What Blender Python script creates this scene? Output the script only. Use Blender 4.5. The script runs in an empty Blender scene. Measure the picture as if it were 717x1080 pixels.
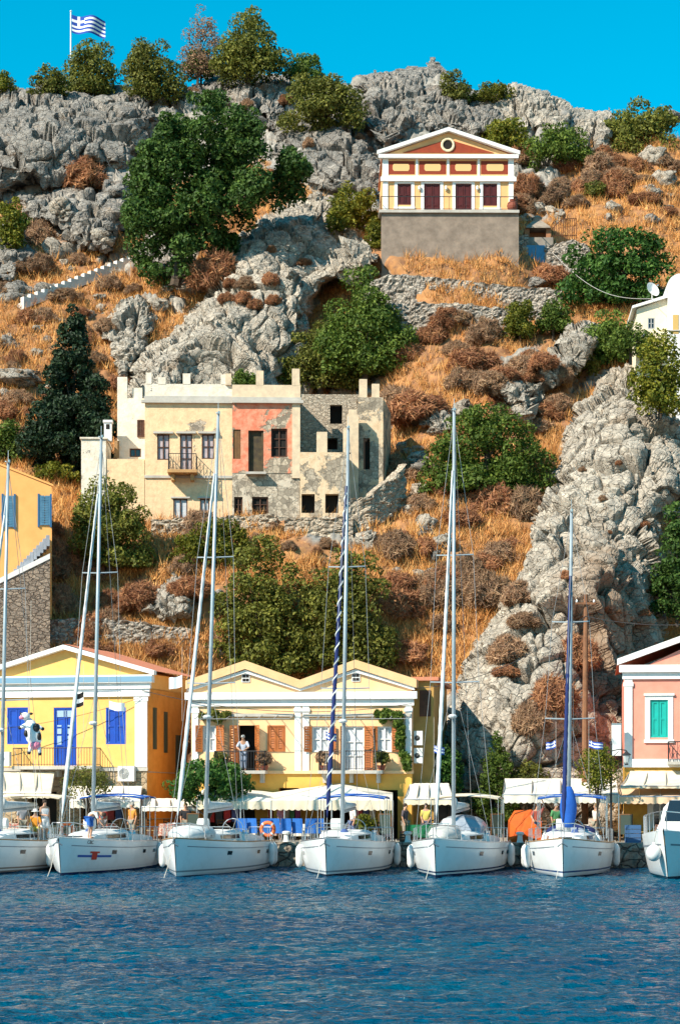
import bpy, math, random
import numpy as np
from mathutils import Vector, Matrix
random.seed(7); RNG = np.random.default_rng(7)
S = bpy.context.scene; COL = S.collection
R = math.radians
# ------------------------------------------------------------------ camera
F, CX, HY, H = 2200.0, 358.5, 830.0, 3.7       # focal length in px, principal column, horizon row, eye height
cam = bpy.data.cameras.new('camera'); camo = bpy.data.objects.new('camera', cam); COL.objects.link(camo)
cam.sensor_fit = 'VERTICAL'; cam.sensor_height = 24; cam.lens = 24*F/1080; cam.shift_y = (HY-540)/1080
cam.clip_start = 0.5; cam.clip_end = 3000
camo.location = (0, 0, H); camo.rotation_euler = (R(90), 0, 0); S.camera = camo
def W(px, py, Y): return Vector(((px-CX)*Y/F, Y, H+(HY-py)*Y/F))
# ------------------------------------------------------------------ light
SUN = Vector((-0.60, -0.50, 0.62)).normalized()
sl = bpy.data.lights.new('sun', 'SUN'); so = bpy.data.objects.new('sun', sl); COL.objects.link(so)
sl.energy = 5.0; sl.angle = R(0.5); sl.color = (1, 0.90, 0.75)
so.rotation_euler = (-SUN).to_track_quat('-Z', 'Y').to_euler(); so.location = (-60, -60, 80)
w = bpy.data.worlds.new('World'); S.world = w; w.use_nodes = True
nt = w.node_tree; bg = nt.nodes['Background']; sky = nt.nodes.new('ShaderNodeTexSky')
sky.sky_type = 'NISHITA'; sky.sun_disc = False; sky.sun_elevation = math.asin(SUN.z)
sky.sun_rotation = math.atan2(SUN.x, SUN.y); sky.air_density = 1.0; sky.dust_density = 0.1; sky.ozone_density = 2.0
hs = nt.nodes.new('ShaderNodeHueSaturation'); hs.inputs['Hue'].default_value = 0.466; hs.inputs['Saturation'].default_value = 1.7
nt.links.new(sky.outputs[0], hs.inputs['Color']); nt.links.new(hs.outputs[0], bg.inputs[0]); bg.inputs[1].default_value = 0.115
vs = S.view_settings; vs.view_transform = 'Standard'; vs.look = 'None'; vs.gamma = 1; vs.exposure = 0.75; vs.use_curve_mapping = False
S.cycles.max_bounces = 6; S.cycles.diffuse_bounces = 3; S.cycles.glossy_bounces = 3; S.cycles.transmission_bounces = 4
S.cycles.transparent_max_bounces = 6; S.cycles.use_denoising = True; S.cycles.caustics_reflective = False; S.cycles.caustics_refractive = False
# ------------------------------------------------------------------ materials
MATS = {}
def new_mat(name):
    m = bpy.data.materials.new(name); m.use_nodes = True
    t = m.node_tree; return m, t, t.nodes['Principled BSDF']
def node(t, kind, **k):
    n = t.nodes.new('ShaderNode'+kind)
    for a, b in k.items(): setattr(n, a, b)
    return n
def ramp(t, fac, stops, interp='LINEAR'):
    r = node(t, 'ValToRGB'); r.color_ramp.interpolation = interp; e = r.color_ramp.elements
    while len(e) < len(stops): e.new(0.5)
    for i, (p, c) in enumerate(stops):
        e[i].position = p; e[i].color = (c, c, c, 1) if isinstance(c, (int, float)) else tuple(c)+(1,)
    t.links.new(fac, r.inputs[0]); return r.outputs[0]
def noise(t, scale, detail=4, rough=0.6, vec=None, dist=0):
    n = node(t, 'TexNoise'); n.inputs['Scale'].default_value = scale; n.inputs['Detail'].default_value = detail
    n.inputs['Roughness'].default_value = rough; n.inputs['Distortion'].default_value = dist
    if vec is not None: t.links.new(vec, n.inputs['Vector'])
    return n.outputs['Fac']
def mixc(t, fac, a, b, mode='MIX'):
    m = node(t, 'Mix', data_type='RGBA', blend_type=mode)
    for v, i in ((fac, 0), (a, 6), (b, 7)):
        if isinstance(v, (int, float)): m.inputs[i].default_value = v
        elif isinstance(v, tuple): m.inputs[i].default_value = v+(1,)
        else: t.links.new(v, m.inputs[i])
    return m.outputs[2]
def pos(t): return node(t, 'NewGeometry').outputs['Position']
def objco(t): return node(t, 'TexCoord').outputs['Object']
def bump(t, b, h, strength=0.4, dist=0.05):
    n = node(t, 'Bump'); n.inputs['Strength'].default_value = strength; n.inputs['Distance'].default_value = dist
    t.links.new(h, n.inputs['Height']); t.links.new(n.outputs[0], b.inputs['Normal'])
def M(name, c, c2=None, scale=1.5, rough=0.8, bmp=0.0, bscale=12, metal=0, spec=0.3, lo=0.35, hi=0.65, coat=0):
    if name in MATS: return MATS[name]
    m, t, b = new_mat(name); MATS[name] = m
    b.inputs['Base Color'].default_value = tuple(c)+(1,); b.inputs['Roughness'].default_value = rough
    b.inputs['Metallic'].default_value = metal; b.inputs['Specular IOR Level'].default_value = spec
    if c2 is not None:
        f = ramp(t, noise(t, scale, 6, 0.65, objco(t)), [(lo, 0.0), (hi, 1.0)])
        t.links.new(mixc(t, f, tuple(c), tuple(c2)), b.inputs['Base Color'])
    if bmp: bump(t, b, noise(t, bscale, 5, 0.65, objco(t)), bmp, 0.03)
    return m
# ------------------------------------------------------------------ mesh builder
class MB:
    def __init__(s): s.v = []; s.f = []; s.m = []
    def add(s, vs, fs, mi=0, X=None):
        o = len(s.v)
        s.v += [tuple(X @ Vector(p)) if X is not None else tuple(p) for p in vs]
        s.f += [tuple(i+o for i in f) for f in fs]; s.m += [mi]*len(fs); return s
    def box(s, x0, x1, y0, y1, z0, z1, mi=0, X=None):
        v = [(x, y, z) for z in (z0, z1) for y in (y0, y1) for x in (x0, x1)]
        return s.add(v, [(0, 2, 3, 1), (4, 5, 7, 6), (0, 1, 5, 4), (2, 6, 7, 3), (0, 4, 6, 2), (1, 3, 7, 5)], mi, X)
    def prism(s, poly, y0, y1, mi=0, X=None):          # polygon in (x,z), extruded along y
        n = len(poly); v = [(x, y0, z) for x, z in poly]+[(x, y1, z) for x, z in poly]
        f = [tuple(range(n)), tuple(range(2*n-1, n-1, -1))]+[(i, i+n, (i+1) % n+n, (i+1) % n) for i in range(n)]
        return s.add(v, f, mi, X)
    def hprism(s, poly, z0, z1, mi=0, X=None):         # polygon in (x,y), extruded along z
        n = len(poly); v = [(x, y, z0) for x, y in poly]+[(x, y, z1) for x, y in poly]
        f = [tuple(range(n-1, -1, -1)), tuple(range(n, 2*n))]+[(i, (i+1) % n, (i+1) % n+n, i+n) for i in range(n)]
        return s.add(v, f, mi, X)
    def tube(s, pts, r, n=6, mi=0, X=None, caps=True):
        pts = [Vector(p) for p in pts]; rr = r if isinstance(r, (list, tuple)) else [r]*len(pts)
        vs = []; up = None
        for i, p in enumerate(pts):
            d = (pts[min(i+1, len(pts)-1)]-pts[max(i-1, 0)]).normalized()
            if up is None: up = d.orthogonal().normalized()
            a = (up-d*up.dot(d))
            a = a.normalized() if a.length > 1e-6 else d.orthogonal().normalized()
            up = a; b = d.cross(a)
            for k in range(n):
                t = 2*math.pi*k/n; vs.append(p+(a*math.cos(t)+b*math.sin(t))*rr[i])
        fs = [(i*n+k, i*n+(k+1) % n, (i+1)*n+(k+1) % n, (i+1)*n+k) for i in range(len(pts)-1) for k in range(n)]
        if caps: fs += [tuple(range(n-1, -1, -1)), tuple(range((len(pts)-1)*n, len(pts)*n))]
        return s.add(vs, fs, mi, X)
    def lathe(s, prof, n=12, c=(0, 0, 0), mi=0, X=None):   # prof: (r, z)
        vs = [(c[0]+r*math.cos(2*math.pi*k/n), c[1]+r*math.sin(2*math.pi*k/n), c[2]+z) for r, z in prof for k in range(n)]
        fs = [(i*n+k, i*n+(k+1) % n, (i+1)*n+(k+1) % n, (i+1)*n+k) for i in range(len(prof)-1) for k in range(n)]
        fs += [tuple(range(n-1, -1, -1)), tuple(range((len(prof)-1)*n, len(prof)*n))]
        return s.add(vs, fs, mi, X)
    def ball(s, c, r, n=10, m=7, mi=0, X=None):
        rx, ry, rz = (r, r, r) if isinstance(r, (int, float)) else r
        vs = [(c[0]+rx*math.sin(math.pi*j/m)*math.cos(2*math.pi*k/n), c[1]+ry*math.sin(math.pi*j/m)*math.sin(2*math.pi*k/n), c[2]-rz*math.cos(math.pi*j/m)) for j in range(1, m) for k in range(n)]
        a = len(vs); vs += [(c[0], c[1], c[2]-rz), (c[0], c[1], c[2]+rz)]
        fs = [(j*n+k, j*n+(k+1) % n, (j+1)*n+(k+1) % n, (j+1)*n+k) for j in range(m-2) for k in range(n)]
        fs += [(a, (k+1) % n, k) for k in range(n)]+[(a+1, (m-2)*n+k, (m-2)*n+(k+1) % n) for k in range(n)]
        return s.add(vs, fs, mi, X)
    def loft(s, rings, closed=False, mi=0, X=None, cap=False):
        n = len(rings[0]); vs = [p for r in rings for p in r]; kk = n if closed else n-1
        fs = [(i*n+k, i*n+(k+1) % n, (i+1)*n+(k+1) % n, (i+1)*n+k) for i in range(len(rings)-1) for k in range(kk)]
        if cap: fs += [tuple(range(n-1, -1, -1)), tuple(range((len(rings)-1)*n, len(rings)*n))]
        return s.add(vs, fs, mi, X)
    def quad(s, *p, mi=0, X=None): return s.add(p, [tuple(range(len(p)))], mi, X)
    def build(s, name, mats, parent=None, smooth=False, **k):
        me = bpy.data.meshes.new(name); me.from_pydata(s.v, [], s.f)
        for m in (mats if isinstance(mats, (list, tuple)) else [mats]): me.materials.append(m)
        if len(me.materials) > 1: me.polygons.foreach_set('material_index', s.m)
        if smooth: me.polygons.foreach_set('use_smooth', [True]*len(me.polygons))
        me.update(); o = bpy.data.objects.new(name, me); COL.objects.link(o)
        if parent is not None: o.parent = parent
        if k: tag(o, **k)
        return o
def tag(o, label=None, cat=None, group=None, kind=None):
    if label: o['label'] = label
    if cat: o['category'] = cat
    if group: o['group'] = group
    if kind: o['kind'] = kind
    return o
def thing(name, label, cat, loc=(0, 0, 0), rz=0, group=None):
    o = bpy.data.objects.new(name, None); COL.objects.link(o); o.location = loc; o.rotation_euler = (0, 0, rz)
    o.empty_display_size = 0.3
    return tag(o, label, cat, group)
def copy_tree(o, parent=None):
    c = o.copy(); COL.objects.link(c); c.parent = parent
    for ch in [x for x in o.children]: copy_tree(ch, c)
    return c
def np_mesh(name, v, f, mats, parent=None, smooth=False, attr=None):
    """v (n,3) array, f (m,k) array of one face size"""
    me = bpy.data.meshes.new(name); n, m, k = len(v), len(f), f.shape[1]
    me.vertices.add(n); me.vertices.foreach_set('co', np.asarray(v, np.float32).ravel())
    me.loops.add(m*k); me.loops.foreach_set('vertex_index', np.asarray(f, np.int32).ravel())
    me.polygons.add(m); me.polygons.foreach_set('loop_start', np.arange(0, m*k, k, dtype=np.int32))
    me.polygons.foreach_set('use_smooth', np.full(m, bool(smooth)))
    for mm in (mats if isinstance(mats, (list, tuple)) else [mats]): me.materials.append(mm)
    for an, av in (attr or {}).items():
        a = me.attributes.new(an, 'FLOAT', 'POINT'); a.data.foreach_set('value', np.asarray(av, np.float32))
    me.update(calc_edges=True); me.validate()
    o = bpy.data.objects.new(name, me); COL.objects.link(o)
    if parent is not None: o.parent = parent
    return o
class Frame:
    """a building's own frame: x along the front, y inland, z up; uz() reads where a sight line meets the plane y=v"""
    def __init__(s, px, Y, z, ang):
        s.o = Vector(((px-CX)*Y/F, Y, z)); s.a = ang; s.u = Vector((math.cos(ang), math.sin(ang), 0)); s.n = Vector((-math.sin(ang), math.cos(ang), 0))
    def uz(s, px, py, v=0.0):
        d = Vector(((px-CX)/F, 1, (HY-py)/F)); c = Vector((0, 0, H)); p0 = s.o+s.n*v
        t = (p0-c).dot(s.n)/d.dot(s.n); q = c+d*t-s.o
        return q.dot(s.u), q.z
    def rect(s, x0, y0, x1, y1, v=0.0):
        a = s.uz(x0, y1, v); b = s.uz(x1, y0, v); return a[0], b[0], a[1], b[1]
    def empty(s, name, label, cat, group=None): return thing(name, label, cat, s.o, s.a, group)
    def w(s, u, v, z): return s.o+s.u*u+s.n*v+Vector((0, 0, z))
# ------------------------------------------------------------------ noise on arrays
def _h(ix, iy, iz, seed):
    h = (ix.astype(np.int64)*374761393+iy.astype(np.int64)*668265263+iz.astype(np.int64)*1274126177+seed*974634777) & 0xFFFFFFFF
    h = ((h ^ (h >> 13))*1274126177) & 0xFFFFFFFF; h = ((h ^ (h >> 16))*2246822519) & 0xFFFFFFFF
    return ((h ^ (h >> 15)) & 0xFFFFFF)/float(0xFFFFFF)
def vnoise(p, seed=0):
    i = np.floor(p).astype(np.int64); f = p-i; f = f*f*(3-2*f); r = 0
    for dx in (0, 1):
        for dy in (0, 1):
            for dz in (0, 1):
                wgt = (f[:, 0] if dx else 1-f[:, 0])*(f[:, 1] if dy else 1-f[:, 1])*(f[:, 2] if dz else 1-f[:, 2])
                r = r+wgt*_h(i[:, 0]+dx, i[:, 1]+dy, i[:, 2]+dz, seed)
    return r*2-1
def fbm(p, octv=4, seed=0, gain=0.5):
    r = 0; a = 1; q = p.copy()
    for o in range(octv): r = r+a*vnoise(q, seed+o); q = q*2.03+17.3; a *= gain
    return r
def worley(p, seed=0):
    i = np.floor(p).astype(np.int64); n = len(p)
    f1 = np.full(n, 9.0); f2 = np.full(n, 9.0); c1 = np.zeros((n, 3)); id1 = np.zeros((n, 3), np.int64)
    for dx in (-1, 0, 1):
        for dy in (-1, 0, 1):
            for dz in (-1, 0, 1):
                a, b, c = i[:, 0]+dx, i[:, 1]+dy, i[:, 2]+dz
                q = np.stack([a+_h(a, b, c, seed+1), b+_h(a, b, c, seed+2), c+_h(a, b, c, seed+3)], 1)
                d = np.sqrt(((q-p)**2).sum(1)); nr = d < f1
                f2 = np.where(nr, f1, np.minimum(f2, d)); f1 = np.where(nr, d, f1)
                c1[nr] = q[nr]; id1[nr] = np.stack([a, b, c], 1)[nr]
    return f1, f2, c1, id1
def rockdisp(P, seed=0, size=2.4, amp=0.8, st=(1.12, 1.0, 0.74), fine=1.0):
    """blocky limestone: tilted Voronoi blocks at two sizes with open joints, plus pitted roughness"""
    s3 = np.array(st)
    wv = np.stack([fbm(P*0.35+o, 3, seed+40+o) for o in (0, 31, 67)], 1)
    d = 0
    wf = np.stack([fbm(P*1.3+o, 2, seed+60+o) for o in (0, 31, 67)], 1)
    for k, (sc, a) in enumerate(((size*1.3, amp*1.3), (size*0.5, amp*0.46*fine), (size*0.2, amp*0.09*fine))):
        q = (P*s3+wv*sc*0.28+wf*sc*0.04)/sc
        f1, f2, c1, idc = worley(q, seed+11*k)
        e = f2-f1
        off = _h(idc[:, 0], idc[:, 1], idc[:, 2], seed+5+k)-0.5
        g = np.stack([_h(idc[:, 0], idc[:, 1], idc[:, 2], seed+6+k+j)-0.5 for j in (0, 20, 40)], 1)
        rnd = np.sqrt(np.clip(1-(1-np.minimum(e, 0.5)/0.5)**2, 0, 1))
        d = d+a*(off*0.6+(g*(q-c1)).sum(1)*(1.25, 0.95, 0.5)[k]+(rnd-0.7)*(0.18, 0.28, 0.4)[k])-a*(0.95, 0.95, 0.5)[k]*np.exp(-(e/(0.042, 0.06, 0.1)[k])**2)
    d = d+amp*0.09*fbm(P*1.0, 5, seed+77, 0.55)
    return d
# ================================================================== hillside
CTRL = np.array([(-140,905,119),(100,905,116.5),(300,905,116),(450,905,114),(500,905,110.5),(560,905,109.5),(640,905,110.5),(720,905,116),(860,905,118),
(0,800,118),(200,800,117),(380,800,117),(470,800,114),(520,800,112.5),(600,800,112.5),(660,800,115),(760,800,119),(860,800,121),
(-140,700,121),(0,690,116.9),(100,688,116.6),(200,690,116.8),(300,700,118.4),(60,655,119),(140,655,119),(430,700,118),(500,700,117),(560,700,116),(640,700,117),(720,700,120),(860,700,125),
(-140,600,124),(60,600,122.2),(200,600,121.7),(350,600,121.4),(430,600,122),(540,600,122),(600,600,121.5),(680,600,122),(760,600,127),
(40,550,125),(160,550,125.5),(280,550,125.4),(400,550,126),(480,550,126),(560,550,126),(700,550,126),(860,550,132),
(-140,480,136),(0,480,134.5),(100,480,138),(250,480,139),(400,480,138),(440,480,133),(500,480,131.5),(560,480,131),(620,480,130.5),(700,480,131),(860,480,138),
(-140,400,144),(0,400,141.5),(60,400,142),(150,400,144),(260,400,147),(380,400,145),(430,400,140),(520,400,138.5),(600,400,138.5),(660,400,138),(720,400,139),(860,400,146),
(-140,320,153),(0,320,150),(100,320,151),(200,320,151),(300,320,152),(400,320,150),(470,318,145.6),(560,320,147.5),(640,320,147),(720,320,148),(860,320,155),
(410,279,148.2),(470,280,148.2),(535,281,148.2),(410,267,149.6),(470,267,149.6),(535,268,149.6),(600,285,151),(480,250,155),(-140,230,163),(0,230,161),(100,230,161),(250,230,161),(380,230,160),(470,230,161),(560,230,161),(620,230,159),(720,230,160),(860,230,168),
(-140,140,173),(0,140,171),(100,140,172),(250,140,170),(400,140,169),(470,140,171),(560,140,172),(640,140,172),(720,140,172),(860,140,178),
(0,80,179),(150,80,179),(300,80,178),(420,75,179),(500,80,180),(640,90,180),(860,90,185)], float)
CTRL = np.concatenate([CTRL]+[[(xx, y, Y+3) for x_, y, Y in CTRL if x_ == sx] for xx, sx in ((-300, -140), (-440, -140), (1020, 860), (1200, 860))])
def _tps(r2): return r2*np.log(r2+1e-9)*0.5
_cp = CTRL[:, :2]/300.0
_K = _tps(((_cp[:, None]-_cp[None])**2).sum(2))+np.eye(len(_cp))*0.002
_P = np.c_[np.ones(len(_cp)), _cp]
_A = np.block([[_K, _P], [_P.T, np.zeros((3, 3))]])
_wt = np.linalg.solve(_A, np.r_[CTRL[:, 2], np.zeros(3)])
def depth(px, py):
    q = np.stack([px, py], 1)/300.0; out = np.empty(len(q))
    for i in range(0, len(q), 40000):
        a = q[i:i+40000]; k = _tps(((a[:, None]-_cp[None])**2).sum(2))
        out[i:i+40000] = k@_wt[:len(_cp)]+_wt[-3]+a@_wt[-2:]
    return out
def W_np(px, py, Y): return np.stack([(px-CX)*Y/F, Y, H+(HY-py)*Y/F], 1)
SKY = np.array([(-140,104),(0,99),(100,102),(150,106),(185,108),(230,92),(300,88),(390,86),(440,84),(480,94),(520,112),(590,122),(640,136),(717,152),(860,165)], float)
def grid_faces(nr, nc):
    i = np.arange((nr-1)*nc).reshape(nr-1, nc)[:, :-1].ravel(); return np.stack([i, i+1, i+nc+1, i+nc], 1)
def grid_normals(P, nr, nc):
    G = P.reshape(nr, nc, 3); n = np.cross(np.gradient(G, axis=1), np.gradient(G, axis=0)).reshape(-1, 3)
    return n/np.maximum(np.linalg.norm(n, axis=1), 1e-9)[:, None]
# where bare rock breaks through the slope: (px, py, rx, ry, weight)
ROCKY = [(60,150,140,90,1.2),(60,240,110,60,.15),(260,130,150,60,.75),(360,170,70,70,.6),(450,100,80,50,1.1),(560,120,70,40,.9),(570,200,40,50,.8),(690,185,50,35,.4),
         (570,380,60,40,.5),(440,500,40,80,.35),(560,740,70,60,.9),(20,380,60,60,.1),(420,290,90,40,.4),
         (620,190,70,50,-.5),(630,290,80,60,-.6),(500,600,70,120,-.35),(250,640,120,50,-.5),(30,340,80,30,-.3),(460,250,60,30,-.9)]
nc, nr = 620, 400
pxg = np.concatenate([np.linspace(-420, -142, 70), np.linspace(-140, 860, 470), np.linspace(863, 1180, 80)]); tg = np.linspace(0, 1, nr)
PX = np.tile(pxg, nr); TT = np.repeat(tg, nc)
top = np.interp(pxg, SKY[:, 0], SKY[:, 1]); PY = 905+(np.tile(top, nr)-905)*TT
Pb = W_np(PX, PY, depth(PX, PY))
rk = 0.0
for a, b, c, d, e in ROCKY: rk = rk+e*np.exp(-(((PX-a)/c)**2+((PY-b)/d)**2))
rk = np.clip((rk+fbm(Pb*0.16, 4, 3)*0.55+fbm(Pb*0.7, 3, 9)*0.25-0.28)*3.2, 0, 1)
nrm = grid_normals(Pb, nr, nc)
if nrm[:, 1].mean() > 0: nrm = -nrm
Ph = Pb+nrm*(rk*(rockdisp(Pb, 100, 2.6, 0.95)+0.35)+(1-rk)*(0.35*fbm(Pb*0.5, 4, 50)+0.10*fbm(Pb*2.1, 3, 60)))[:, None]
last = Ph[-nc:]
back = []
for dy, dz in ((2, -.1), (5, -.8), (10, -2.5), (22, -8), (60, -30)):
    b = last.copy(); b[:, 1] += dy; b[:, 2] = last[:, 2]*(1 if dy < 10 else .97)+dz; back.append(b)
Pall = np.concatenate([Ph]+back); rka = np.concatenate([rk]+[rk[-nc:]]*5)

def rock_material(name, light, dark, stain=False, joints=True):
    m, t, b = new_mat(name); p = pos(t)
    big = ramp(t, noise(t, 0.22, 5, 0.6, p), [(0.35, 0.0), (0.65, 1.0)])
    c = mixc(t, big, light, dark)
    mid = ramp(t, noise(t, 1.7, 6, 0.7, p, 0.4), [(0.36, 0.0), (0.62, 1.0)])
    c = mixc(t, mid, tuple(x*0.62 for x in dark), c)
    oc = ramp(t, noise(t, 0.55, 6, 0.72, p, 0.8), [(0.56, 0.0), (0.72, 0.55)])
    c = mixc(t, oc, c, (0.36, 0.23, 0.13))
    sp = ramp(t, noise(t, 7.0, 5, 0.75, p), [(0.34, 0.0), (0.5, 1.0)])
    c = mixc(t, sp, tuple(x*0.5 for x in dark), c)
    if stain:                                                     # iron stains on the lower right of the cliff
        mp = node(t, 'Mapping'); mp.inputs['Location'].default_value = (-14.6, -112, -12.5); t.links.new(p, mp.inputs[0])
        sc = node(t, 'VectorMath', operation='MULTIPLY'); sc.inputs[1].default_value = (0.30, 0.05, 0.14); t.links.new(mp.outputs[0], sc.inputs[0])
        ln = node(t, 'VectorMath', operation='LENGTH'); t.links.new(sc.outputs[0], ln.inputs[0])
        nz = noise(t, 0.5, 6, 0.7, p); ad = node(t, 'Math', operation='MULTIPLY_ADD'); t.links.new(nz, ad.inputs[0]); ad.inputs[1].default_value = 1.6
        t.links.new(ln.outputs['Value'], ad.inputs[2])
        f = ramp(t, ad.outputs[0], [(0.9, 0.75), (1.0, 0.0)]); f = node(t, 'MapRange'); t.links.new(ad.outputs[0], f.inputs[0])
        f.inputs[1].default_value = 1.9; f.inputs[2].default_value = 1.2; f.inputs[3].default_value = 0; f.inputs[4].default_value = 0.6
        c = mixc(t, f.outputs[0], c, mixc(t, noise(t, 1.3, 5, 0.7, p), (0.36, 0.19, 0.085), (0.13, 0.08, 0.05)))
    t.links.new(c, b.inputs['Base Color']); b.inputs['Roughness'].default_value = 0.95; b.inputs['Specular IOR Level'].default_value = 0.15
    v = node(t, 'TexVoronoi', feature='DISTANCE_TO_EDGE'); v.inputs['Scale'].default_value = 1.6
    wp = node(t, 'Mix', data_type='RGBA'); wp.inputs[0].default_value = 0.18; t.links.new(p, wp.inputs[6])
    nn = node(t, 'TexNoise'); nn.inputs['Scale'].default_value = 1.2; t.links.new(p, nn.inputs['Vector'])
    sc2 = node(t, 'VectorMath', operation='ADD'); t.links.new(p, sc2.inputs[0]); t.links.new(nn.outputs['Color'], sc2.inputs[1]); t.links.new(sc2.outputs[0], v.inputs['Vector'])
    crk = ramp(t, v.outputs['Distance'], [(0.0, 0.0), (0.05, 1.0)])
    hsum = node(t, 'Math', operation='ADD')
    if joints: t.links.new(crk, hsum.inputs[0]); t.links.new(noise(t, 5, 8, 0.75, p), hsum.inputs[1])
    bump(t, b, hsum.outputs[0], 0.9, 0.18)
    return m, t, b, c
rock_pale = rock_material('pale_limestone', (0.66, 0.58, 0.475), (0.49, 0.43, 0.355), True)[0]
rock_mid = rock_material('weathered_limestone', (0.61, 0.535, 0.44), (0.43, 0.385, 0.325))[0]
rock_grey = rock_material('grey_limestone', (0.46, 0.415, 0.36), (0.28, 0.26, 0.235))[0]
hill_mat, t, b, c = rock_material('hillside_soil', (0.46, 0.42, 0.365), (0.29, 0.275, 0.25), False, False); p = pos(t)
soil = mixc(t, ramp(t, noise(t, 0.35, 5, 0.65, p), [(0.4, 0.0), (0.6, 1.0)]), (0.44, 0.215, 0.085), (0.28, 0.14, 0.07))
soil = mixc(t, ramp(t, noise(t, 1.1, 6, 0.7, p), [(0.46, 0.0), (0.62, 0.85)]), soil, (0.19, 0.10, 0.06))
soil = mixc(t, ramp(t, noise(t, 2.6, 5, 0.7, p), [(0.58, 0.0), (0.72, 0.6)]), soil, (0.58, 0.34, 0.14))
at = node(t, 'Attribute', attribute_name='rock')
t.links.new(mixc(t, ramp(t, at.outputs['Fac'], [(0.3, 0.0), (0.6, 1.0)]), soil, c), b.inputs['Base Color'])
hill = np_mesh('hillside', Pall, grid_faces(nr+5, nc), hill_mat, attr={'rock': rka}, smooth=True); hill['kind'] = 'structure'
SURF = [hill]
# ------------------------------------------------------------------ crags
def crag(poly, B, edge, mat, label, seed, size=2.6, amp=0.9, step=1.35, group=None, lean=0.0, back=0.0, fine=1.0):
    poly = np.array(poly, float); x0, y0 = poly.min(0)-24; x1, y1 = poly.max(0)+24
    nx, ny = int((x1-x0)/step), int((y1-y0)/step)
    gx, gy = np.meshgrid(np.linspace(x0, x1, nx), np.linspace(y1, y0, ny)); px, py = gx.ravel(), gy.ravel()
    d = np.full(len(px), 1e9); inside = np.zeros(len(px), bool); k = len(poly)
    for i in range(k):
        a, c = poly[i], poly[(i+1) % k]; e = c-a; q = np.stack([px-a[0], py-a[1]], 1)
        tt = np.clip((q@e)/(e@e), 0, 1); d = np.minimum(d, np.hypot(*(q-tt[:, None]*e).T))
        with np.errstate(divide='ignore', invalid='ignore'):
            inside ^= ((a[1] > py) != (c[1] > py)) & (px < (c[0]-a[0])*(py-a[1])/(c[1]-a[1])+a[0])
    d = np.where(inside, d, -d)
    base = depth(px, py); Q = W_np(px, py, base)
    d = d+6.0*fbm(Q*0.3, 4, seed+3)+3.0*fbm(Q*1.1, 3, seed+4)
    s = np.clip(d/edge, 0, 1); s = np.sqrt(1-(1-s)**2)
    bul = B*(0.85*s+0.15*np.clip(d/(edge*2.5), 0, 1))*(1+0.35*fbm(Q*0.12, 3, seed+9))
    bul = np.where(d < 0, d*0.16, bul)+lean*(py-y0)/(y1-y0)
    P = W_np(px, py, base-bul+back); n = grid_normals(P, ny, nx)
    if n[:, 1].mean() > 0: n = -n
    P = P+n*(rockdisp(P, seed, size, amp, fine=fine)*np.clip(0.35+d/14, 0.1, 1))[:, None]
    f = grid_faces(ny, nx); keep = (d[f] > -9).all(1); f = f[keep]
    used = np.unique(f); mp = np.zeros(len(P), int); mp[used] = np.arange(len(used))
    o = np_mesh('rock_crag', P[used], mp[f], mat, smooth=False); tag(o, label, 'crag', group); SURF.append(o); return o
crag([(645,385),(664,378),(684,396),(700,420),(735,455),(760,540),(700,548),(692,600),(704,660),(700,730),(700,900),(620,905),(520,900),(478,860),(470,800),(474,745),(498,690),(528,640),(548,600),(558,560),(578,520),(594,470),(606,430),(626,400)],
     7.0, 62, rock_pale, 'towering pale limestone crag rising beside the pink house', 1000, 3.1, 1.0, 1.2, fine=.75)
crag([(300,214),(335,208),(360,222),(385,248),(396,275),(372,297),(345,312),(325,338),(318,372),(322,420),(330,480),(160,480),(120,430),(128,408),(150,372),(182,345),(212,315),(234,275),(260,245)],
     7.6, 44, rock_pale, 'broad grey crag rising straight behind the ruined houses', 1100, 4.0, 1.1, 1.2, fine=.7)
crag([(125,318),(150,306),(162,335),(152,372),(130,402),(116,384),(112,345)], 3.2, 20, rock_mid, 'narrow rock tooth between the cypress and the broad crag', 1200, 2.0, 0.8)
crag([(-80,97),(0,94),(62,96),(120,100),(158,104),(168,124),(152,155),(137,187),(60,192),(20,200),(-80,205)], 5.5, 26, rock_grey, 'dark grey cliff wall beneath the flagpole', 1300, 4.6, 1.25, 1.4, fine=.6)
crag([(14,205),(60,194),(132,190),(140,228),(112,264),(86,258),(60,243),(30,238)], 3.8, 22, rock_grey, 'grey rock shelf below the flagpole cliff', 1400, 4.0, 1.1, 1.4, fine=.65)
crag([(-60,236),(-5,240),(20,246),(34,270),(22,300),(-60,305)], 3.0, 18, rock_grey, 'rounded grey outcrop at the frame edge below the rock shelf', 1500, 3.6, 1.0, 1.5, fine=.7)
crag([(190,104),(228,84),(300,86),(304,128),(332,136),(388,140),(402,168),(396,206),(336,204),(304,182),(284,142),(244,112)], 3.6, 26, rock_grey, 'blocky grey ridge beneath the round olive tree', 1600, 3.6, 1.1, 1.4, fine=.7)
crag([(384,88),(418,76),(452,72),(470,92),(518,110),(538,140),(500,146),(470,141),(440,141),(404,162),(386,134)], 3.6, 22, rock_grey, 'grey skyline crag directly behind the villa', 1700, 3.6, 1.1, 1.4, fine=.7)
crag([(500,104),(545,92),(574,104),(606,124),(592,142),(546,138),(508,128)], 3.0, 16, rock_mid, 'pale skyline rocks to the upper right of the villa', 1800, 3.4, 1.0, 1.4, fine=.7)
crag([(604,128),(642,122),(642,168),(612,158)], 1.8, 12, rock_mid, 'small rock between green bushes on the skyline', 1900, 2.0, 0.7, 1.6)
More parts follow.
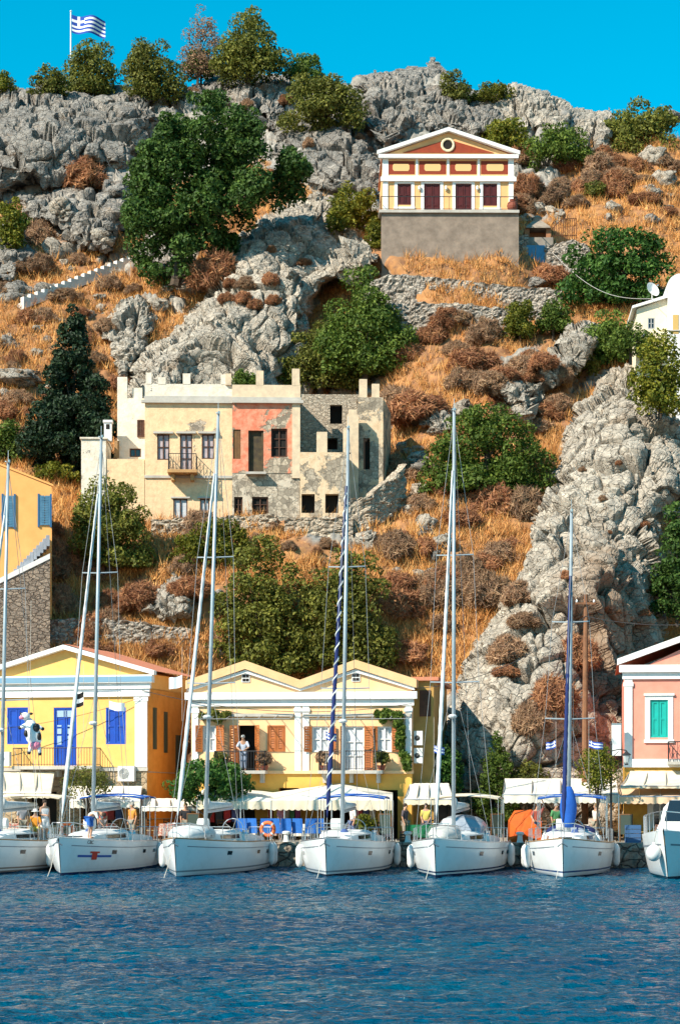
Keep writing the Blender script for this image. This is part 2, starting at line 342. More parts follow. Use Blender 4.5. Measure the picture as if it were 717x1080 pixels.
crag([(503,402),(530,386),(570,372),(600,346),(622,334),(632,350),(622,376),(602,396),(577,420),(556,442),(535,426),(511,416)], 4.8, 18, rock_mid, 'slanting grey rock slab above the green bush', 2000, 2.0, 0.8, 1.3)
crag([(543,166),(572,200),(596,234),(560,240),(543,238)], 2.0, 12, rock_grey, 'shadowed grey rocks beside the villa side wall', 2100, 2.2, 0.8, 1.6)
crag([(152,642),(184,598),(206,608),(202,650),(172,657)], 2.2, 12, rock_mid, 'pale rock block above the dry stone wall', 2200, 1.6, 0.6, 1.4)
crag([(424,432),(452,420),(474,432),(478,452),(446,452),(424,446)], 1.8, 10, rock_mid, 'flat rock ledge beneath the green bush', 2300, 1.6, 0.6, 1.4)
bpy.context.view_layer.update()
EYE = Vector((0, 0, H))
def hit(px, py, objs=None):
    """where the sight line through a photo pixel meets the hillside"""
    d = Vector(((px-CX)/F, 1, (HY-py)/F)).normalized(); best = None
    for o in (objs or SURF):
        ok, q, n, i = o.ray_cast(EYE, d)
        if ok and (best is None or q.y < best.y): best = q
    return best.copy() if best is not None else W(px, py, 180)
# ------------------------------------------------------------------ boulders
BV = []
def ico_np(sub):
    import bmesh
    bm = bmesh.new(); bmesh.ops.create_icosphere(bm, subdivisions=sub, radius=1); bm.verts.ensure_lookup_table()
    v = np.array([x.co[:] for x in bm.verts]); f = np.array([[q.index for q in x.verts] for x in bm.faces]); bm.free(); return v, f
iv, iff = ico_np(4)
def boulder_mesh(k):
    v = iv.copy(); rg = np.random.default_rng(k)
    for _ in range(9):
        n = rg.normal(size=3); n /= np.linalg.norm(n); c = rg.uniform(.55, .9); h = v@n-c
        v = v-np.where(h > 0, h*0.9, 0)[:, None]*n
    q = v*1.4+k*13.7; nn = iv
    return v+nn*(rockdisp(q, 300+k, 0.9, 0.22, (1, 1, 1)))[:, None]
bproto = []
for k in range(6):
    o = np_mesh('boulder', boulder_mesh(k), iff, [rock_mid, rock_grey][k % 2] if k < 4 else rock_pale, smooth=True); bproto.append(o); 
used_proto = set()
def boulder(px, py, wpx, asp, label, group=None, k=None, sink=0.25):
    q = hit(px, py); k = random.randrange(6) if k is None else k
    if k in used_proto: o = bproto[k].copy(); COL.objects.link(o)
    else: o = bproto[k]; used_proto.add(k)
    r = wpx*q.y/F/2; o.location = q+Vector((0, 0.2*r, r*asp*(0.4-sink))); o.scale = (r*1.12, r*random.uniform(.8, 1.1), r*asp*1.12)
    o.rotation_euler = (random.uniform(-.25, .25), random.uniform(-.25, .25), random.uniform(0, 6.28)); tag(o, label, 'boulder', group); return o
for a in [(462,453,22,.6,'pale boulder just above the left edge of the green bush'),(436,478,26,.5,'long pale boulder left of the tall bare mast'),(448,497,40,.55,'large overhanging boulder on the orange slope'),
          (428,540,26,.6,'low boulder in dry grass right of the wall end'),(450,556,24,1.1,'upright leaning boulder under the overhang'),(456,590,28,.7,'blue grey boulder below the leaning one'),
          (440,610,22,.7,'small pale boulder at the gully bottom'),(690,170,34,.8,'big pale boulder below the large skyline bush'),(702,192,38,.6,'pale boulder pair at the right skyline edge'),
          (650,222,26,.7,'pale boulder on the dry slope above the fig tree'),(566,222,22,.7,'boulder in shade beside the villa corner'),(62,272,40,1.0,'rounded boulder standing left of the white steps'),
          (18,315,40,.8,'grey boulder near the foot of the white steps'),(187,385,38,.7,'pale smooth rock beneath the big carob tree'),(205,305,40,.6,'smooth rock slab left of the broad crag top'),
          (20,400,70,.35,'long shaded rock ledge left of the cypress'),(8,365,26,.8,'grey rock at the left border beside dry grass'),(395,450,26,1.2,'shaded boulder beside the ruin side wall'),
          (384,575,44,.7,'grey boulder on the slope below the ruin'),(190,560,22,.7,'pale stone in front of the cream ruin'),(705,125,30,.5,'low grey rock behind the far right bush'),
          (565,300,24,.6,'pale rock between the terrace wall and fig tree')]:
    boulder(*a)
def scatter_boulders(n, box, wr, label, group):
    k = 0
    while k < n:
        px, py = random.uniform(box[0], box[2]), random.uniform(box[1], box[3])
        boulder(px, py, random.uniform(*wr), random.uniform(.5, .9), label, group); k += 1
scatter_boulders(16, (560, 175, 715, 235), (7, 20), 'small pale rock on the dry slope above the fig tree', 'rocks on the slope right of the villa')
scatter_boulders(16, (0, 320, 120, 420), (8, 22), 'grey rock half buried in orange grass near the cypress', 'rocks around the cypress')
scatter_boulders(18, (405, 440, 500, 640), (7, 20), 'loose rock in the orange gully below the green bush', 'rocks in the orange gully')
scatter_boulders(12, (150, 560, 260, 660), (7, 18), 'loose stone on the slope under the cream ruin', 'stones below the cream ruin')
scatter_boulders(10, (20, 205, 200, 300), (8, 20), 'grey rock on the slope around the white steps', 'rocks around the white steps')
scatter_boulders(14, (405, 425, 490, 620), (14, 34), 'pale angular boulder in the orange gully left of the tall bare mast', 'boulders in the orange gully')
scatter_boulders(12, (0, 200, 130, 320), (14, 34), 'big grey boulder on the slope beneath the flagpole cliff', 'boulders beneath the flagpole cliff')
scatter_boulders(8, (140, 285, 320, 330), (10, 26), 'grey boulder between the carob tree and the broad crag', 'boulders under the carob tree')
# ------------------------------------------------------------------ dry grass
rg = np.random.default_rng(5)
cand = rg.integers(0, nr*nc, 90000)
gm = (rk[cand] < 0.4) & (PY[cand] > 110) & (PX[cand] > -60) & (PX[cand] < 780) & (PY[cand] < 780)
dens = fbm(Pb[cand]*0.35, 3, 91)+0.45*fbm(Pb[cand]*0.09, 2, 92)
cand = cand[gm & (dens > -0.36)][:33000]
base = Ph[cand]+rg.normal(size=(len(cand), 3))*np.array([.15, .15, 0])
nb = 12; B0 = np.repeat(base, nb, 0); n = len(B0)
B0 = B0+rg.normal(size=(n, 3))*np.array([.16, .16, .03]); hh = rg.uniform(.25, .8, n)*np.repeat(rg.uniform(.5, 1.25, len(cand)), nb)
az = rg.uniform(0, 2*np.pi, n); wd = rg.uniform(.015, .035, n); sx = np.stack([np.cos(az), np.sin(az), 0*az], 1)*wd[:, None]
ln = rg.normal(size=(n, 3))*0.42*hh[:, None]; ln[:, 2] = hh
V = np.stack([B0-sx, B0+sx, B0+ln], 1).reshape(-1, 3); V[:, 2] -= 0.03
gmat, t, b = new_mat('dry_grass'); gi = node(t, 'NewGeometry')
cc = ramp(t, gi.outputs['Random Per Island'], [(0, (0.44, 0.18, 0.05)), (0.5, (0.64, 0.30, 0.09)), (1, (0.78, 0.48, 0.19))])
big = ramp(t, noise(t, 0.2, 3, 0.6, gi.outputs['Position']), [(0.4, 0.0), (0.6, 1.0)])
cc = mixc(t, big, mixc(t, 0.4, cc, (0.42, 0.19, 0.075)), cc)
t.links.new(cc, b.inputs['Base Color']); b.inputs['Roughness'].default_value = 0.9; b.inputs['Specular IOR Level'].default_value = 0.1
go = np_mesh('dry_grass', V, np.arange(n*3).reshape(-1, 3), gmat); go['kind'] = 'stuff'; go['label'] = 'tufts of dry orange grass covering the slope'
# ================================================================== vegetation
def leaf_mat(name, cols, trans=0.32, rough=0.6):
    m, t, b = new_mat(name); g = node(t, 'NewGeometry')
    c = ramp(t, g.outputs['Random Per Island'], [(i/(len(cols)-1), c) for i, c in enumerate(cols)])
    oi = node(t, 'ObjectInfo'); v = node(t, 'HueSaturation'); mr = node(t, 'MapRange'); t.links.new(oi.outputs['Random'], mr.inputs[0])
    mr.inputs[3].default_value = 0.85; mr.inputs[4].default_value = 1.2; t.links.new(mr.outputs[0], v.inputs['Value']); c = mixc(t, ramp(t, noise(t, .9, 3, .6, objco(t)), [(.38, .5), (.62, 0.0)]), c, tuple(q*.8 for q in cols[0])); t.links.new(c, v.inputs['Color'])
    b.inputs['Roughness'].default_value = rough; b.inputs['Specular IOR Level'].default_value = 0.25
    t.links.new(v.outputs[0], b.inputs['Base Color'])
    tr = node(t, 'BsdfTranslucent'); t.links.new(v.outputs[0], tr.inputs[0]); mx = node(t, 'MixShader'); mx.inputs[0].default_value = trans
    t.links.new(b.outputs[0], mx.inputs[1]); t.links.new(tr.outputs[0], mx.inputs[2]); t.links.new(mx.outputs[0], t.nodes['Material Output'].inputs[0]); return m
L_dark = leaf_mat('dark_leaf', [(.024,.056,.011), (.054,.112,.020), (.11,.185,.034)])
L_cyp = leaf_mat('cypress_leaf', [(.006,.018,.008), (.014,.036,.014), (.034,.066,.022)], .1)
L_mid = leaf_mat('green_leaf', [(.044,.084,.012), (.105,.165,.022), (.20,.265,.042)])
L_olive = leaf_mat('olive_leaf', [(.072,.082,.015), (.155,.17,.027), (.29,.28,.052)])
L_yel = leaf_mat('yellow_green_leaf', [(.07,.095,.010), (.16,.175,.016), (.31,.27,.03)])
L_dry = leaf_mat('dry_twig', [(.25,.15,.10), (.40,.25,.15), (.58,.38,.22)], .3, .9)
L_red = leaf_mat('reddish_twig', [(.25,.11,.065), (.42,.20,.10), (.60,.32,.15)], .3, .9)
L_fig = leaf_mat('fig_leaf', [(.022,.070,.012), (.055,.145,.022), (.125,.240,.040)])
bark = M('bark', (.10,.075,.055), (.05,.038,.028), 3, .95, .5)
def leaf_quads(P, N, size, rg, elong=1.6, jit=0.7):
    n = len(P); N = N+rg.normal(size=(n, 3))*jit; N /= np.linalg.norm(N, axis=1)[:, None]
    a = np.cross(N, rg.normal(size=(n, 3))); a /= np.linalg.norm(a, axis=1)[:, None]; b = np.cross(N, a)
    s = size*rg.uniform(.6, 1.35, n)[:, None]; a = a*s*elong*.5; b = b*s*.5
    V = np.stack([P-a, P+b*.9+N*s*.12, P+a, P-b*.9+N*s*.12], 1).reshape(-1, 3)
    return V, np.arange(4*n).reshape(-1, 4)
def poly_in(poly, p):
    ins = np.zeros(len(p), bool); k = len(poly)
    for i in range(k):
        a, c = poly[i], poly[(i+1) % k]
        with np.errstate(divide='ignore', invalid='ignore'):
            ins ^= ((a[1] > p[:, 1]) != (c[1] > p[:, 1])) & (p[:, 0] < (c[0]-a[0])*(p[:, 1]-a[1])/(c[1]-a[1])+a[0])
    return ins
def lobes_crown(hw, hh, hd, lob, rg, shape='ellipse', poly=None):
    """lobe centres (x, y, z) and radii inside the crown's outline; z from 0 at the crown's foot"""
    C = []; r0 = lob*min(hw, hh); tries = 0; K = int(np.clip(5.5*(hw*hh)/(r0*r0), 22, 260))
    while len(C) < K and tries < 4000:
        tries += 1; x, y, z = rg.uniform(-1, 1, 3); r = r0*rg.uniform(.6, 1.25)
        if shape == 'ellipse':
            if x*x+y*y+z*z > 1: continue
            px_, py_, pz_ = x*(hw-r*.55), y*(hd-r*.5), hh+z*(hh-r*.55)
        elif shape == 'dome':
            z = abs(z)
            if x*x+y*y+z*z > 1: continue
            px_, py_, pz_ = x*(hw-r*.6), y*(hd-r*.5), r*.3+z*(2*hh-r*1.0)
        elif shape == 'cone':
            zz = rg.beta(1.1, 1.5); wd = (1-zz)**.8*(.35+.65*min(1, zz/.12)); pz_ = zz*2*hh*.97
            px_, py_ = x*wd*(hw-.2*r), y*wd*(hd-.2*r); r *= .45+.65*wd
        elif shape == 'poly':
            if not poly_in(poly, np.array([[x, z]]))[0]: continue
            e = .8*r; 
            if not all(poly_in(poly, np.array([[x+dx*e/hw, z+dz*e/hh]]))[0] for dx, dz in ((1,0),(-1,0),(0,1),(0,-1))): r *= .62
            px_, py_, pz_ = x*hw, y*hd*(.35+.65*math.sqrt(max(0, 1-x*x)))*.8, hh+z*hh
        C.append((px_, py_, pz_, r))
    return C
def crown_mesh(name, C, leaf, n, mat, rg, parent, flat=.85, elong=1.6, gap=-.62):
    C = np.array(C); wgt = C[:, 3]**2; k = rg.choice(len(C), n, p=wgt/wgt.sum())
    d = rg.normal(size=(n, 3)); d[:, 2] += .25; d /= np.linalg.norm(d, axis=1)[:, None]
    rad = C[k, 3]*(rg.uniform(.45, 1.12, n)**.6)
    P = C[k, :3]+d*rad[:, None]*np.array([1, 1, flat]); 
    keep = fbm(P*(0.9/max(.3, C[:, 3].mean())), 3, int(rg.integers(999))) > gap
    P, d = P[keep], d[keep]; ok = P[:, 2] > -0.25; P, d = P[ok], d[ok]
    V, Fq = leaf_quads(P, d, leaf, rg, elong)
    return np_mesh(name, V, Fq, mat, parent)
SEEDC = [100]
def tree(kind, label, cat, box, mat, Y=None, foot=None, shape='dome', leaf=.26, lob=.34, dens=1.0, group=None, poly=None, trunk=.0, depthf=.85, lift=0.0, elong=1.6, front=0.0):
    """box: crown extents in photo pixels; foot: where the stem meets the ground"""
    x0, y0, x1, y1 = box
    if poly is None and shape != 'cone': e_ = .05*(x1-x0); x0 -= e_; x1 += e_; y0 -= .05*(y1-y0)
    SEEDC[0] += 1; rg = np.random.default_rng(SEEDC[0])
    fx, fy = foot if foot else ((x0+x1)/2, y1)
    g = hit(fx, fy) if Y is None else W(fx, fy, Y)
    s = g.y/F; hw, hh = (x1-x0)*s/2, (y1-y0)*s/2; hd = hw*depthf
    leaf *= .58; cz = W(0, y1, g.y).z-g.z; cx = ((x0+x1)/2-fx)*s
    root = thing(kind, label, cat, (g.x, g.y-front+hd*.15, g.z), 0, group)
    if poly is not None: poly = np.array([((a-(x0+x1)/2)/((x1-x0)/2), -(b-(y0+y1)/2)/((y1-y0)/2)) for a, b in poly])
    C = [(a+cx, b, c+cz, r) for a, b, c, r in lobes_crown(hw, hh, hd, lob, rg, 'poly' if poly is not None else shape, poly)]
    n = int(dens*9.0*(4*hw*hh)/(leaf*leaf*1.1)); n = min(n, 75000)
    crown_mesh('crown', C, leaf, n, mat, rg, root, elong=elong)
    tb = MB(); topz = cz+hh*1.1; th = max(.05, .05*hw+trunk)
    tb.tube([(0, 0, -.6), (cx*.2, 0, topz*.35), (cx*.6, 0, topz*.7), (cx, 0, topz)], [th*1.3, th, th*.7, th*.3], 7)
    for a, b, c, r in C[:min(12, len(C))]:
        z0 = max(0.05, min(c*.45, topz*.6)); tb.tube([(cx*.3*z0/max(topz, .1), 0, z0), (a*.55, b*.5, (z0+c)*.52), (a, b, c)], [th*.45, th*.3, th*.1], 5)
    tb.build('trunk' if kind.endswith('tree') or kind in ('cypress', 'conifer') else 'stem', bark, root)
    return root
# skyline
tree('olive_tree', 'round olive green tree crowning the skyline ridge', 'tree', (222,10,305,84), L_olive, foot=(262,92), leaf=.30, lob=.30)
tree('olive_tree', 'sparse purplish half bare tree left of the round skyline tree', 'tree', (188,6,236,80), L_dry, foot=(208,92), leaf=.20, lob=.28, dens=.28)
tree('olive_bush', 'low green bush under the half bare skyline tree', 'bush', (192,48,232,82), L_mid, foot=(212,90), leaf=.26)
tree('olive_bush', 'bushy olive tree on the cliff top right of the flagpole', 'bush', (126,36,196,106), L_olive, foot=(160,106), leaf=.28, lob=.3)
tree('olive_bush', 'yellowish bush right behind the flagpole', 'bush', (62,40,128,108), L_olive, foot=(96,100), leaf=.28, lob=.3)
tree('olive_bush', 'small green bush left of the flagpole', 'bush', (32,66,72,102), L_olive, foot=(52,98), leaf=.26)
tree('olive_bush', 'tiny bush at the left end of the skyline', 'bush', (-8,74,18,96), L_yel, foot=(5,98), leaf=.22)
tree('olive_bush', 'low bush on the skyline right of the round tree', 'bush', (302,54,344,86), L_mid, foot=(322,90), leaf=.24)
tree('juniper_bush', 'rounded juniper below the skyline in grey rocks', 'bush', (297,68,386,140), L_olive, foot=(340,138), leaf=.28, lob=.28)
tree('olive_bush', 'narrow bush on the skyline behind the villa pediment', 'bush', (460,70,496,110), L_olive, foot=(478,104), leaf=.24)
tree('olive_bush', 'yellow bush on top of the pale skyline rocks', 'bush', (496,84,546,108), L_yel, foot=(520,108), leaf=.22)
tree('olive_bush', 'dark green bush above the dry slope right of the villa', 'bush', (548,130,628,176), L_mid, foot=(588,176), leaf=.26)
tree('olive_bush', 'yellow green bush on the rocks above the villa roof', 'bush', (508,120,562,158), L_yel, foot=(535,160), leaf=.24)
tree('olive_tree', 'large domed olive tree at the right end of the skyline', 'tree', (626,106,728,170), L_olive, Y=171, foot=(678,172), leaf=.30, lob=.34, dens=1.3)
tree('olive_bush', 'small green bush alone on the dry slope right of the villa', 'bush', (612,190,642,210), L_olive, foot=(627,210), leaf=.2)
# middle
tree('carob_tree', 'big spreading dark green tree on the left slope', 'tree', (134,116,322,308), L_dark, foot=(188,302), leaf=.34, lob=.17, dens=1.5, depthf=.55, front=3.0,
     poly=[(150,182),(172,150),(205,122),(250,117),(272,140),(278,165),(322,172),(330,205),(306,226),(270,236),(250,258),(232,272),(212,296),(194,312),(165,302),(140,270),(134,215)])
tree('cypress', 'dark conical cypress left of the cream ruin', 'tree', (26,316,128,494), L_cyp, Y=133, foot=(78,492), shape='cone', leaf=.28, lob=.26, dens=1.6)
tree('olive_tree', 'two toned green tree right of the broad grey crag', 'tree', (330,290,438,402), L_mid, foot=(385,398), leaf=.27, lob=.26, depthf=.6, front=2)
tree('olive_bush', 'pale olive bush rising behind the ruin parapet', 'bush', (288,346,388,416), L_olive, foot=(338,414), leaf=.25, lob=.28, depthf=.6, front=2)
tree('shrub', 'yellow green shrub in the rock gap left of the villa', 'bush', (344,192,402,244), L_yel, foot=(374,242), leaf=.24, lob=.3)
tree('shrub', 'small yellow shrub at the left foot of the villa wall', 'bush', (384,228,408,262), L_yel, foot=(396,262), leaf=.2)
tree('shrub', 'small green shrub on top of the red ruin parapet', 'bush', (243,388,272,410), L_mid, Y=137, foot=(257,420), leaf=.18)
tree('shrub', 'broad green bush in the middle of the orange slope', 'bush', (446,424,578,526), L_mid, foot=(512,518), leaf=.25, lob=.24, depthf=.5, front=1.2)
tree('fig_tree', 'leafy fig tree between the blue gate and white house', 'tree', (588,238,716,326), L_fig, foot=(650,322), leaf=.32, lob=.22, depthf=.6, front=1)
tree('shrub', 'yellow flowering shrub right of the terrace wall', 'bush', (528,316,566,360), L_yel, foot=(547,360), leaf=.22, front=.8)
tree('shrub', 'dark green shrub beside the yellow flowering shrub', 'bush', (560,318,604,352), L_mid, foot=(582,354), leaf=.22, front=.8)
tree('shrub', 'green shrub above the slanting rock slab', 'bush', (612,322,668,386), L_mid, foot=(640,384), leaf=.22, front=.8)
tree('shrub', 'yellow green tree below the white house', 'bush', (664,350,730,436), L_yel, Y=126, foot=(696,432), leaf=.25, lob=.26)
tree('shrub', 'low green hedge directly under the white house wall', 'bush', (640,340,690,372), L_mid, Y=132, foot=(665,374), leaf=.22)
tree('shrub', 'prickly green shrub on top of the big crag shoulder', 'bush', (592,364,634,400), L_olive, foot=(612,398), leaf=.24)
tree('dark_tree', 'shadowy dark tree behind the right side of the big crag', 'tree', (688,528,740,650), L_dark, Y=118, foot=(714,650), leaf=.26, lob=.3)
# lower
tree('olive_bush', 'dense olive bush in front of the cream ruin', 'bush', (74,504,162,604), L_olive, foot=(118,596), leaf=.22, lob=.26, dens=1.2, depthf=.6, front=1.5)
tree('shrub', 'yellow green shrub below the cream ruin door', 'bush', (178,544,268,598), L_yel, foot=(222,594), leaf=.2, lob=.26, depthf=.5)
tree('pine_tree', 'spreading olive green tree left above the double house', 'tree', (222,566,330,712), L_olive, Y=117.2, foot=(275,712), leaf=.24, lob=.2, depthf=.5)
tree('pine_tree', 'darker green tree right above the double house', 'tree', (310,574,418,706), L_olive, Y=117.0, foot=(362,706), leaf=.24, lob=.2, dens=.9, depthf=.5)
tree('shrub', 'green bush at the left border above the orange house', 'bush', (-20,440,30,492), L_mid, foot=(5,492), leaf=.24)
tree('shrub', 'yellow green bush between the cypress foot and cream ruin', 'bush', (30,486,84,506), L_yel, foot=(56,508), leaf=.2)
tree('shrub', 'mossy green shrub at left among the lower grey rocks', 'bush', (-6,196,26,262), L_yel, foot=(8,262), leaf=.26)
tree('shrub', 'small dark green shrub on the rock shelf at left', 'bush', (10,224,36,246), L_mid, foot=(24,246), leaf=.22)
tree('shrub', 'green bush under the stone wall behind the yellow house', 'bush', (8,664,46,700), L_olive, Y=117, foot=(26,702), leaf=.18, dens=.6)
# ------------------------------------------------------------------ dry bushes, one mesh set copied
def dry_proto(k, mat, twig=.16):
    rg = np.random.default_rng(900+k); root = thing('dry_bush', '', 'bush')
    C = lobes_crown(1.0, .55, .9, .34, rg, 'dome'); crown_mesh('crown', C, twig*.36, 8000, mat, rg, root, .9, 8.0)
    tb = MB()
    for a, b, c, r in C: tb.tube([(0, 0, -.2), (a*.5, b*.5, c*.55), (a*1.02, b*1.02, c+r*.8)], [.035, .022, .008], 4)
    tb.build('stem', bark, root); return root
DP = [dry_proto(0, L_dry), dry_proto(1, L_red), dry_proto(2, L_dry, .12), dry_proto(3, L_red, .13)]; DU = set()
def dry(px, py, wpx, asp, label, group=None, k=None):
    q = hit(px, py); k = random.randrange(4) if k is None else k
    o = copy_tree(DP[k]) if k in DU else DP[k]; DU.add(k)
    r = wpx*q.y/F/2; o.location = q+Vector((0, r*.25, -.05*r)); o.scale = (r, r*.9, r*asp/.55*.5*1.25); o.rotation_euler = (0, 0, random.uniform(0, 6.28)); tag(o, label, 'bush', group)
for a in [(228,300,62,1.0,'big rust brown bush at the foot of the carob tree',None,1),(85,196,66,.8,'brown bush on the ledge below the flagpole cliff',None,3),(440,440,74,.7,'wide reddish brown bush right of the ruin',None,1),
          (500,392,70,.7,'rust bush above the green bush on the slope',None,1),(520,540,60,.9,'brown bush on the orange slope beside the big crag',None,3),(555,545,50,1.1,'tall grey brown thorn bush against the big crag',None,0),
          (470,640,64,.9,'brown thorn bush right of the tall bare mast',None,0),(520,640,70,.9,'wide grey brown bush at the middle crag flank',None,0),(430,650,70,.8,'dark brown bush above the double house roof end',None,3),
          (580,300,50,.8,'reddish brown bush beside the blue gate',None,1),(470,345,50,.8,'orange brown bush below the terrace wall',None,3),(90,610,60,1.0,'dry bush below the olive bush on the left slope',None,3),
          (60,600,46,1.2,'dry grey bush beside the orange house stairs',None,0),(150,640,60,.8,'orange brown bush over the dry stone wall',None,1),(585,750,60,1.1,'russet bush on the crag foot behind the awning',None,1),
          (610,700,54,1.0,'brown creeper bush on the stained crag face',None,3),(560,770,50,1.0,'olive brown bush right of the young conifer',None,0),(100,690,60,.5,'red brown weeds behind the yellow house roof',None,1),
          (170,690,50,.5,'dry weeds at the right end of the yellow house roof',None,1),(62,645,44,1.1,'brown scrub at the foot of the stair wall',None,0),(22,672,46,.7,'brown scrub above the left slope of the yellow house roof',None,3),(700,700,30,1.0,'brown weeds behind the pink house gable',None,3)]:
    dry(*a)
def dry_many(n, box, wr, label, group):
    for _ in range(n): dry(random.uniform(box[0], box[2]), random.uniform(box[1], box[3]), random.uniform(*wr), random.uniform(.6, 1.0), label, group)
dry_many(28, (545, 165, 717, 235), (22, 52), 'low brown shrub on the dry slope right of the villa', 'shrubs right of the villa')
dry_many(26, (0, 255, 130, 470), (20, 50), 'dry brown shrub on the left slope near the cypress', 'shrubs on the left slope')
dry_many(30, (410, 340, 600, 470), (22, 56), 'rusty shrub on the slope above and around the green bush', 'shrubs on the middle slope')
dry_many(36, (410, 500, 560, 720), (22, 60), 'rusty thorn shrub in the orange gully beside the big crag', 'shrubs in the orange gully')
dry_many(30, (0, 560, 220, 700), (22, 54), 'dry shrub on the terraces behind the yellow house', 'shrubs behind the yellow house')
dry_many(14, (220, 545, 420, 600), (14, 34), 'dry shrub on the bank right below the ruins', 'shrubs below the ruins')
dry_many(12, (140, 255, 330, 330), (14, 30), 'small dry shrub among rocks around the carob tree', 'shrubs around the carob tree')
dry_many(14, (200, 100, 400, 190), (12, 24), 'small brown shrub in the rocks of the upper ridge', 'shrubs on the upper ridge')
dry_many(8, (590, 420, 690, 700), (10, 22), 'small dry tuft growing from cracks in the big crag', 'tufts on the big crag')
# ================================================================== buildings
white_p = M('white_plaster', (.80,.79,.76), (.66,.65,.63), 2.5, .85, .12)
trim_w = M('white_trim', (.82,.81,.79), (.72,.71,.69), 3, .7, .05)
yellow_w = M('yellow_plaster', (.84,.49,.155), (.76,.42,.12), 1.2, .85, .1)
shade_orange_w = M('shade_orange_plaster', (.74,.34,.07), (.62,.27,.05), 1.4, .85, .12)  # yellow plaster deepened to orange for the shaded side
cream_w = M('cream_plaster', (.86,.55,.30), (.78,.48,.25), 1.1, .85, .1)
cream_old = M('old_cream_plaster', (.72,.57,.39), (.52,.41,.29), 1.8, .9, .3, 6)
pink_w = M('pink_plaster', (.80,.30,.22), (.72,.25,.18), 1.3, .85, .1)
ochre_w = M('ochre_plaster', (.80,.46,.20), (.72,.40,.17), 1.3, .85, .1)
blue_sh = M('blue_paint', (.006,.07,.42), (.008,.05,.33), 2, .45)
ltblue_sh = M('pale_blue_paint', (.10,.24,.36), (.07,.18,.28), 3, .6)
brown_sh = M('brown_wood_paint', (.42,.135,.035), (.32,.095,.026), 4, .5, .15)
dk_brown = M('dark_brown_wood', (.10,.045,.028), (.06,.03,.02), 4, .7, .2)
rust_door = M('oxblood_paint', (.085,.012,.012), (.06,.01,.01), 2, .5)
teal_sh = M('turquoise_paint', (.01,.40,.34), (.012,.33,.28), 2, .5)
glass = M('window_glass', (.02,.026,.03), rough=.08, spec=.6)
curtain = M('white_curtain', (.62,.64,.66), (.42,.44,.47), 4, .9)
iron = M('dark_iron', (.03,.03,.032), rough=.6)
concrete = M('concrete', (.33,.29,.24), (.22,.19,.165), 1.2, .95, .35, 8)
concrete_l = M('pale_concrete', (.50,.47,.42), (.38,.35,.31), 1.5, .95, .3, 8)
dark_in = M('dark_interior', (.02,.017,.015), rough=.95)  # near-black; on sheets behind openings it stands for the shade inside
redtile_c = ((.64,.23,.125), (.50,.16,.09))
fab_cream = M('cream_canvas', (.74,.64,.48), (.64,.54,.39), 1.5, .9)
fab_white = M('white_canvas', (.78,.72,.62), (.68,.62,.52), 1.5, .9)
steel = M('steel', (.55,.56,.57), rough=.35, metal=.9)
def stone_mat(name, a, b_, mortar, sc=1.9):
    m, t, b = new_mat(name); p = objco(t); v = node(t, 'TexVoronoi'); v.inputs['Scale'].default_value = sc
    mp = node(t, 'Mapping'); mp.inputs['Scale'].default_value = (1, 1, 1.7); t.links.new(p, mp.inputs[0])
    nn = node(t, 'TexNoise'); nn.inputs['Scale'].default_value = 3; t.links.new(p, nn.inputs['Vector'])
    ad = node(t, 'VectorMath', operation='MULTIPLY_ADD'); t.links.new(nn.outputs['Color'], ad.inputs[0]); ad.inputs[1].default_value = (.3, .3, .3); t.links.new(mp.outputs[0], ad.inputs[2])
    t.links.new(ad.outputs[0], v.inputs['Vector']); e = node(t, 'TexVoronoi', feature='DISTANCE_TO_EDGE'); e.inputs['Scale'].default_value = sc; t.links.new(ad.outputs[0], e.inputs['Vector'])
    sp = node(t, 'SeparateColor'); t.links.new(v.outputs['Color'], sp.inputs[0])
    c = mixc(t, sp.outputs[0], a, b_); c = mixc(t, ramp(t, noise(t, 6, 5, .7, p), [(.35, .55), (.6, 0.0)]), c, tuple(x*.5 for x in b_))
    ed = ramp(t, e.outputs['Distance'], [(.0, 0.0), (.09, 1.0)]); c = mixc(t, ed, mortar, c)
    t.links.new(c, b.inputs['Base Color']); b.inputs['Roughness'].default_value = .95; b.inputs['Specular IOR Level'].default_value = .15
    s = node(t, 'Math', operation='ADD'); t.links.new(ed, s.inputs[0]); t.links.new(noise(t, 9, 5, .7, p), s.inputs[1]); bump(t, b, s.outputs[0], .8, .10); return m
drystone = stone_mat('dry_stone', (.52,.45,.37), (.33,.29,.25), (.20,.17,.14), 2.6)
rubble_w = stone_mat('rubble_masonry', (.62,.52,.40), (.42,.34,.26), (.44,.36,.27), 3.4)
quay_st = stone_mat('quay_stone', (.40,.34,.26), (.24,.20,.16), (.08,.07,.06), 1.6)
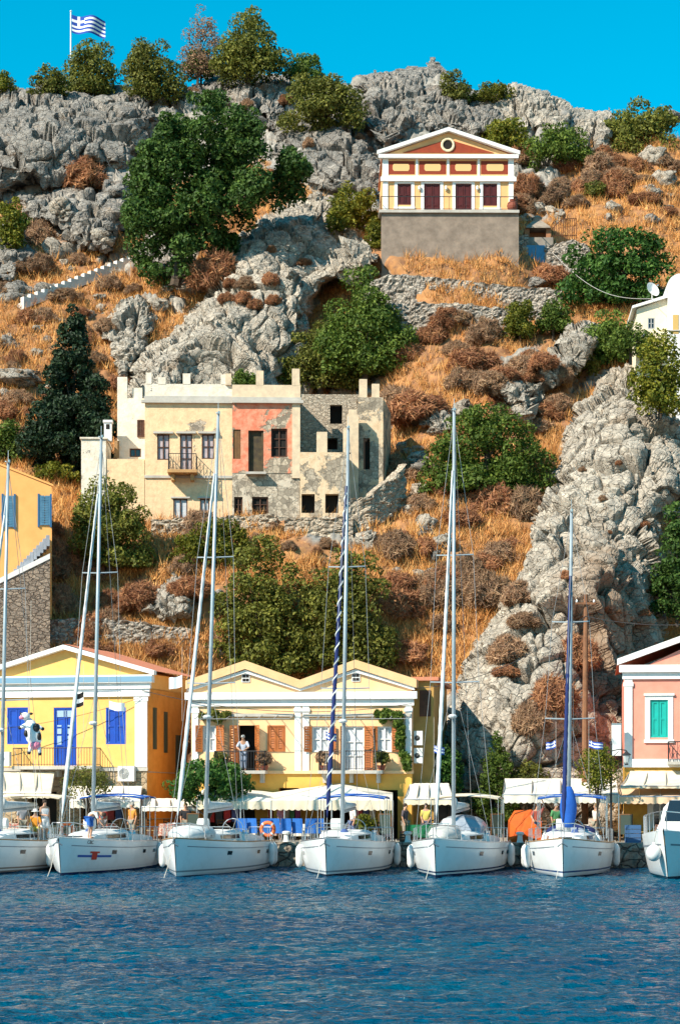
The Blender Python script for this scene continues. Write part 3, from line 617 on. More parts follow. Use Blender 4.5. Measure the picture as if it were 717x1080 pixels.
def peel_mat(name, paint, paint2, bare, thr=.52, sc=.55, zb=0.0):
    """old paint flaked off rubble: ragged patches with their own edges"""
    m, t, b = new_mat(name); p = objco(t)
    f = ramp(t, noise(t, sc, 7, .68, p, .3), [(thr-.012, 0.0), (thr+.012, 1.0)])
    pc = mixc(t, ramp(t, noise(t, 2.5, 6, .7, p), [(.4, 0.0), (.65, 1.0)]), paint, paint2)
    v = node(t, 'TexVoronoi'); v.inputs['Scale'].default_value = 3.2; t.links.new(p, v.inputs['Vector']); sp = node(t, 'SeparateColor'); t.links.new(v.outputs['Color'], sp.inputs[0])
    bc = mixc(t, sp.outputs[0], bare, tuple(x*.42 for x in bare)); e2 = node(t, 'TexVoronoi', feature='DISTANCE_TO_EDGE'); e2.inputs['Scale'].default_value = 3.2; t.links.new(p, e2.inputs['Vector']); bc = mixc(t, ramp(t, e2.outputs['Distance'], [(0, 0.0), (.06, 1.0)]), tuple(x*.25 for x in bare), bc); bc = mixc(t, ramp(t, noise(t, 7, 5, .7, p), [(.36, .7), (.55, 0.0)]), bc, tuple(x*.35 for x in bare))
    t.links.new(mixc(t, f, pc, bc), b.inputs['Base Color']); b.inputs['Roughness'].default_value = .95; b.inputs['Specular IOR Level'].default_value = .1
    iv = node(t, 'Math', operation='MULTIPLY_ADD'); t.links.new(f, iv.inputs[0]); iv.inputs[1].default_value = -1; t.links.new(noise(t, 8, 4, .7, p), iv.inputs[2]); bump(t, b, iv.outputs[0], .5, .06); return m
red_peel = peel_mat('peeling_red_plaster', (.64,.19,.11), (.72,.34,.22), (.58,.48,.36), .55)
cream_peel = peel_mat('peeling_cream_plaster', (.72,.56,.38), (.60,.42,.26), (.56,.47,.36), .51)
lower_peel = peel_mat('peeling_grey_plaster', (.60,.52,.41), (.50,.42,.33), (.58,.49,.38), .45, .7)
cream_stain = peel_mat('stained_cream_plaster', (.82,.58,.35), (.66,.45,.27), (.56,.46,.36), .63, .5)
pale_stain = peel_mat('stained_white_plaster', (.74,.68,.58), (.62,.54,.43), (.52,.46,.40), .63, .6)
def wall(mb, x0, x1, z0, z1, ops, y=0.0, reveal=.18, mi=0, mi2=None):
    """front face of a wall in the plane y with real openings and reveals"""
    xs = sorted({x0, x1, *[v for o in ops for v in o[:2]]}); zs = sorted({z0, z1, *[v for o in ops for v in o[2:4]]})
    xs = [v for v in xs if x0 <= v <= x1]; zs = [v for v in zs if z0 <= v <= z1]
    for i in range(len(xs)-1):
        for j in range(len(zs)-1):
            cx, cz = (xs[i]+xs[i+1])/2, (zs[j]+zs[j+1])/2
            if any(o[0] < cx < o[1] and o[2] < cz < o[3] for o in ops): continue
            mb.quad((xs[i], y, zs[j]), (xs[i+1], y, zs[j]), (xs[i+1], y, zs[j+1]), (xs[i], y, zs[j+1]), mi=mi)
    for a, b, c, d in [o[:4] for o in ops]:
        r = y+reveal; k = mi if mi2 is None else mi2
        mb.quad((a, y, c), (a, y, d), (a, r, d), (a, r, c), mi=k); mb.quad((b, y, d), (b, y, c), (b, r, c), (b, r, d), mi=k)
        mb.quad((a, y, d), (b, y, d), (b, r, d), (a, r, d), mi=k); mb.quad((b, y, c), (a, y, c), (a, r, c), (b, r, c), mi=k)
def block(mb, x0, x1, y0, y1, z0, z1, ops=(), mi=0, top=True, reveal=.18):
    """box with openings in its front"""
    wall(mb, x0, x1, z0, z1, list(ops), y0, reveal, mi)
    mb.quad((x0, y1, z0), (x0, y0, z0), (x0, y0, z1), (x0, y1, z1), mi=mi); mb.quad((x1, y0, z0), (x1, y1, z0), (x1, y1, z1), (x1, y0, z1), mi=mi)
    mb.quad((x1, y1, z0), (x0, y1, z0), (x0, y1, z1), (x1, y1, z1), mi=mi)
    if top: mb.quad((x0, y0, z1), (x1, y0, z1), (x1, y1, z1), (x0, y1, z1), mi=mi)
def win(root, r, mat_f, name='window', style='glass', y=.12, leaves=2, bars=2, mat_p=None, frame_w=.07):
    """a window or door set in the opening r: frame, leaves and panes"""
    a, b, c, d = r; m = MB(); f = frame_w
    m.box(a, a+f, y-.06, y+.05, c, d); m.box(b-f, b, y-.06, y+.05, c, d); m.box(a+f, b-f, y-.06, y+.05, d-f, d); m.box(a+f, b-f, y-.06, y+.05, c, c+f)
    x0, x1, z0, z1 = a+f, b-f, c+f, d-f
    if style == 'glass':
        wd = (x1-x0)/leaves
        for k in range(1, leaves): m.box(x0+k*wd-.035, x0+k*wd+.035, y-.05, y+.03, z0, z1)
        for j in range(1, bars+1):
            z = z0+(z1-z0)*j/(bars+1); m.box(x0, x1, y-.045, y+.02, z-.02, z+.02)
        o = m.build(name, mat_f, root); p = MB(); p.box(x0, x1, y+.025, y+.045, z0, z1); p.build('pane', mat_p or glass, o)
    else:                                                     # closed boarded or louvred leaves
        wd = (x1-x0)/leaves
        for k in range(leaves):
            p0, p1 = x0+k*wd+.012, x0+(k+1)*wd-.012; g = .09 if wd > .3 else .05
            m.box(p0, p1, y+.005, y+.03, z0, z1); m.box(p0, p0+g, y-.03, y+.005, z0, z1); m.box(p1-g, p1, y-.03, y+.005, z0, z1)
            nn = 3 if (z1-z0) > 1.9 else 2
            for j in range(nn+1):
                z = z0+(z1-z0-g)*j/nn; m.box(p0+g, p1-g, y-.03, y+.005, z, z+g)
            if style == 'louvre':
                ns = int((z1-z0)/.11)
                for j in range(ns):
                    z = z0+(z1-z0)*(j+.5)/ns; m.quad((p0+g, y-.025, z-.05), (p1-g, y-.025, z-.05), (p1-g, y+.004, z+.03), (p0+g, y+.004, z+.03))
        o = m.build(name, mat_f, root)
    return o
def shutter(root, hx, z0, z1, wd, ang, mat, y=-.03, flip=1):
    """an open shutter leaf hinged at x=hx; ang from the wall plane"""
    m = MB(); g = .07; ca, sa = math.cos(ang), math.sin(ang)
    X = Matrix.Translation((hx, y, 0)) @ Matrix(((flip*ca, 0, 0, 0), (-sa, 1, 0, 0), (0, 0, 1, 0), (0, 0, 0, 1))) 
    m.box(0, g, -.025, .02, z0, z1, X=X); m.box(wd-g, wd, -.025, .02, z0, z1, X=X)
    for z in (z0, (z0+z1)/2-g/2, z1-g): m.box(g, wd-g, -.025, .02, z, z+g, X=X)
    n = int((z1-z0)/.13)
    for j in range(n):
        z = z0+g+(z1-z0-2*g)*j/n; m.box(g, wd-g, -.012, .008, z, z+.09, X=X)
    return m.build('shutter', mat, root)
def railing(root, pts, z, h=.95, sp=.14, mat=None, name='railing', fancy=False, r=.014):
    m = MB()
    for i in range(len(pts)-1):
        a, b = Vector((*pts[i], z)), Vector((*pts[i+1], z)); L = (b-a).length; n = max(1, int(L/sp))
        m.tube([a+Vector((0, 0, h)), b+Vector((0, 0, h))], r*1.7, 5); m.tube([a+Vector((0, 0, .08)), b+Vector((0, 0, .08))], r*1.2, 4)
        for k in range(n+1):
            p = a+(b-a)*k/n; m.tube([p, p+Vector((0, 0, h))], r*(1.6 if k in (0, n) else 1), 4)
            if fancy and k < n:
                q = a+(b-a)*(k+.5)/n; m.tube([q+Vector(((b-a).normalized()*.05*math.sin(t)).to_tuple()[:2]+(.12+t*.11,)) for t in range(7)], r*.8, 4)
    return m.build(name, mat or iron, root)
def gable_prof(x0, x1, xa, ze, za): return [(x0, ze), (x1, ze), (xa, za)]
def rake(m, p, q, y0, y1, th, ov=0.0, mi=0):
    """raking cornice: a bar along the gable slope from p to q in (x,z)"""
    (x0, z0), (x1, z1) = p, q; m.prism([(x0, z0), (x1, z1), (x1, z1+th), (x0, z0+th)] if x1 > x0 else [(x1, z1), (x0, z0), (x0, z0+th), (x1, z1+th)], y0, y1, mi)
def tile_roof(root, xe, ze, xr, zr, y0, y1, mat, name='roof', wave=.22):
    """one pitched plane of barrel tiles from eave (xe,ze) to ridge (xr,zr), y0..y1"""
    n = int((y1-y0)/wave)*6; rows = 14; V = []; nx, nz = -(zr-ze), (xr-xe); L = math.hypot(nx, nz); nx, nz = nx/L, nz/L
    if nz < 0: nx, nz = -nx, -nz
    for i in range(rows*2):
        t = (i//2+(i % 2)*.999)/rows; drop = .008*(1-(i % 2))
        for j in range(n+1):
            y = y0+(y1-y0)*j/n; w = .028*abs(math.sin(math.pi*(y-y0)/wave))+drop+.02
            V.append((xe+(xr-xe)*t+nx*w, y, ze+(zr-ze)*t+nz*w))
    return np_mesh(name, np.array(V), grid_faces(rows*2, n+1), mat, root)
m, t, b = new_mat('terracotta_tiles'); MATS['tile'] = m; p = objco(t)
c = mixc(t, ramp(t, noise(t, 4, 4, .7, p), [(.35, 0.0), (.65, 1.0)]), redtile_c[0], redtile_c[1]); c = mixc(t, ramp(t, noise(t, 1, 4, .7, p), [(.5, 0.0), (.7, .7)]), c, (.42, .22, .14))
t.links.new(c, b.inputs['Base Color']); b.inputs['Roughness'].default_value = .9; tile = m
A_ST = -R(7)                                                      # the quay street runs slightly towards us on the right
def facade_Y(px): return 103.0/(1+math.tan(-A_ST)*(px-CX)/F)
GZ = 1.15                                                         # quay level
# ------------------------------------------------------------------ yellow house
fr = Frame(155, facade_Y(155), 0, -R(14)); h = fr.empty('yellow_house', 'yellow gabled house with blue shutters and side wall in a shade-toned orange', 'house')
xl, xr = fr.uz(-14, 740)[0], 0.0; zt = fr.uz(100, 727)[1]; zc = fr.uz(100, 713)[1]; xa, za = fr.uz(72, 685); zb = fr.uz(100, 809)[1]; D = 6.5
xa = (xl+xr)/2; wins = [fr.rect(8, 746, 30, 785), fr.rect(112, 746, 133, 785)]; door = fr.rect(57, 746, 81, 807.5)
m = MB(); block(m, xl, xr, 0, D, zb, zt+.05, wins+[door]); m.prism([(xl, zt), (xr, zt), (xr, zc+.1), (xa, za+.05), (xl, zc+.1)], .03, D-.05); m.build('wall', yellow_w, h)
sidew = [(.9, zb+.9, .5), (2.6, zb+.75, .5), (4.5, zb-.4, .7)]
m = MB(); m.quad((xr+.01, 0.02, GZ-.3), (xr+.01, D, GZ-.3), (xr+.01, D, zt), (xr+.01, .02, zt)); m.build('side_wall', shade_orange_w, h)  # the side's shade is put into its deep orange colour
for (yy, z0, wd) in sidew:
    w_ = MB(); w_.box(xr+.01, xr+.06, yy, yy+wd, z0, z0+2.1); w_.box(xr+.06, xr+.08, yy+.08, yy+wd-.08, z0+.08, z0+2.02); w_.build('window', M('grey_green_paint', (.07,.085,.06), rough=.7), h)
m = MB(); block(m, xl, xr, 0.02, D-.1, GZ-.3, zb, [fr.rect(30, 835, 60, 870), fr.rect(85, 835, 118, 870)], reveal=.5); m.build('ground_floor_wall', stone_mat('warm_masonry', (.55,.42,.27), (.42,.31,.2), (.40,.31,.21), 2.2), h)
m = MB(); m.box(xl+.3, xr-.3, .6, .65, GZ, zb-.2); m.build('shop_shade_sheet', dark_in, h)  # near-black sheet in place of the shade inside the shop
m = MB(); m.box(xl-.25, xr+.25, -.22, .0, zt+.0, zt+.30); m.box(xl-.18, xr+.18, -.14, .0, zt-.38, zt-.002); m.box(xl-.4, xr+.4, -.38, .02, zt+.30, zc+.02); m.build('cornice', trim_w, h)
m = MB(); m.box(xl-.4, xr+.4, -.40, -.385, zt+.34, zc-.06); m.build('blue_band', M('grey_blue_paint', (.16,.30,.42), rough=.6), h)
m = MB()
for a_, b_ in (((xl-.5, zc+.0), (xa, za)), ((xr+.5, zc+.0), (xa, za))): rake(m, a_, b_, -.38, .04, .22)
m.build('raking_cornice', trim_w, h)
px0, px1 = fr.uz(143, 760)[0], xr
m = MB()
for a_, b_ in ((px0, px1+.04), (xl-.04, xl+(px1-px0))): m.box(a_, b_, -.07, .0, zb, zt-.38); m.box(a_-.05, b_+.05, -.10, .0, zt-.62, zt-.40)
m.build('pilaster', trim_w, h)
tile_roof(h, xr+.5, zc+.16, xa, za+.24, .045, D+.6, tile); tile_roof(h, xl-.5, zc+.16, xa, za+.24, .045, D+.6, tile)
for r_ in wins: win(h, r_, blue_sh, 'window', 'panel', .06)
o = win(h, door, blue_sh, 'door', 'panel', .08, 2); a_, b_, c_, d_ = door; g_ = MB()
for k in range(2):
    for j in range(2): x = a_+.62+k*.01; g_.box(a_+.16+k*(b_-a_)/2*.93, a_+.16+k*(b_-a_)/2*.93+.24, .05, .062, c_+1.05+j*.55, c_+1.5+j*.55)
g_.box(a_+.12, b_-.12, .05, .06, d_-.48, d_-.14); g_.build('pane', M('pale_pane', (.30,.42,.55), rough=.15), o)
bx0, bx1 = fr.uz(22, 808)[0], fr.uz(107, 808)[0]
m = MB(); m.box(bx0, bx1, -1.1, 0, zb-.12, zb+.05)
for x in (bx0+.3, (bx0+bx1)/2, bx1-.3): m.prism([(x-.08, zb-.5), (x+.08, zb-.5), (x+.08, zb-.12), (x-.08, zb-.12)], -.5, 0)
m.build('balcony', concrete_l, h); railing(h, [(bx0+.05, 0), (bx0+.05, -1.05), (bx1-.05, -1.05), (bx1-.05, 0)], zb+.05, .9, .15)
m = MB(); m.box(xl, xr+.06, -.06, .0, zb-.2, zb-.02); m.build('string_course', concrete_l, h)
m = MB()
for z in (zb-.25, zb-1.6, zb-2.6): m.tube([(xr+.04, .1, z), (xr+.04, D, z-.05)], .025, 5)
m.build('pipe', concrete_l, h)
def ac_unit(fr, rect, label, v=0.0, group=None, par=0):
    a, b, c, d = fr.rect(*rect, v=v); o = thing('air_conditioner', label, 'air conditioner', fr.w((a+b)/2, v, c), fr.a, group); w2 = (b-a)/2; hh = d-c
    m = MB(); m.box(-w2, w2, -.34, -.04, 0, hh); m.box(-w2*.7, -w2*.6, -.04, .02, -.05, .02); m.box(w2*.6, w2*.7, -.04, .02, -.05, .02); m.build('casing', M('ac_white', (.62,.62,.60), rough=.5), o)
    m = MB(); cx = -w2*.25; rr = min(hh*.42, w2*.6)
    for k in range(5): m.tube([(cx+rr*(k+1)/5*math.cos(t*.5236), -.345, hh/2+rr*(k+1)/5*math.sin(t*.5236)) for t in range(13)], .012, 4)
    m.build('fan_grille', iron, o); return o
ac_unit(fr, (127, 808, 144, 824), 'grey air conditioner at the lower right corner of the yellow house')
ac_unit(fr, (-3, 793, 13, 808), 'air conditioner left of the yellow house balcony', v=-1.0)
YH = fr
# ------------------------------------------------------------------ cream double house
fr = Frame(434, facade_Y(434), 0, A_ST); h = fr.empty('double_house', 'cream house with two gables and brown shutters', 'house'); DH = fr
xl = fr.uz(202, 760)[0]; xr = 0.0; xm = fr.uz(317, 760)[0]; zt = fr.uz(300, 743)[1]; zc = fr.uz(300, 731)[1]; zb = fr.uz(300, 814)[1]; D = 10.5
g1 = fr.uz(257, 700); g2 = fr.uz(375, 696); zg = max(g1[1], g2[1])
R_ = lambda *a: fr.rect(*a)
w1 = R_(214, 765, 228, 793); w1d = R_(252, 765, 269, 813.4); w3 = R_(282, 765, 301, 793); w4 = R_(329, 766, 347, 793); w5 = R_(363, 766, 384, 813.4); w6 = R_(398, 766, 413, 793)
m = MB(); block(m, xl, xr, 0, D, zb, zt+.02, [w1, w1d, w3, w4, w5, w6], reveal=.22); 
for x0, x1, (xa, za) in ((xl, xm, g1), (xm, xr, g2)): m.prism([(x0, zt), (x1, zt), (x1, zc+.25), ((x0+x1)/2, zg-.38), (x0, zc+.25)], .03, D-.05)
m.build('wall', cream_w, h)
m = MB(); m.box(w1d[0]-.2, w1d[1]+.2, .9, .95, zb, zt-.3); m.build('room_shade_sheet', dark_in, h)  # dark sheet behind the open door, standing for the unlit room
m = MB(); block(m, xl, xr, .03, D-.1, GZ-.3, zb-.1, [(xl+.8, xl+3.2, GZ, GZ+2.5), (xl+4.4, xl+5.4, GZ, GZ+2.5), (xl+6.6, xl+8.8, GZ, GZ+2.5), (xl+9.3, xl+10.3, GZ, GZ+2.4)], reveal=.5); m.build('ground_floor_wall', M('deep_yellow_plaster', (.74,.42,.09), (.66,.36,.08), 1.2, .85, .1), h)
m = MB(); m.box(xl+.3, xr-.3, .6, .65, GZ, zb-.4); m.build('shop_shade_sheet', dark_in, h)  # near-black sheet whose colour gives the shade behind the ground-floor openings
m = MB(); m.box(xl-.28, xr+.28, -.30, .0, zt+.25, zc+.04); m.box(xl-.12, xr+.12, -.12, .0, zt-.08, zt+.25); m.build('cornice', trim_w, h)
m = MB()
for x0, x1 in ((xl, xm), (xm, xr)):
    xa = (x0+x1)/2; xa0, xa1 = x0-.15*(x0 == xl), x1+.15*(x1 == xr); k = .52
    rake(m, (xa0, zc+.10), (xa, zg-.62), -.14, .04, .16); rake(m, (xa1, zc+.10), (xa, zg-.62), -.14, .04, .16)
m.build('raking_moulding', trim_w, h)
for x0, x1 in ((xl, xm), (xm, xr)):
    xa = (x0+x1)/2; xa0, xa1 = x0-.25*(x0 == xl), x1+.25*(x1 == xr); m = MB()
    rake(m, (xa0, zc+.22), (xa, zg-.42), -.26, D, .42); rake(m, (xa1, zc+.22), (xa, zg-.42), -.26, D, .42)
    m.build('roof', M('cream_roof_render', (.74,.49,.26), (.66,.42,.21), 1.1, .9, .1), h)
    m = MB(); c0 = zc+.55; m.box(xa-.20, xa+.20, -.02, .06, c0, c0+.44); vm = m.build('vent', trim_w, h); m = MB()
    for i in (0, 1):
        for j in (0, 1): m.box(xa-.16+i*.17, xa-.01+i*.17, -.035, -.018, c0+.04+j*.19, c0+.18+j*.19)
    m.build('vent_hole', dark_in, vm)
m = MB()
for a_, b_ in (R_(203, 740, 209.5, 814)[:2], R_(311, 740, 317.5, 814)[:2], R_(319, 740, 326, 814)[:2], R_(427.5, 740, 434, 814)[:2]): m.box(a_, b_, -.07, 0, zb, zt-.08); m.box(a_-.05, b_+.05, -.10, 0, zt-.40, zt-.20)
m.build('pilaster', trim_w, h)
m = MB(); m.box(xl, xr+.1, -.12, 0, zb-.10, zb+.06)
m.build('string_course', cream_w, h)
for r_, mp_ in ((w1, curtain), (w4, curtain), (w6, curtain)): win(h, r_, trim_w, 'window', 'glass', .14, 2, 1, mp_)
win(h, w5, trim_w, 'door', 'glass', .14, 2, 2, curtain); win(h, w3, brown_sh, 'window', 'louvre', .05)
for x, f_, r_, wd, an in ((w1[0], -1, w1, .36, .35), (w1[1], 1, w1, .50, .5), (w1d[0], -1, w1d, .45, .35), (w1d[1], 1, w1d, .45, .9), (w4[0], -1, w4, .40, .4), (w4[1], 1, w4, .36, .3), (w5[1], 1, w5, .48, .3), (w6[0], -1, w6, .30, .3), (w6[1], 1, w6, .50, .35), (w5[0], -1, w5, .3, 1.0)):
    shutter(h, x, r_[2], r_[3], wd, an, brown_sh, -.03, f_)
balc = []
for a_, b_ in (R_(229, 790, 283, 813)[:2], R_(338, 790, 405, 813)[:2]):
    m = MB(); m.box(a_, b_, -1.0, -.12, zb-.10, zb+.06)
    for x in (a_+.25, (a_+b_)/2, b_-.25): m.prism([(x-.09, zb-.55), (x+.09, zb-.55), (x+.09, zb-.1), (x-.09, zb-.1)], -.45, 0)
    m.build('balcony', concrete_l, h); railing(h, [(a_+.05, 0), (a_+.05, -.95), (b_-.05, -.95), (b_-.05, 0)], zb+.06, .95, .13, fancy=False); balc.append((a_, b_))
for x0, x1, zz in ((fr.uz(211, 757)[0], fr.uz(310, 757)[0], fr.uz(250, 757)[1]), (fr.uz(320, 757)[0], fr.uz(433, 757)[0], fr.uz(350, 757)[1])):
    m = MB(); m.tube([(x0, -1.5, zz-.1), (x1, -1.5, zz-.1)], .018, 4); n = 7
    for k in range(n): x = x0+(x1-x0)*k/(n-1); m.tube([(x, 0, zz+.12), (x, -1.5, zz-.1)], .018, 4)
    m.build('awning_frame', M('grey_metal', (.3,.3,.3), rough=.5), h); m = MB(); m.box(x0, x1, -.16, -.02, zz+.05, zz+.2); m.build('awning_roll', concrete_l, h)
SW = Frame(437, facade_Y(434)+.5, 0, A_ST)
ac_unit(SW, (437, 771, 446, 786), 'upper air conditioner of the pair right of the double house'); ac_unit(SW, (437, 789, 446, 805), 'lower air conditioner of the pair right of the double house')
# dark narrow house between the double house and the crag
fr2 = Frame(436, facade_Y(434)+1.0, 0, A_ST); h = fr2.empty('narrow_house', 'narrow shaded ochre house squeezed right of the double house', 'house')
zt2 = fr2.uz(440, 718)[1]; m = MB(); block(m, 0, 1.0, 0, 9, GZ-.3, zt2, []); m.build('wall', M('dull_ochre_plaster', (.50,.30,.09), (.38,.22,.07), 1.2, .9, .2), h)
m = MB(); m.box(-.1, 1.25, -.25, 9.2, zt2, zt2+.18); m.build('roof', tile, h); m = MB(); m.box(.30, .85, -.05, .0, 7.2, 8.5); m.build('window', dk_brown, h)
m = MB(); m.box(1.02, 2.0, .8, 8, GZ-.3, 5.6); m.build('passage_shade_block', M('passage_shade', (.10,.08,.06), (.06,.05,.045), 3, .9, .3), h)  # dark block whose colour stands for the shade of the passage
# ------------------------------------------------------------------ pink house
fr = Frame(658, facade_Y(658), 0, A_ST); h = fr.empty('pink_house', 'pink gabled house with turquoise shutter at right', 'house'); PH = fr
xr = 10.5; zt = fr.uz(680, 713)[1]; zc = fr.uz(680, 702)[1]; zb = fr.uz(680, 806)[1]; D = 10; rakes = fr.uz(717, 678); sl_ = (rakes[1]-zc)/(rakes[0]+.2); za = zc+sl_*(xr/2)
w1 = fr.rect(685, 738, 704, 778); w2 = (6.6, 7.5, w1[2], w1[3]); dr = fr.rect(722, 738, 744, 805); gw = fr.rect(687, 846, 704, 873)
m = MB(); block(m, 0, xr, 0, D, zb, zt+.02, [w1, dr, w2]); m.prism([(0, zt), (xr, zt), (xr/2, za)], .05, D-.05); m.build('wall', pink_w, h)
m = MB(); block(m, 0, xr, .02, D-.1, GZ-.3, zb-.02, [gw]); m.build('ground_floor_wall', M('boarded_yellow', (.66,.36,.06), (.52,.27,.05), 3, .7, .2), h)
m = MB(); wv = gw; m.box(wv[0]-.22, wv[0], -.02, .02, wv[2]-.1, wv[3]+.2); m.box(wv[1], wv[1]+.22, -.02, .02, wv[2]-.1, wv[3]+.2); m.build('window_surround', trim_w, h); win(h, gw, trim_w, 'window', 'glass', .1, 2, 1)
m = MB(); m.box(-.25, xr+.25, -.30, 0, zt+.18, zc+.02); m.box(-.1, xr+.1, -.12, 0, zt-.15, zt+.18); m.build('cornice', trim_w, h)
m = MB(); rake(m, (-.35, zc+.02), (xr/2, za+.05), -.34, .05, .30); rake(m, (xr+.35, zc+.02), (xr/2, za+.05), -.34, .05, .30); m.build('raking_cornice', trim_w, h)
tile_roof(h, -.35, zc+.02, xr/2, za+.2, .06, D, tile); tile_roof(h, xr+.35, zc+.02, xr/2, za+.2, .06, D, tile)
m = MB()
for a_, b_ in ((0, .38), (xr-.38, xr)): m.box(a_, b_, -.07, 0, zb, zt-.15); m.box(a_-.05, b_+.05, -.10, 0, zt-.5, zt-.3)
m.build('pilaster', trim_w, h); m = MB(); m.box(-.05, xr, -.10, 0, zb-.15, zb+.25); m.build('string_course', trim_w, h)
for r_ in (w1, w2):
    m = MB(); a_, b_, c_, d_ = r_; s_ = .24
    m.box(a_-s_, a_, -.04, .02, c_-.1, d_+.2); m.box(b_, b_+s_, -.04, .02, c_-.1, d_+.2); m.box(a_, b_, -.04, .02, d_, d_+.2); m.box(a_-s_-.05, b_+s_+.05, -.10, .02, c_-.25, c_-.1); m.box(a_-s_-.06, b_+s_+.06, -.12, .02, d_+.2, d_+.3); m.build('window_surround', trim_w, h)
    win(h, r_, teal_sh, 'window', 'panel', .08)
win(h, dr, teal_sh, 'door', 'panel', .08)
b0 = fr.uz(703, 795)[0]; m = MB(); m.box(b0, b0+4.5, -.95, 0, zb-.02, zb+.12); m.build('balcony', concrete_l, h); railing(h, [(b0+.05, 0), (b0+.05, -.9), (b0+4.4, -.9), (b0+4.4, 0)], zb+.12, .95, .2, fancy=True, r=.018)
# ------------------------------------------------------------------ ruins
AR = R(2); fr = Frame(153, 126, 0, AR); zg_ = 17.0
h = fr.empty('cream_house', 'weathered cream house with small balcony beside the red ruin', 'house')
R_ = lambda *a, **k: fr.rect(*a, **k)
xl, xr = 0, fr.uz(245, 470)[0]; zt = fr.uz(200, 423)[1]; zp = fr.uz(200, 405)[1]; zs = fr.uz(200, 503)[1]
ws = [R_(166, 458, 179, 485), R_(213, 458, 226, 484)]; dr = R_(190, 458, 203, 497); lw = [R_(183, 526, 198, 547), R_(211, 526, 221, 548)]
m = MB(); block(m, xl, xr, 0, 7.5, zs, zt, ws+[dr]); block(m, xl, xr, .01, 7.5, zg_, zs, lw, top=False); m.build('wall', cream_stain, h)
m = MB(); m.box(xl-.05, xr, -.02, 7.5, zt, zt+.3); m.box(xl-.2, xr, -.22, .05, zt-.14, zt+.02); m.build('cornice', concrete_l, h)
m = MB(); m.box(xl, xr, 0, .3, zt+.3, zp); m.box(xl, xl+.3, .3, 7.5, zt+.3, zp)
for a_, b_, t_ in ((154, 160, 393), (167, 175, 398), (193, 201, 394), (233, 241, 395)): q_ = R_(a_, t_, b_, 404); m.box(q_[0], q_[1], -.02, .32, zp-.02, q_[3])
m.build('parapet', pale_stain, h)
m = MB(); m.box(xl-.02, xr, -.08, 0, zs-.08, zs+.08); m.build('string_course', concrete_l, h)
for r_ in ws+[dr]:
    m = MB(); m.box(r_[0]-.22, r_[1]+.22, -.22, 0, r_[3]+.02, r_[3]+.14); m.build('lintel_hood', concrete_l, h)
    win(h, r_, dk_brown, 'window' if r_ in ws else 'door', 'glass', .08, 2, 1 if r_ in ws else 2, M('pink_grey_pane', (.52,.42,.42), (.36,.30,.32), 3, .5))
for r_ in lw:
    m = MB(); m.box(r_[0]-.15, r_[1]+.15, -.10, 0, r_[3]+.02, r_[3]+.12); m.build('lintel_hood', concrete_l, h); win(h, r_, dk_brown, 'window', 'glass', .08, 2, 0, curtain)
b_ = R_(177, 480, 208, 499, v=-1.0); m = MB(); m.box(b_[0], b_[1], -1.2, -.01, zs+.1, zs+.28); m.prism([(b_[0]+.2, zs-.3), (b_[0]+.4, zs-.3), (b_[0]+.4, zs+.1), (b_[0]+.2, zs+.1)], -.8, 0); m.prism([(b_[1]-.4, zs-.3), (b_[1]-.2, zs-.3), (b_[1]-.2, zs+.1), (b_[1]-.4, zs+.1)], -.8, 0)
m.build('balcony', M('rusty_concrete', (.52,.30,.12), (.42,.24,.11), 2, .9, .2), h); railing(h, [(b_[0]+.05, 0), (b_[0]+.05, -1.15), (b_[1]-.05, -1.15), (b_[1]-.05, 0)], zs+.28, .95, .15, fancy=True)
# white wing and low lean-to on the left
l0 = fr.uz(124, 440, 1.5)[0]; zw = fr.uz(140, 420, 1.5)[1]; bw = R_(145, 443, 153, 461, v=1.5); sw = R_(137, 473, 149, 482, v=1.5)
m = MB(); block(m, l0, -.02, 1.5, 6, zg_, zw, [sw], reveal=.15); m.box(l0, l0+.6, 1.5, 2.0, zw, zw+1.3); m.box(l0+.9, l0+1.5, 1.8, 2.2, zw, zw+.7); m.build('white_wing_wall', pale_stain, h)
win(h, (bw[0], min(bw[1], -.12), bw[2], bw[3]), dk_brown, 'window', 'panel', 1.47); win(h, sw, dk_brown, 'window', 'glass', 1.58, 2, 0)
l1 = fr.uz(86, 500)[0]; l2 = fr.uz(112, 500)[0]; zl = fr.uz(98, 463)[1]; zl2 = fr.uz(130, 484)[1]
m = MB(); block(m, l2, -.03, .05, 1.45, zg_, zl2, []); m.build('low_wing_wall', cream_stain, h)
m = MB(); block(m, l1, l2, .0, 4, zg_, zl, []); m.box(l1-.08, l2+.08, -.1, 4.1, zl, zl+.1); m.build('store_room', pale_stain, h)
c_ = R_(110, 443, 118, 463, v=.3); m = MB(); m.box(c_[0], c_[1], .3, .85, zl-.05, c_[3]-.15); m.box(c_[0]-.06, c_[1]+.06, .24, .91, c_[3]-.15, c_[3]); ch = m.build('chimney', white_p, h); m = MB(); m.box(c_[0]+.12, c_[1]-.12, .285, .3, c_[3]-.55, c_[3]-.25); m.build('smoke_hole', dark_in, ch)
q_ = R_(121, 465, 126, 483, v=1.5); m = MB(); m.box(q_[0], q_[1], 1.42, 1.5, q_[2], q_[3]); m.build('shutter', M('faded_wood', (.42,.26,.12), (.3,.18,.09), 4, .8), h)
m = MB(); m.box(-.05, xr+.02, -.35, -.02, zg_-2, zg_+2.1); m.build('footing', rubble_w, h)
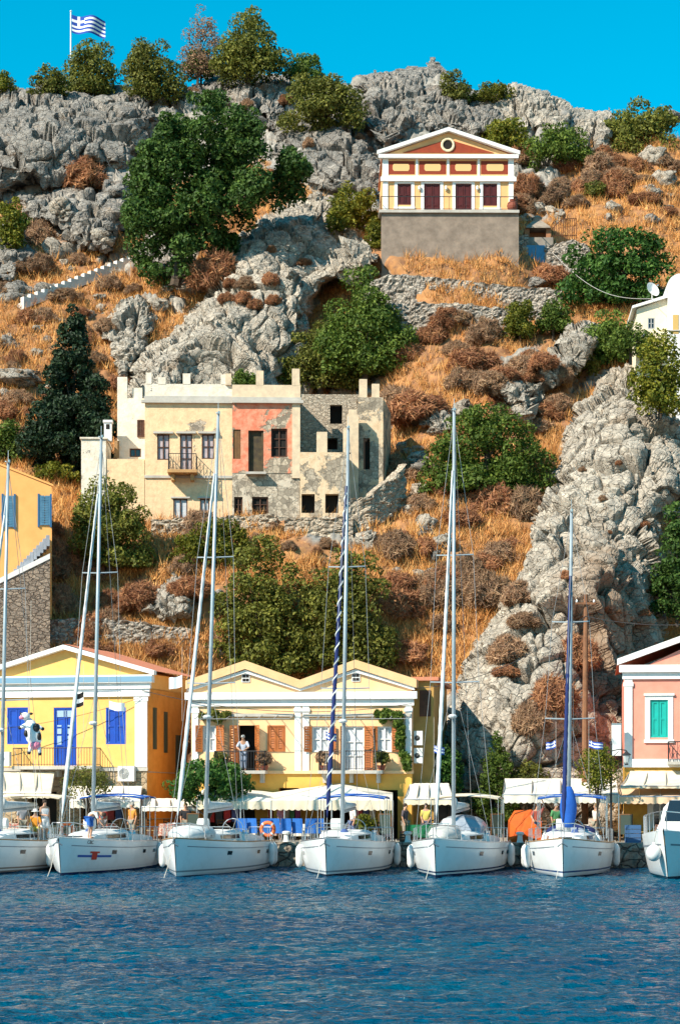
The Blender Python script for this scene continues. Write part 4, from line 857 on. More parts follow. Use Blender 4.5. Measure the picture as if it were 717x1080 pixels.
# red ruin
fr = Frame(245, 126.05, 0, AR); h = fr.empty('ruined_house', 'roofless ruin with peeling red plaster and empty windows', 'house'); 
xr = fr.uz(316, 470)[0]; zt = fr.uz(280, 423)[1]; zp = fr.uz(280, 406)[1]; zm = fr.uz(280, 499)[1]
ws = [R_(240.5, 453, 254, 484), R_(286, 452, 303, 482)]; dr = R_(262, 454, 278, 497); lw = [R_(241, 524, 256, 546), R_(266, 524, 283, 546)]
R_ = lambda *a, **k: fr.rect(*a, **k)
ws = [R_(246, 453, 254, 484), R_(286, 452, 303, 482)]; dr = R_(262, 454, 278, 498); lw = [R_(247, 524, 256, 546), R_(266, 524, 283, 546)]
m = MB(); wall(m, 0, xr, zm, zt, ws+[dr], 0, .4); m.quad((0, .4, zm), (0, .4, zt), (xr, .4, zt), (xr, .4, zm)) if 0 else None; m.build('wall', red_peel, h)
m = MB(); wall(m, 0, xr, zg_, zm, lw, .03, .4); m.build('ground_floor_wall', lower_peel, h)
m = MB(); m.quad((xr, 0, zg_), (xr, 7, zg_), (xr, 7, zt), (xr, 0, zt)); m.quad((0, 7, zg_), (0, 7, zt), (xr, 7, zt), (xr, 7, zg_)); m.box(.05, xr-.05, 3.0, 3.1, zg_, zt-.4); m.build('side_wall', cream_peel, h)
m = MB(); m.box(0, xr+.1, -.1, 7, zt, zt+.22); m.box(0, xr+.22, -.26, .1, zt-.15, zt+.02); m.build('cornice', concrete_l, h)
m = MB(); m.box(0, xr+.05, -.02, .3, zt+.22, zp)
for a_, b_, t_ in ((238, 244, 394), (270, 278, 391), (308, 316, 389)): q_ = R_(a_, t_, b_, 404); m.box(q_[0], q_[1], -.03, .34, zp-.02, q_[3])
m.box(xr-.3, xr+.05, .3, 7, zt+.22, zp-.15); m.box(xr-.3, xr+.06, 2.2, 2.65, zp-.16, zp+.55); m.box(xr-.3, xr+.06, 4.4, 4.85, zp-.16, zp+.45); m.build('parapet', cream_old, h)
q_ = R_(308, 470, 316, 500); m = MB(); m.box(q_[0], xr+.03, -.08, .0, zm-.3, zt-.15); m.build('pilaster', cream_old, h)
m = MB(); r_ = ws[0]; m.box(*r_[:2], .1, .15, *r_[2:])
for k in range(5): x = r_[0]+(r_[1]-r_[0])*k/5; m.box(x+.01, x+.13, .06, .1, *r_[2:])
m.build('boarded_window', M('brown_boards', (.22,.12,.05), (.15,.08,.04), 3, .9, .2), h)
for r_ in (ws[1], lw[0], lw[1]): win(h, r_, dk_brown, 'window', 'glass', .2, 2, 2, dark_in, .09)
m = MB(); a_, b2, c_, d_ = dr; m.box(a_, b2, .25, .3, c_, d_); m.box(a_, a_+.12, .1, .25, c_, d_); m.box(b2-.12, b2, .1, .25, c_, d_); m.build('door', M('rotten_door', (.10,.075,.04), (.05,.04,.03), 3, .95, .3), h)
m = MB(); m.box(dr[0]-.15, dr[1]+.15, -.5, 0, zm-.12, zm+.02); m.build('door_sill', concrete_l, h)
# annex
fr = Frame(316, 126.1, 0, AR); h = fr.empty('roofless_annex', 'roofless stone annex with broken walls right of red ruin', 'ruin'); R_ = lambda *a, **k: fr.rect(*a, **k)
zf = fr.uz(340, 477)[1]; x1 = fr.uz(366, 500)[0]; lw = [R_(318, 521, 332, 541), R_(343, 521, 357, 541)]
m = MB(); wall(m, .02, x1, zg_, zf, lw, 0, .6); m.quad((.02, 0, zf), (x1, 0, zf), (x1, 4.6, zf), (.02, 4.6, zf)); m.quad((x1, 0, zg_), (x1, 5, zg_), (x1, 5, zf), (x1, 0, zf)); m.build('front_wall', cream_peel, h)
m = MB(); m.box(.1, x1-.1, .65, .7, zg_, zf-.1); m.build('room_shade_sheet', dark_in, h)  # near-black sheet painted as the shade behind the low openings
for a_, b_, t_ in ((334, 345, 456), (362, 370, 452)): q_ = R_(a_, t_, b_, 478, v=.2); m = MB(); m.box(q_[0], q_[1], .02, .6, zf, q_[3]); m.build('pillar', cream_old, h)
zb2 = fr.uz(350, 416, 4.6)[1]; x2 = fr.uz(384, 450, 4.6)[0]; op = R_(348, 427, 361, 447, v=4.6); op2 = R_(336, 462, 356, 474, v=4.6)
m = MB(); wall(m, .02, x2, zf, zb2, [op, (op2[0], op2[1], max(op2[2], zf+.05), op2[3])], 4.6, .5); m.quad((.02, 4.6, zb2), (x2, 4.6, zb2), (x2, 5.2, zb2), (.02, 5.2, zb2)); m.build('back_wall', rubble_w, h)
m = MB(); m.box(.05, x2, 5.6, 5.7, zf-1, zb2-.1); m.build('recess_shade_sheet', dark_in, h)  # dark sheet carrying the shade of the recess in its colour
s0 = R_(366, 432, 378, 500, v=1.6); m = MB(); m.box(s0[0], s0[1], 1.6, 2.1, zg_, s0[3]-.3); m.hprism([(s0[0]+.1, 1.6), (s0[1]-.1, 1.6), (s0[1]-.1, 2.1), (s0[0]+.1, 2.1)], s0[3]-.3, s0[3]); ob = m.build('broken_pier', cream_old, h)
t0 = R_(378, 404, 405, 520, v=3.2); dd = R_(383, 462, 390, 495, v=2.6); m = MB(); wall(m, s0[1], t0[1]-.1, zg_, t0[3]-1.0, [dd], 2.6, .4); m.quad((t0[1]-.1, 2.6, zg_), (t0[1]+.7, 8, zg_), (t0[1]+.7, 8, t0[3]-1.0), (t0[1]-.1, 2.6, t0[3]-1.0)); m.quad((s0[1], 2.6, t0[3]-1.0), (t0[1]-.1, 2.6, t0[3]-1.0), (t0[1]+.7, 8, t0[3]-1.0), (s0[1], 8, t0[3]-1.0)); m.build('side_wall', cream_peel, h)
m = MB(); m.box(dd[0]-.3, dd[1]+.3, 3.1, 3.2, dd[2]-1, dd[3]+.4); m.build('doorway_shade_sheet', dark_in, h)  # near-black sheet as painted shade behind the side opening
for a_, b_, t_ in ((379, 387, 400), (392, 400, 405)): q_ = R_(a_, t_, b_, 424, v=2.7); m = MB(); m.box(q_[0], q_[1], 2.65, 3.2, t0[3]-1.05, q_[3]); m.build('pillar', cream_old, h)
# ------------------------------------------------------------------ upper villa
fr = Frame(404, 150, 0, R(0.5)); R_ = lambda *a, **k: fr.rect(*a, **k); h = fr.empty('villa', 'neoclassical villa with red panels and pediment high on the hill', 'house')
xr = fr.uz(541, 200)[0]; zb = fr.uz(470, 228)[1]; zt = fr.uz(470, 190)[1]; zf = fr.uz(470, 167)[1]; za = fr.uz(472, 139)[1]; xa = xr/2; D = 9
ws = [R_(419, 194, 433.5, 216), R_(509, 194, 524, 217)]; ds = [R_(447, 194, 464, 228), R_(480, 194, 497, 228)]; cr = fr.uz(472, 153)
m = MB(); block(m, 0, xr, 0, D, zb, zf, ws+ds); m.build('wall', ochre_w, h); m = MB(); m.prism([(-.05, zf+.2), (xr+.05, zf+.2), (xa, za)], .04, D); m.build('pediment', ochre_w, h)
k = .70; m = MB(); m.prism([(xa-(xa)*k, zf+.40), (xa+(xr-xa)*k, zf+.40), (xa, za-.55)], -.02, .05); m.build('tympanum', M('brick_red_paint', (.30,.05,.018), (.24,.04,.018), 2, .8), h)
m = MB(); m.tube([(cr[0]+.42*math.cos(t*.3142), -.05, cr[1]+.42*math.sin(t*.3142)) for t in range(21)], .09, 6); rw = m.build('round_window', M('pale_cream_trim', (.74,.62,.42), rough=.8), h); m = MB(); m.prism([(cr[0]+.4*math.cos(t*.3927), cr[1]+.4*math.sin(t*.3927)) for t in range(16)], -.045, -.03); m.build('pane', dark_in, rw)
m = MB(); m.box(-.35, xr+.35, -.35, .02, zf-.06, zf+.2); rake(m, (-.45, zf+.2), (xa, za-.02), -.35, .06, .26); rake(m, (xr+.45, zf+.2), (xa, za-.02), -.35, .06, .26); m.box(-.2, xr+.2, -.22, .02, zt-.12, zt+.18); m.box(-.1, xr+.1, -.05, .02, zt+.18, zt+.3); m.build('cornice', trim_w, h)
m = MB(); rake(m, (-.12, zf+.24), (xa, za+.03), .08, D+.2, .2); rake(m, (xr+.12, zf+.24), (xa, za+.03), .08, D+.2, .2); m.build('roof', tile, h)
for a_, b_ in ((408.5, 437), (442, 470), (474.5, 502), (507, 536.5)):
    q_ = R_(a_, 170, b_, 183.5); m = MB(); m.box(q_[0], q_[1], -.03, .02, q_[2], q_[3]); pn = m.build('frieze_panel', M('brick_red_paint2', (.26,.04,.018), rough=.8), h); xc, zc = (q_[0]+q_[1])/2, (q_[2]+q_[3])/2; m = MB(); ww, hh = (q_[1]-q_[0])*.31, (q_[3]-q_[2])*.28
    m.prism([(xc-ww, zc-hh*.5), (xc-ww*.85, zc-hh), (xc+ww*.85, zc-hh), (xc+ww, zc-hh*.5), (xc+ww, zc+hh*.5), (xc+ww*.85, zc+hh), (xc-ww*.85, zc+hh), (xc-ww, zc+hh*.5)], -.05, -.03); m.build('plaque', M('cream_plaque', (.72,.44,.19), rough=.8), pn)
m = MB()
for a_, b_ in ((403.5, 409), (536, 541)): q_ = R_(a_, 190, b_, 228); m.box(q_[0], q_[1], -.08, 0, zb, zt-.12); m.box(q_[0]-.03, q_[1]+.03, -.06, 0, zt+.3, zf-.06)
for a_ in (439.5, 472.3, 504.5): q_ = R_(a_-1.2, 190, a_+1.2, 228); m.box(q_[0], q_[1], -.05, 0, zt+.3, zf-.06)
m.build('pilaster', trim_w, h)
for r_ in ws+ds:
    s_ = .22; a_, b_, c_, d_ = r_; m = MB(); m.box(a_-s_, a_, -.04, .02, c_-(.15 if r_ in ws else 0), d_+.02); m.box(b_, b_+s_, -.04, .02, c_-(.15 if r_ in ws else 0), d_+.02); m.box(a_-s_, b_+s_, -.05, .02, d_+.02, d_+.24)
    if r_ in ws: m.box(a_-s_-.05, b_+s_+.05, -.08, .02, c_-.3, c_-.15)
    m.build('window_surround' if r_ in ws else 'door_surround', trim_w, h); win(h, r_, rust_door, 'window' if r_ in ws else 'door', 'panel', .06)
for px_ in (442, 470, 503): q_ = fr.uz(px_, 201); m = MB(); m.lathe([(.05, 0), (.10, .06), (.10, .26), (.04, .32)], 8, (q_[0], -.14, q_[1])); m.box(q_[0]-.03, q_[0]+.03, -.12, 0, q_[1]-.05, q_[1]+.02); m.build('wall_lamp', M('lamp_glass', (.75,.72,.62), rough=.3), h)
s1 = fr.uz(545, 230)[0]; zr = fr.uz(470, 278)[1]
m = MB(); m.box(-.15, xr+.25, -1.5, .0, zr-2.5, zb-.2); m.build('terrace_wall', M('stained_render', (.30,.235,.185), (.185,.145,.115), 1.3, .95, .4, 7), h)
m = MB(); m.box(-.35, s1, -1.7, .0, zb-.2, zb); m.build('terrace_slab', concrete_l, h); railing(h, [(-.2, 0), (-.2, -1.6), (s1-.15, -1.6), (s1-.15, 0)], zb, .95, 1.1, r=.018)
VL = fr
pot = thing('round_pot', 'round red brown pot on the villa terrace end', 'pot', fr.w(s1-.45, -1.1, zb)); m = MB(); m.ball((0, 0, .42), (.38, .38, .42), 12, 8); m.build('pot_body', M('red_clay', (.22,.06,.035), rough=.7), pot); m = MB(); m.lathe([(.16, .8), (.2, .84), (.2, .9), (.15, .9)], 10); m.build('rim', M('red_clay', ()), pot)
# gate, wall and tiered gazebo right of the villa
def stone_wall(label, pts, th, name='stone_wall', mat=None, seed=0, rough=.12):
    """wall through ground points (x,y,z0,z1) with an uneven top"""
    rg = np.random.default_rng(seed); P = []; rows = 22; st = .14
    for i in range(len(pts)-1):
        a, b = np.array(pts[i]), np.array(pts[i+1]); n = max(2, int(np.linalg.norm((b-a)[:2])/st))
        P += [a+(b-a)*k/n for k in range(n+(i == len(pts)-2))]
    V = []; N = []; S_ = 0; ks = rows+4; P0 = None
    for k, q in enumerate(P):
        a = P[max(k-1, 0)]; b = P[min(k+1, len(P)-1)]; d = (b-a)[:2]; d = d/np.linalg.norm(d); nn = np.array([-d[1], d[0]]); S_ += 0 if k == 0 else np.linalg.norm((q-P[k-1])[:2])
        j = rough*(1.3*_h(np.array([int(S_/.45)]), np.array([seed]), np.array([1]), 5)[0]-.6)
        for r in range(rows+1): z = q[2]+(q[3]+j-q[2])*r/rows; V.append((*(q[:2]-nn*(th/2)+nn*.06*r/rows), z)); N.append((-nn[0], -nn[1], S_, z, 1))
        for w_, z, e in ((.0, q[3]+j, .3), (th/2, q[3]+j*.8, .2), (th/2, q[2], 0)): V.append((*(q[:2]+nn*w_), z)); N.append((-nn[0], -nn[1], S_, z, e))
    V = np.array(V); N = np.array(N); q = np.stack([N[:, 2]/.52, N[:, 0]*0+seed*3.7, N[:, 3]/.30], 1); f1, f2, c1, idc = worley(q, seed+70)
    d = (np.minimum(f2-f1, .35)*.42-.10+(_h(idc[:, 0], idc[:, 1], idc[:, 2], seed)-.5)*.16)*N[:, 4]; V[:, 0] += N[:, 0]*d; V[:, 1] += N[:, 1]*d; V[:, 2] += np.where((N[:, 4] < 1) & (N[:, 4] > 0), d*1.4, 0)
    return tag(np_mesh(name, V, grid_faces(len(P), ks), mat or drystone), label, 'wall')
def wpt(px, pyb, pyt, Y): a = W(px, pyb, Y); b = W(px, pyt, Y); return (a.x, a.y, a.z-.8, b.z)
stone_wall('dark stone wall with blue gate right of the villa', [wpt(543, 285, 249, 150.5), wpt(556, 285, 249, 150.6)], .6, seed=1)
stone_wall('dark stone wall right of the blue gate beneath the fence', [wpt(574, 290, 262, 150.6), wpt(604, 292, 252, 150.2), wpt(622, 292, 262, 150)], .6, seed=2)
g = thing('blue_gate', 'pale blue double gate between dark stone walls', 'gate', W(564.5, 277, 150.4)); hw = 9.5*150.4/F; m = MB()
for s_ in (-1, 1):
    m.box(min(s_*.02, s_*hw), max(s_*.02, s_*hw), -.03, .03, 0, 1.25)
m.build('gate_leaf', M('sky_blue_paint', (.08,.27,.46), (.06,.22,.38), 2, .6), g); m = MB(); m.box(-hw-.12, -hw, -.05, .05, -.3, 1.5); m.box(hw, hw+.12, -.05, .05, -.3, 1.5); m.build('gate_post', concrete, g)
lan = thing('stone_gazebo', 'small stone oven with tiered conical cap behind the blue gate', 'gazebo', W(566, 258, 152)); m = MB(); m.box(-1.1, 1.1, -.7, .9, -2.0, .35); m.build('base', concrete, lan)
m = MB(); m.box(-.95, -.6, -.6, .8, .35, 1.0); m.box(.6, .95, -.6, .8, .35, 1.0); m.box(-.6, .6, .5, .8, .35, 1.0); m.build('gazebo_body', M('terracotta_brick', (.42,.20,.10), (.3,.13,.07), 3, .9), lan)
m = MB(); m.lathe([(1.25, 1.0), (1.2, 1.12), (.5, 1.62), (.42, 1.62), (.42, 1.85), (.5, 1.88), (.15, 2.1)], 4, X=Matrix.Rotation(R(45), 4, 'Z')); m.build('cap', M('grey_slate', (.34,.28,.22), (.22,.18,.15), 3, .9), lan)
fn = thing('rusty_fence', 'rusty fence panel with curved top right of the stone oven', 'fence', W(582, 252, 151.5)); m = MB()
for k in range(12): x = k*.16; zz = .75+.75*math.sin(min(1, k/6)*math.pi/2); m.tube([(x, 0, -.3), (x, 0, zz)], .03, 4)
m.tube([(k*.16, 0, .72+.75*math.sin(min(1, k/6)*math.pi/2)) for k in range(12)], .035, 4); m.tube([(0, 0, .25), (1.76, 0, .25)], .03, 4); m.build('bars', M('rust', (.13,.05,.025), (.08,.035,.02), 4, .9), fn)
# ------------------------------------------------------------------ dry stone walls and steps
def hw_(px, py, up, dY=-.3): q = hit(px, py); return (q.x, q.y+dY, q.z-1.0, q.z+up)
stone_wall('long dry stone terrace wall directly under the villa', [wpt(a, 338, t_, Y) for a, t_, Y in ((384, 300, 146.9), (410, 290, 146.6), (450, 293, 146.4), (500, 298, 146.0), (545, 304, 145.8), (592, 306, 145.8))], .8, seed=3)
stone_wall('lower dry stone terrace wall in shade under the villa', [wpt(a, 350, t_, Y) for a, t_, Y in ((396, 322, 144.6), (440, 320, 144.2), (500, 322, 143.8), (540, 328, 143.8))], .8, seed=4)
stone_wall('dry stone wall behind the yellow house roof', [wpt(a, 684, t_, Y) for a, t_, Y in ((14, 656, 117.6), (60, 653, 117.5), (120, 654, 117.4), (202, 664, 117.4))], .7, seed=5)
stone_wall('rough garden wall in front of the cream ruin', [wpt(a, 572, t_, Y) for a, t_, Y in ((160, 549, 124.6), (210, 547, 124.6), (250, 544, 124.5), (292, 543, 124.5))], .6, mat=rubble_w, seed=6)
stone_wall('curved broken wall climbing right of the annex', [wpt(a, b_, t_, Y) for a, b_, t_, Y in ((366, 550, 530, 124.8), (388, 545, 522, 125), (408, 532, 506, 126), (424, 516, 492, 127.5))], .6, mat=rubble_w, seed=7, rough=.2)
stone_wall('low rubble wall in orange grass under the annex', [wpt(a, 562, t_, Y) for a, t_, Y in ((300, 548, 124.4), (340, 546, 124.4), (372, 544, 124.4))], .5, mat=rubble_w, seed=8)
stone_wall('tall dark stone retaining wall beneath the orange house stairs', [wpt(a, 668, t_, Y) for a, t_, Y in ((-12, 618, 117.2), (20, 606, 117.5), (48, 590, 118.5))], .7, seed=9)
st = thing('white_steps', 'whitewashed stepped parapet climbing to the carob tree', 'steps'); m = MB(); m2 = MB(); n = 17
ln_ = [(24+118*k/n, 319-46*k/n) for k in range(n+1)]; ys_ = [hit(a, b).y for a, b in ln_]; cf = np.polyfit(range(n+1), ys_, 1); off = min(0, min(y-np.polyval(cf, k) for k, y in enumerate(ys_)))*.6
p0, p1 = [W(*ln_[k], np.polyval(cf, k)+off-.4) for k in (0, n)]; an = math.atan2(p1.y-p0.y, p1.x-p0.x); Ls = math.hypot(p1.x-p0.x, p1.y-p0.y); rs = p1.z-p0.z
st.location = p0; st.rotation_euler = (0, 0, an); pr = [(0, -.5), (Ls, rs-.5)]
for k in range(n-1, -1, -1): x0_, x1_, zz = Ls*k/n, Ls*(k+1)/n, rs*(k+1)/n; pr += [(x1_, zz+.12), (x0_, zz+.12)]
m.prism(pr, -.2, .25); [m2.box(Ls*k/n, Ls*(k+1)/n, .26, 1.7, rs*k/n-1.4, rs*(k+1)/n-.25) for k in range(n)]
m.build('parapet', M('weathered_whitewash', (.70,.68,.64), (.50,.48,.45), 1.5, .9, .3), st); m2.build('treads', concrete_l, st)
# ------------------------------------------------------------------ orange house on the left, white house on the right
a0, a1 = W(-1, 560, 117.2), W(55, 560, 117.7); ang = math.atan2(a1.y-a0.y, a1.x-a0.x); L = (a1-a0).length; zt = W(2, 490, 117.2).z; zr_ = W(55, 513, 117.7).z; zb_ = 13.0
h = thing('orange_house', 'orange flat roofed house with pale blue shutters at left', 'house', (a0.x, a0.y, 0), ang)
m = MB(); m.prism([(0, zb_), (L, zb_), (L, zr_), (0, zt)], 0, 6); m.prism([(-.05, zt+.01), (L+.06, zr_+.01), (L+.06, zr_+.12), (-.05, zt+.12)], -.06, 6.05); m.build('wall', M('apricot_plaster', (.92,.46,.15), (.84,.39,.12), 1.2, .85, .15), h)
m = MB(); m.quad((0, 0, zb_), (0, 0, zt), (0, 7, zt), (0, 7, zb_)); m.build('front_wall', M('apricot_plaster', ()), h)
def on_wall(px, py):                                             # sight line meets the wall plane
    d = Vector(((px-CX)/F, 1, (HY-py)/F)); nn = Vector((-math.sin(ang), math.cos(ang), 0)); t_ = (a0-EYE).dot(nn)/d.dot(nn); q = EYE+d*t_; return (q-a0).dot(Vector((math.cos(ang), math.sin(ang), 0))), q.z
for x0, y0, x1, y1 in ((4, 523, 15, 556), (42, 523, 53, 554)):
    p, q = on_wall(x0, y1), on_wall(x1, y0); m = MB(); u0, u1 = p[0], q[0]; wd = (u1-u0)/2
    m.box(u0, u0+wd-.03, -.07, -.01, p[1], q[1]); m.box(u0+wd+.03, u1, -.07, -.01, p[1], q[1])
    for j in range(12): z = p[1]+(q[1]-p[1])*(j+.5)/12; m.box(u0+.1, u1-.1, -.085, -.07, z-.05, z+.03)
    wo = m.build('window', ltblue_sh, h); m = MB(); m.box(u0-.1, u0, -.09, 0, p[1]-.1, q[1]+.1); m.box(u1, u1+.1, -.09, 0, p[1]-.1, q[1]+.1); m.build('frame', M('darkblue', (.03,.12,.25), rough=.6), wo)
def on_v(px, py, v):                                             # the same at a distance in front of that wall
    d = Vector(((px-CX)/F, 1, (HY-py)/F)); nn = Vector((-math.sin(ang), math.cos(ang), 0)); o_ = a0+nn*v; t_ = (o_-EYE).dot(nn)/d.dot(nn); q = EYE+d*t_; return (q-a0).dot(Vector((math.cos(ang), math.sin(ang), 0))), q.z
stp = thing('stone_stairs', 'grey blue stone stairs climbing along the orange house', 'stairs', (a0.x, a0.y, 0), ang); m = MB(); p, q = on_v(8, 612, -.9), on_v(52, 566, -.9); n = 13
for k in range(n): u0 = p[0]+(q[0]-p[0])*k/n; zk = p[1]+(q[1]-p[1])*(k+1)/n; m.box(u0, u0+(q[0]-p[0])/n+.02, -1.6, -.03, zk-.6, zk)
m.build('treads', M('blue_grey_stone', (.34,.36,.40), (.24,.26,.30), 2, .9, .2), stp); p, q = on_v(-6, 613, -1.75), on_v(53, 584, -1.75)
m = MB(); m.prism([(p[0], p[1]-.3), (q[0], q[1]-.3), (q[0], q[1]), (p[0], p[1])], -1.95, -1.62); m.build('side_parapet', white_p, stp); m = MB(); m.prism([(p[0], 8), (q[0], 10), (q[0], q[1]-.31), (p[0], p[1]-.31)], -1.9, -.05); m.build('stair_base', stone_mat('shade_brown_dry_stone', (.42,.33,.25), (.25,.20,.16), (.12,.095,.075), 2.8), stp)  # base stone toned darker and browner to carry the wall's shade
fr = Frame(671, 133, 0, R(-4)); R_ = lambda *a, **k: fr.rect(*a, **k); h = fr.empty('white_house', 'small white house with arched gable at right edge', 'house')
xw = fr.uz(703, 340)[0]; zb_ = fr.uz(690, 352)[1]; ze = fr.uz(672, 326)[1]; w_ = R_(682.5, 335, 690, 347)
m = MB(); wall(m, 0, xw, zb_-9, ze, [w_], 0, .15); m.prism([(0, ze), (xw, ze), (xw, ze+.65)], .0, 5); m.box(.02, xw, .2, 5, zb_-9, ze); m.build('wall', M('ivory_plaster', (.80,.70,.52), (.74,.63,.45), 1.2, .85, .1), h); win(h, w_, M('grey_metal', ()), 'window', 'glass', .06, 2, 1)
m = MB(); m.prism([(-.3, ze), (xw+.1, ze+.68), (xw+.1, ze+.86), (-.3, ze+.16)], -.3, 5.3); m.build('roof', white_p, h)
g0 = fr.uz(703, 330)[0]; z1 = fr.uz(710, 292)[1]; m = MB(); pf = [(g0+.01, zb_-9), (g0+4.5, zb_-9), (g0+4.5, z1)]+[(g0+.8+.9*math.cos(R(a)), z1-.9+.9*math.sin(R(a))) for a in range(90, 185, 15)]+[(g0+.01, z1-1.2)]
m.prism(pf, -.9, 5.2); m.build('arched_gable_wall', white_p, h); m = MB(); m.box(g0-.05, g0+4.5, -1.0, -.9, zb_-.05, zb_+.02); m.build('ledge', concrete_l, h)
q = fr.rect(709, 332, 715, 352, v=-.9); m = MB(); m.box(q[0], q[1], -.93, -.9, q[2], q[3]); m.build('door', M('ochre_paint', (.55,.36,.12), rough=.7), h)
d = thing('satellite_dish', 'white satellite dish on the white house roof', 'satellite dish', fr.w(fr.uz(688, 318)[0], .6, ze+.4)); m = MB(); X = Matrix.Translation((0, 0, .95)) @ Matrix.Rotation(R(35), 4, 'Z') @ Matrix.Rotation(R(68), 4, 'X'); m.lathe([(.02, -.10), (.25, -.06), (.42, .02), (.5, .1), (.49, .1), (.40, .04), (.02, -.06)], 18, X=X); m.build('dish', white_p, d)
m = MB(); m.tube([(0, 0, -.1), (0, .12, .7), (0, .1, .9)], .035, 6); m.build('mast', steel, d); m = MB(); m.tube([(0, .05, .6), tuple(X @ Vector((0, 0, .55)))], .02, 5); m.ball(tuple(X @ Vector((0, 0, .55))), .06, 6, 5); m.build('feed_arm', steel, d)
# ------------------------------------------------------------------ flag on the cliff
q = hit(75, 97); fp = thing('flagpole', 'white flagpole with a blue and white striped flag on the cliff', 'flagpole', (q.x, q.y, q.z)); HP = 84*q.y/F
m = MB(); m.tube([(0, 0, -.6), (0, 0, HP)], [.075, .05], 8); m.lathe([(.01, 0), (.09, .06), (.09, .1), (.01, .18)], 8, (0, 0, HP)); m.lathe([(.35, -.3), (.35, .1), (.12, .15)], 10); m.build('pole', M('white_paint', (.8,.8,.8), rough=.4), fp)
fw, fh = 36*q.y/F, 23*q.y/F; nx, nz = 36, 27; V = []; z0 = HP-.15
for j in range(nz+1):
    for i in range(nx+1):
        u, v = i/nx, j/nz; V.append((.08+u*fw*.97, .35*math.sin(u*7.5+v*1.2)*u**.7, z0-v*fh*.82-u*.42-.10*math.sin(u*7+.4)))
Fa = grid_faces(nz+1, nx+1); fl = np_mesh('flag', np.array(V), Fa, [M('flag_white', (.8,.8,.8), rough=.85), M('flag_blue', (.02,.07,.36), rough=.85)], fp, True)
mi = []
for j in range(nz):
    for i in range(nx):
        st_ = int(j*9/nz); blue = st_ % 2 == 0
        if j < nz*5/9 and i < nx*.37: 
            cu, cv = i/(nx*.37), j/(nz*5/9); blue = not (abs(cu-.5) < .11 or abs(cv-.5) < .11)
        mi.append(1 if blue else 0)
fl.data.polygons.foreach_set('material_index', mi)
m = MB(); p0 = hit(80, 108); pts = [p0.lerp(hit(118, 186), t) for t in (0, .33, .66, 1)]; pts = [a+Vector((0, -.6, .5)) for a in pts]; m.tube(pts, .03, 5); m.build('rope_rail', iron, label='thin dark rope hanging down the cliff under the flagpole', cat='rope')
m = MB(); a, b = W(578, 262, 151), W(690, 315, 132); m.tube([a.lerp(b, k/16)+Vector((0, 0, -1.2*math.sin(math.pi*k/16))) for k in range(17)], .016, 4); m.build('overhead_cable', M('pale_cable', (.5,.48,.45), rough=.7), label='pale cable strung from the blue gate to the white house', cat='cable')
# ================================================================== quay
QF = Frame(CX, 103.0, 0, A_ST); VQ = -6.5
def qp(px, v, z=GZ):
    """point on the quay at depth v from the house fronts, at the photo column px"""
    d = Vector(((px-CX)/F, 1, 0)); p0 = QF.o+QF.n*v
    t = p0.dot(QF.n)/d.dot(QF.n); q = d*t; return Vector((q.x, q.y, z))
X0 = Matrix.Translation(QF.o) @ Matrix.Rotation(A_ST, 4, 'Z')
rg = np.random.default_rng(21); nx, nz = 360, 12; V = []
for j in range(nz+1):
    for i in range(nx+1): V.append((-36+72*i/nx, VQ, -1.6+(GZ+1.6)*j/nz))
V = np.array(V); f1, f2, _, idc = worley(np.stack([V[:, 0]/.55, V[:, 1]*0, V[:, 2]/.34], 1), 33)
V[:, 1] -= np.minimum(f2-f1, .3)*.45*(V[:, 2] < GZ-.01)+fbm(V*3, 3, 8)*.05; top_e = V[-(nx+1):].copy(); b1 = top_e.copy(); b1[:, 1] = 16
V = np.concatenate([V, b1]); V = np.array([tuple(X0 @ Vector(p)) for p in V])
pave = M('stone_paving', (.42,.36,.28), (.30,.26,.21), 2, .9, .3, 5)
qy = np_mesh('quay', V, grid_faces(nz+2, nx+1), [quay_st, pave]); mi = np.zeros(len(qy.data.polygons), np.int32); mi[nz*nx:] = 1; qy.data.polygons.foreach_set('material_index', mi); qy['kind'] = 'structure'
def sheet(m, P, n=10, sag=.1, k=10):
    """sagging cloth between four corners P00,P10,P11,P01"""
    a, b, c, d = [Vector(p) for p in P]; o = []
    for j in range(n+1):
        t = j/n; l, r = a.lerp(d, t), b.lerp(c, t); o.append([tuple(l.lerp(r, i/k)-Vector((0, 0, sag*4*t*(1-t)+.007*math.sin(i*2.4+t*2)))) for i in range(k+1)])
    m.loft(o)
def valance(m, p, q, h, n=None):
    p, q = Vector(p), Vector(q); L = (q-p).length; n = n or max(4, int(L/.28)); top, bot = [], []
    for i in range(n*4+1):
        t = i/(n*4); a = p.lerp(q, t); top.append(tuple(a)); bot.append(tuple(a-Vector((0, 0, h*(.86+.14*abs(math.sin(t*n*math.pi)))))+QF.n*(-.03*math.sin(t*n*2.1))))
    m.loft([top, bot])
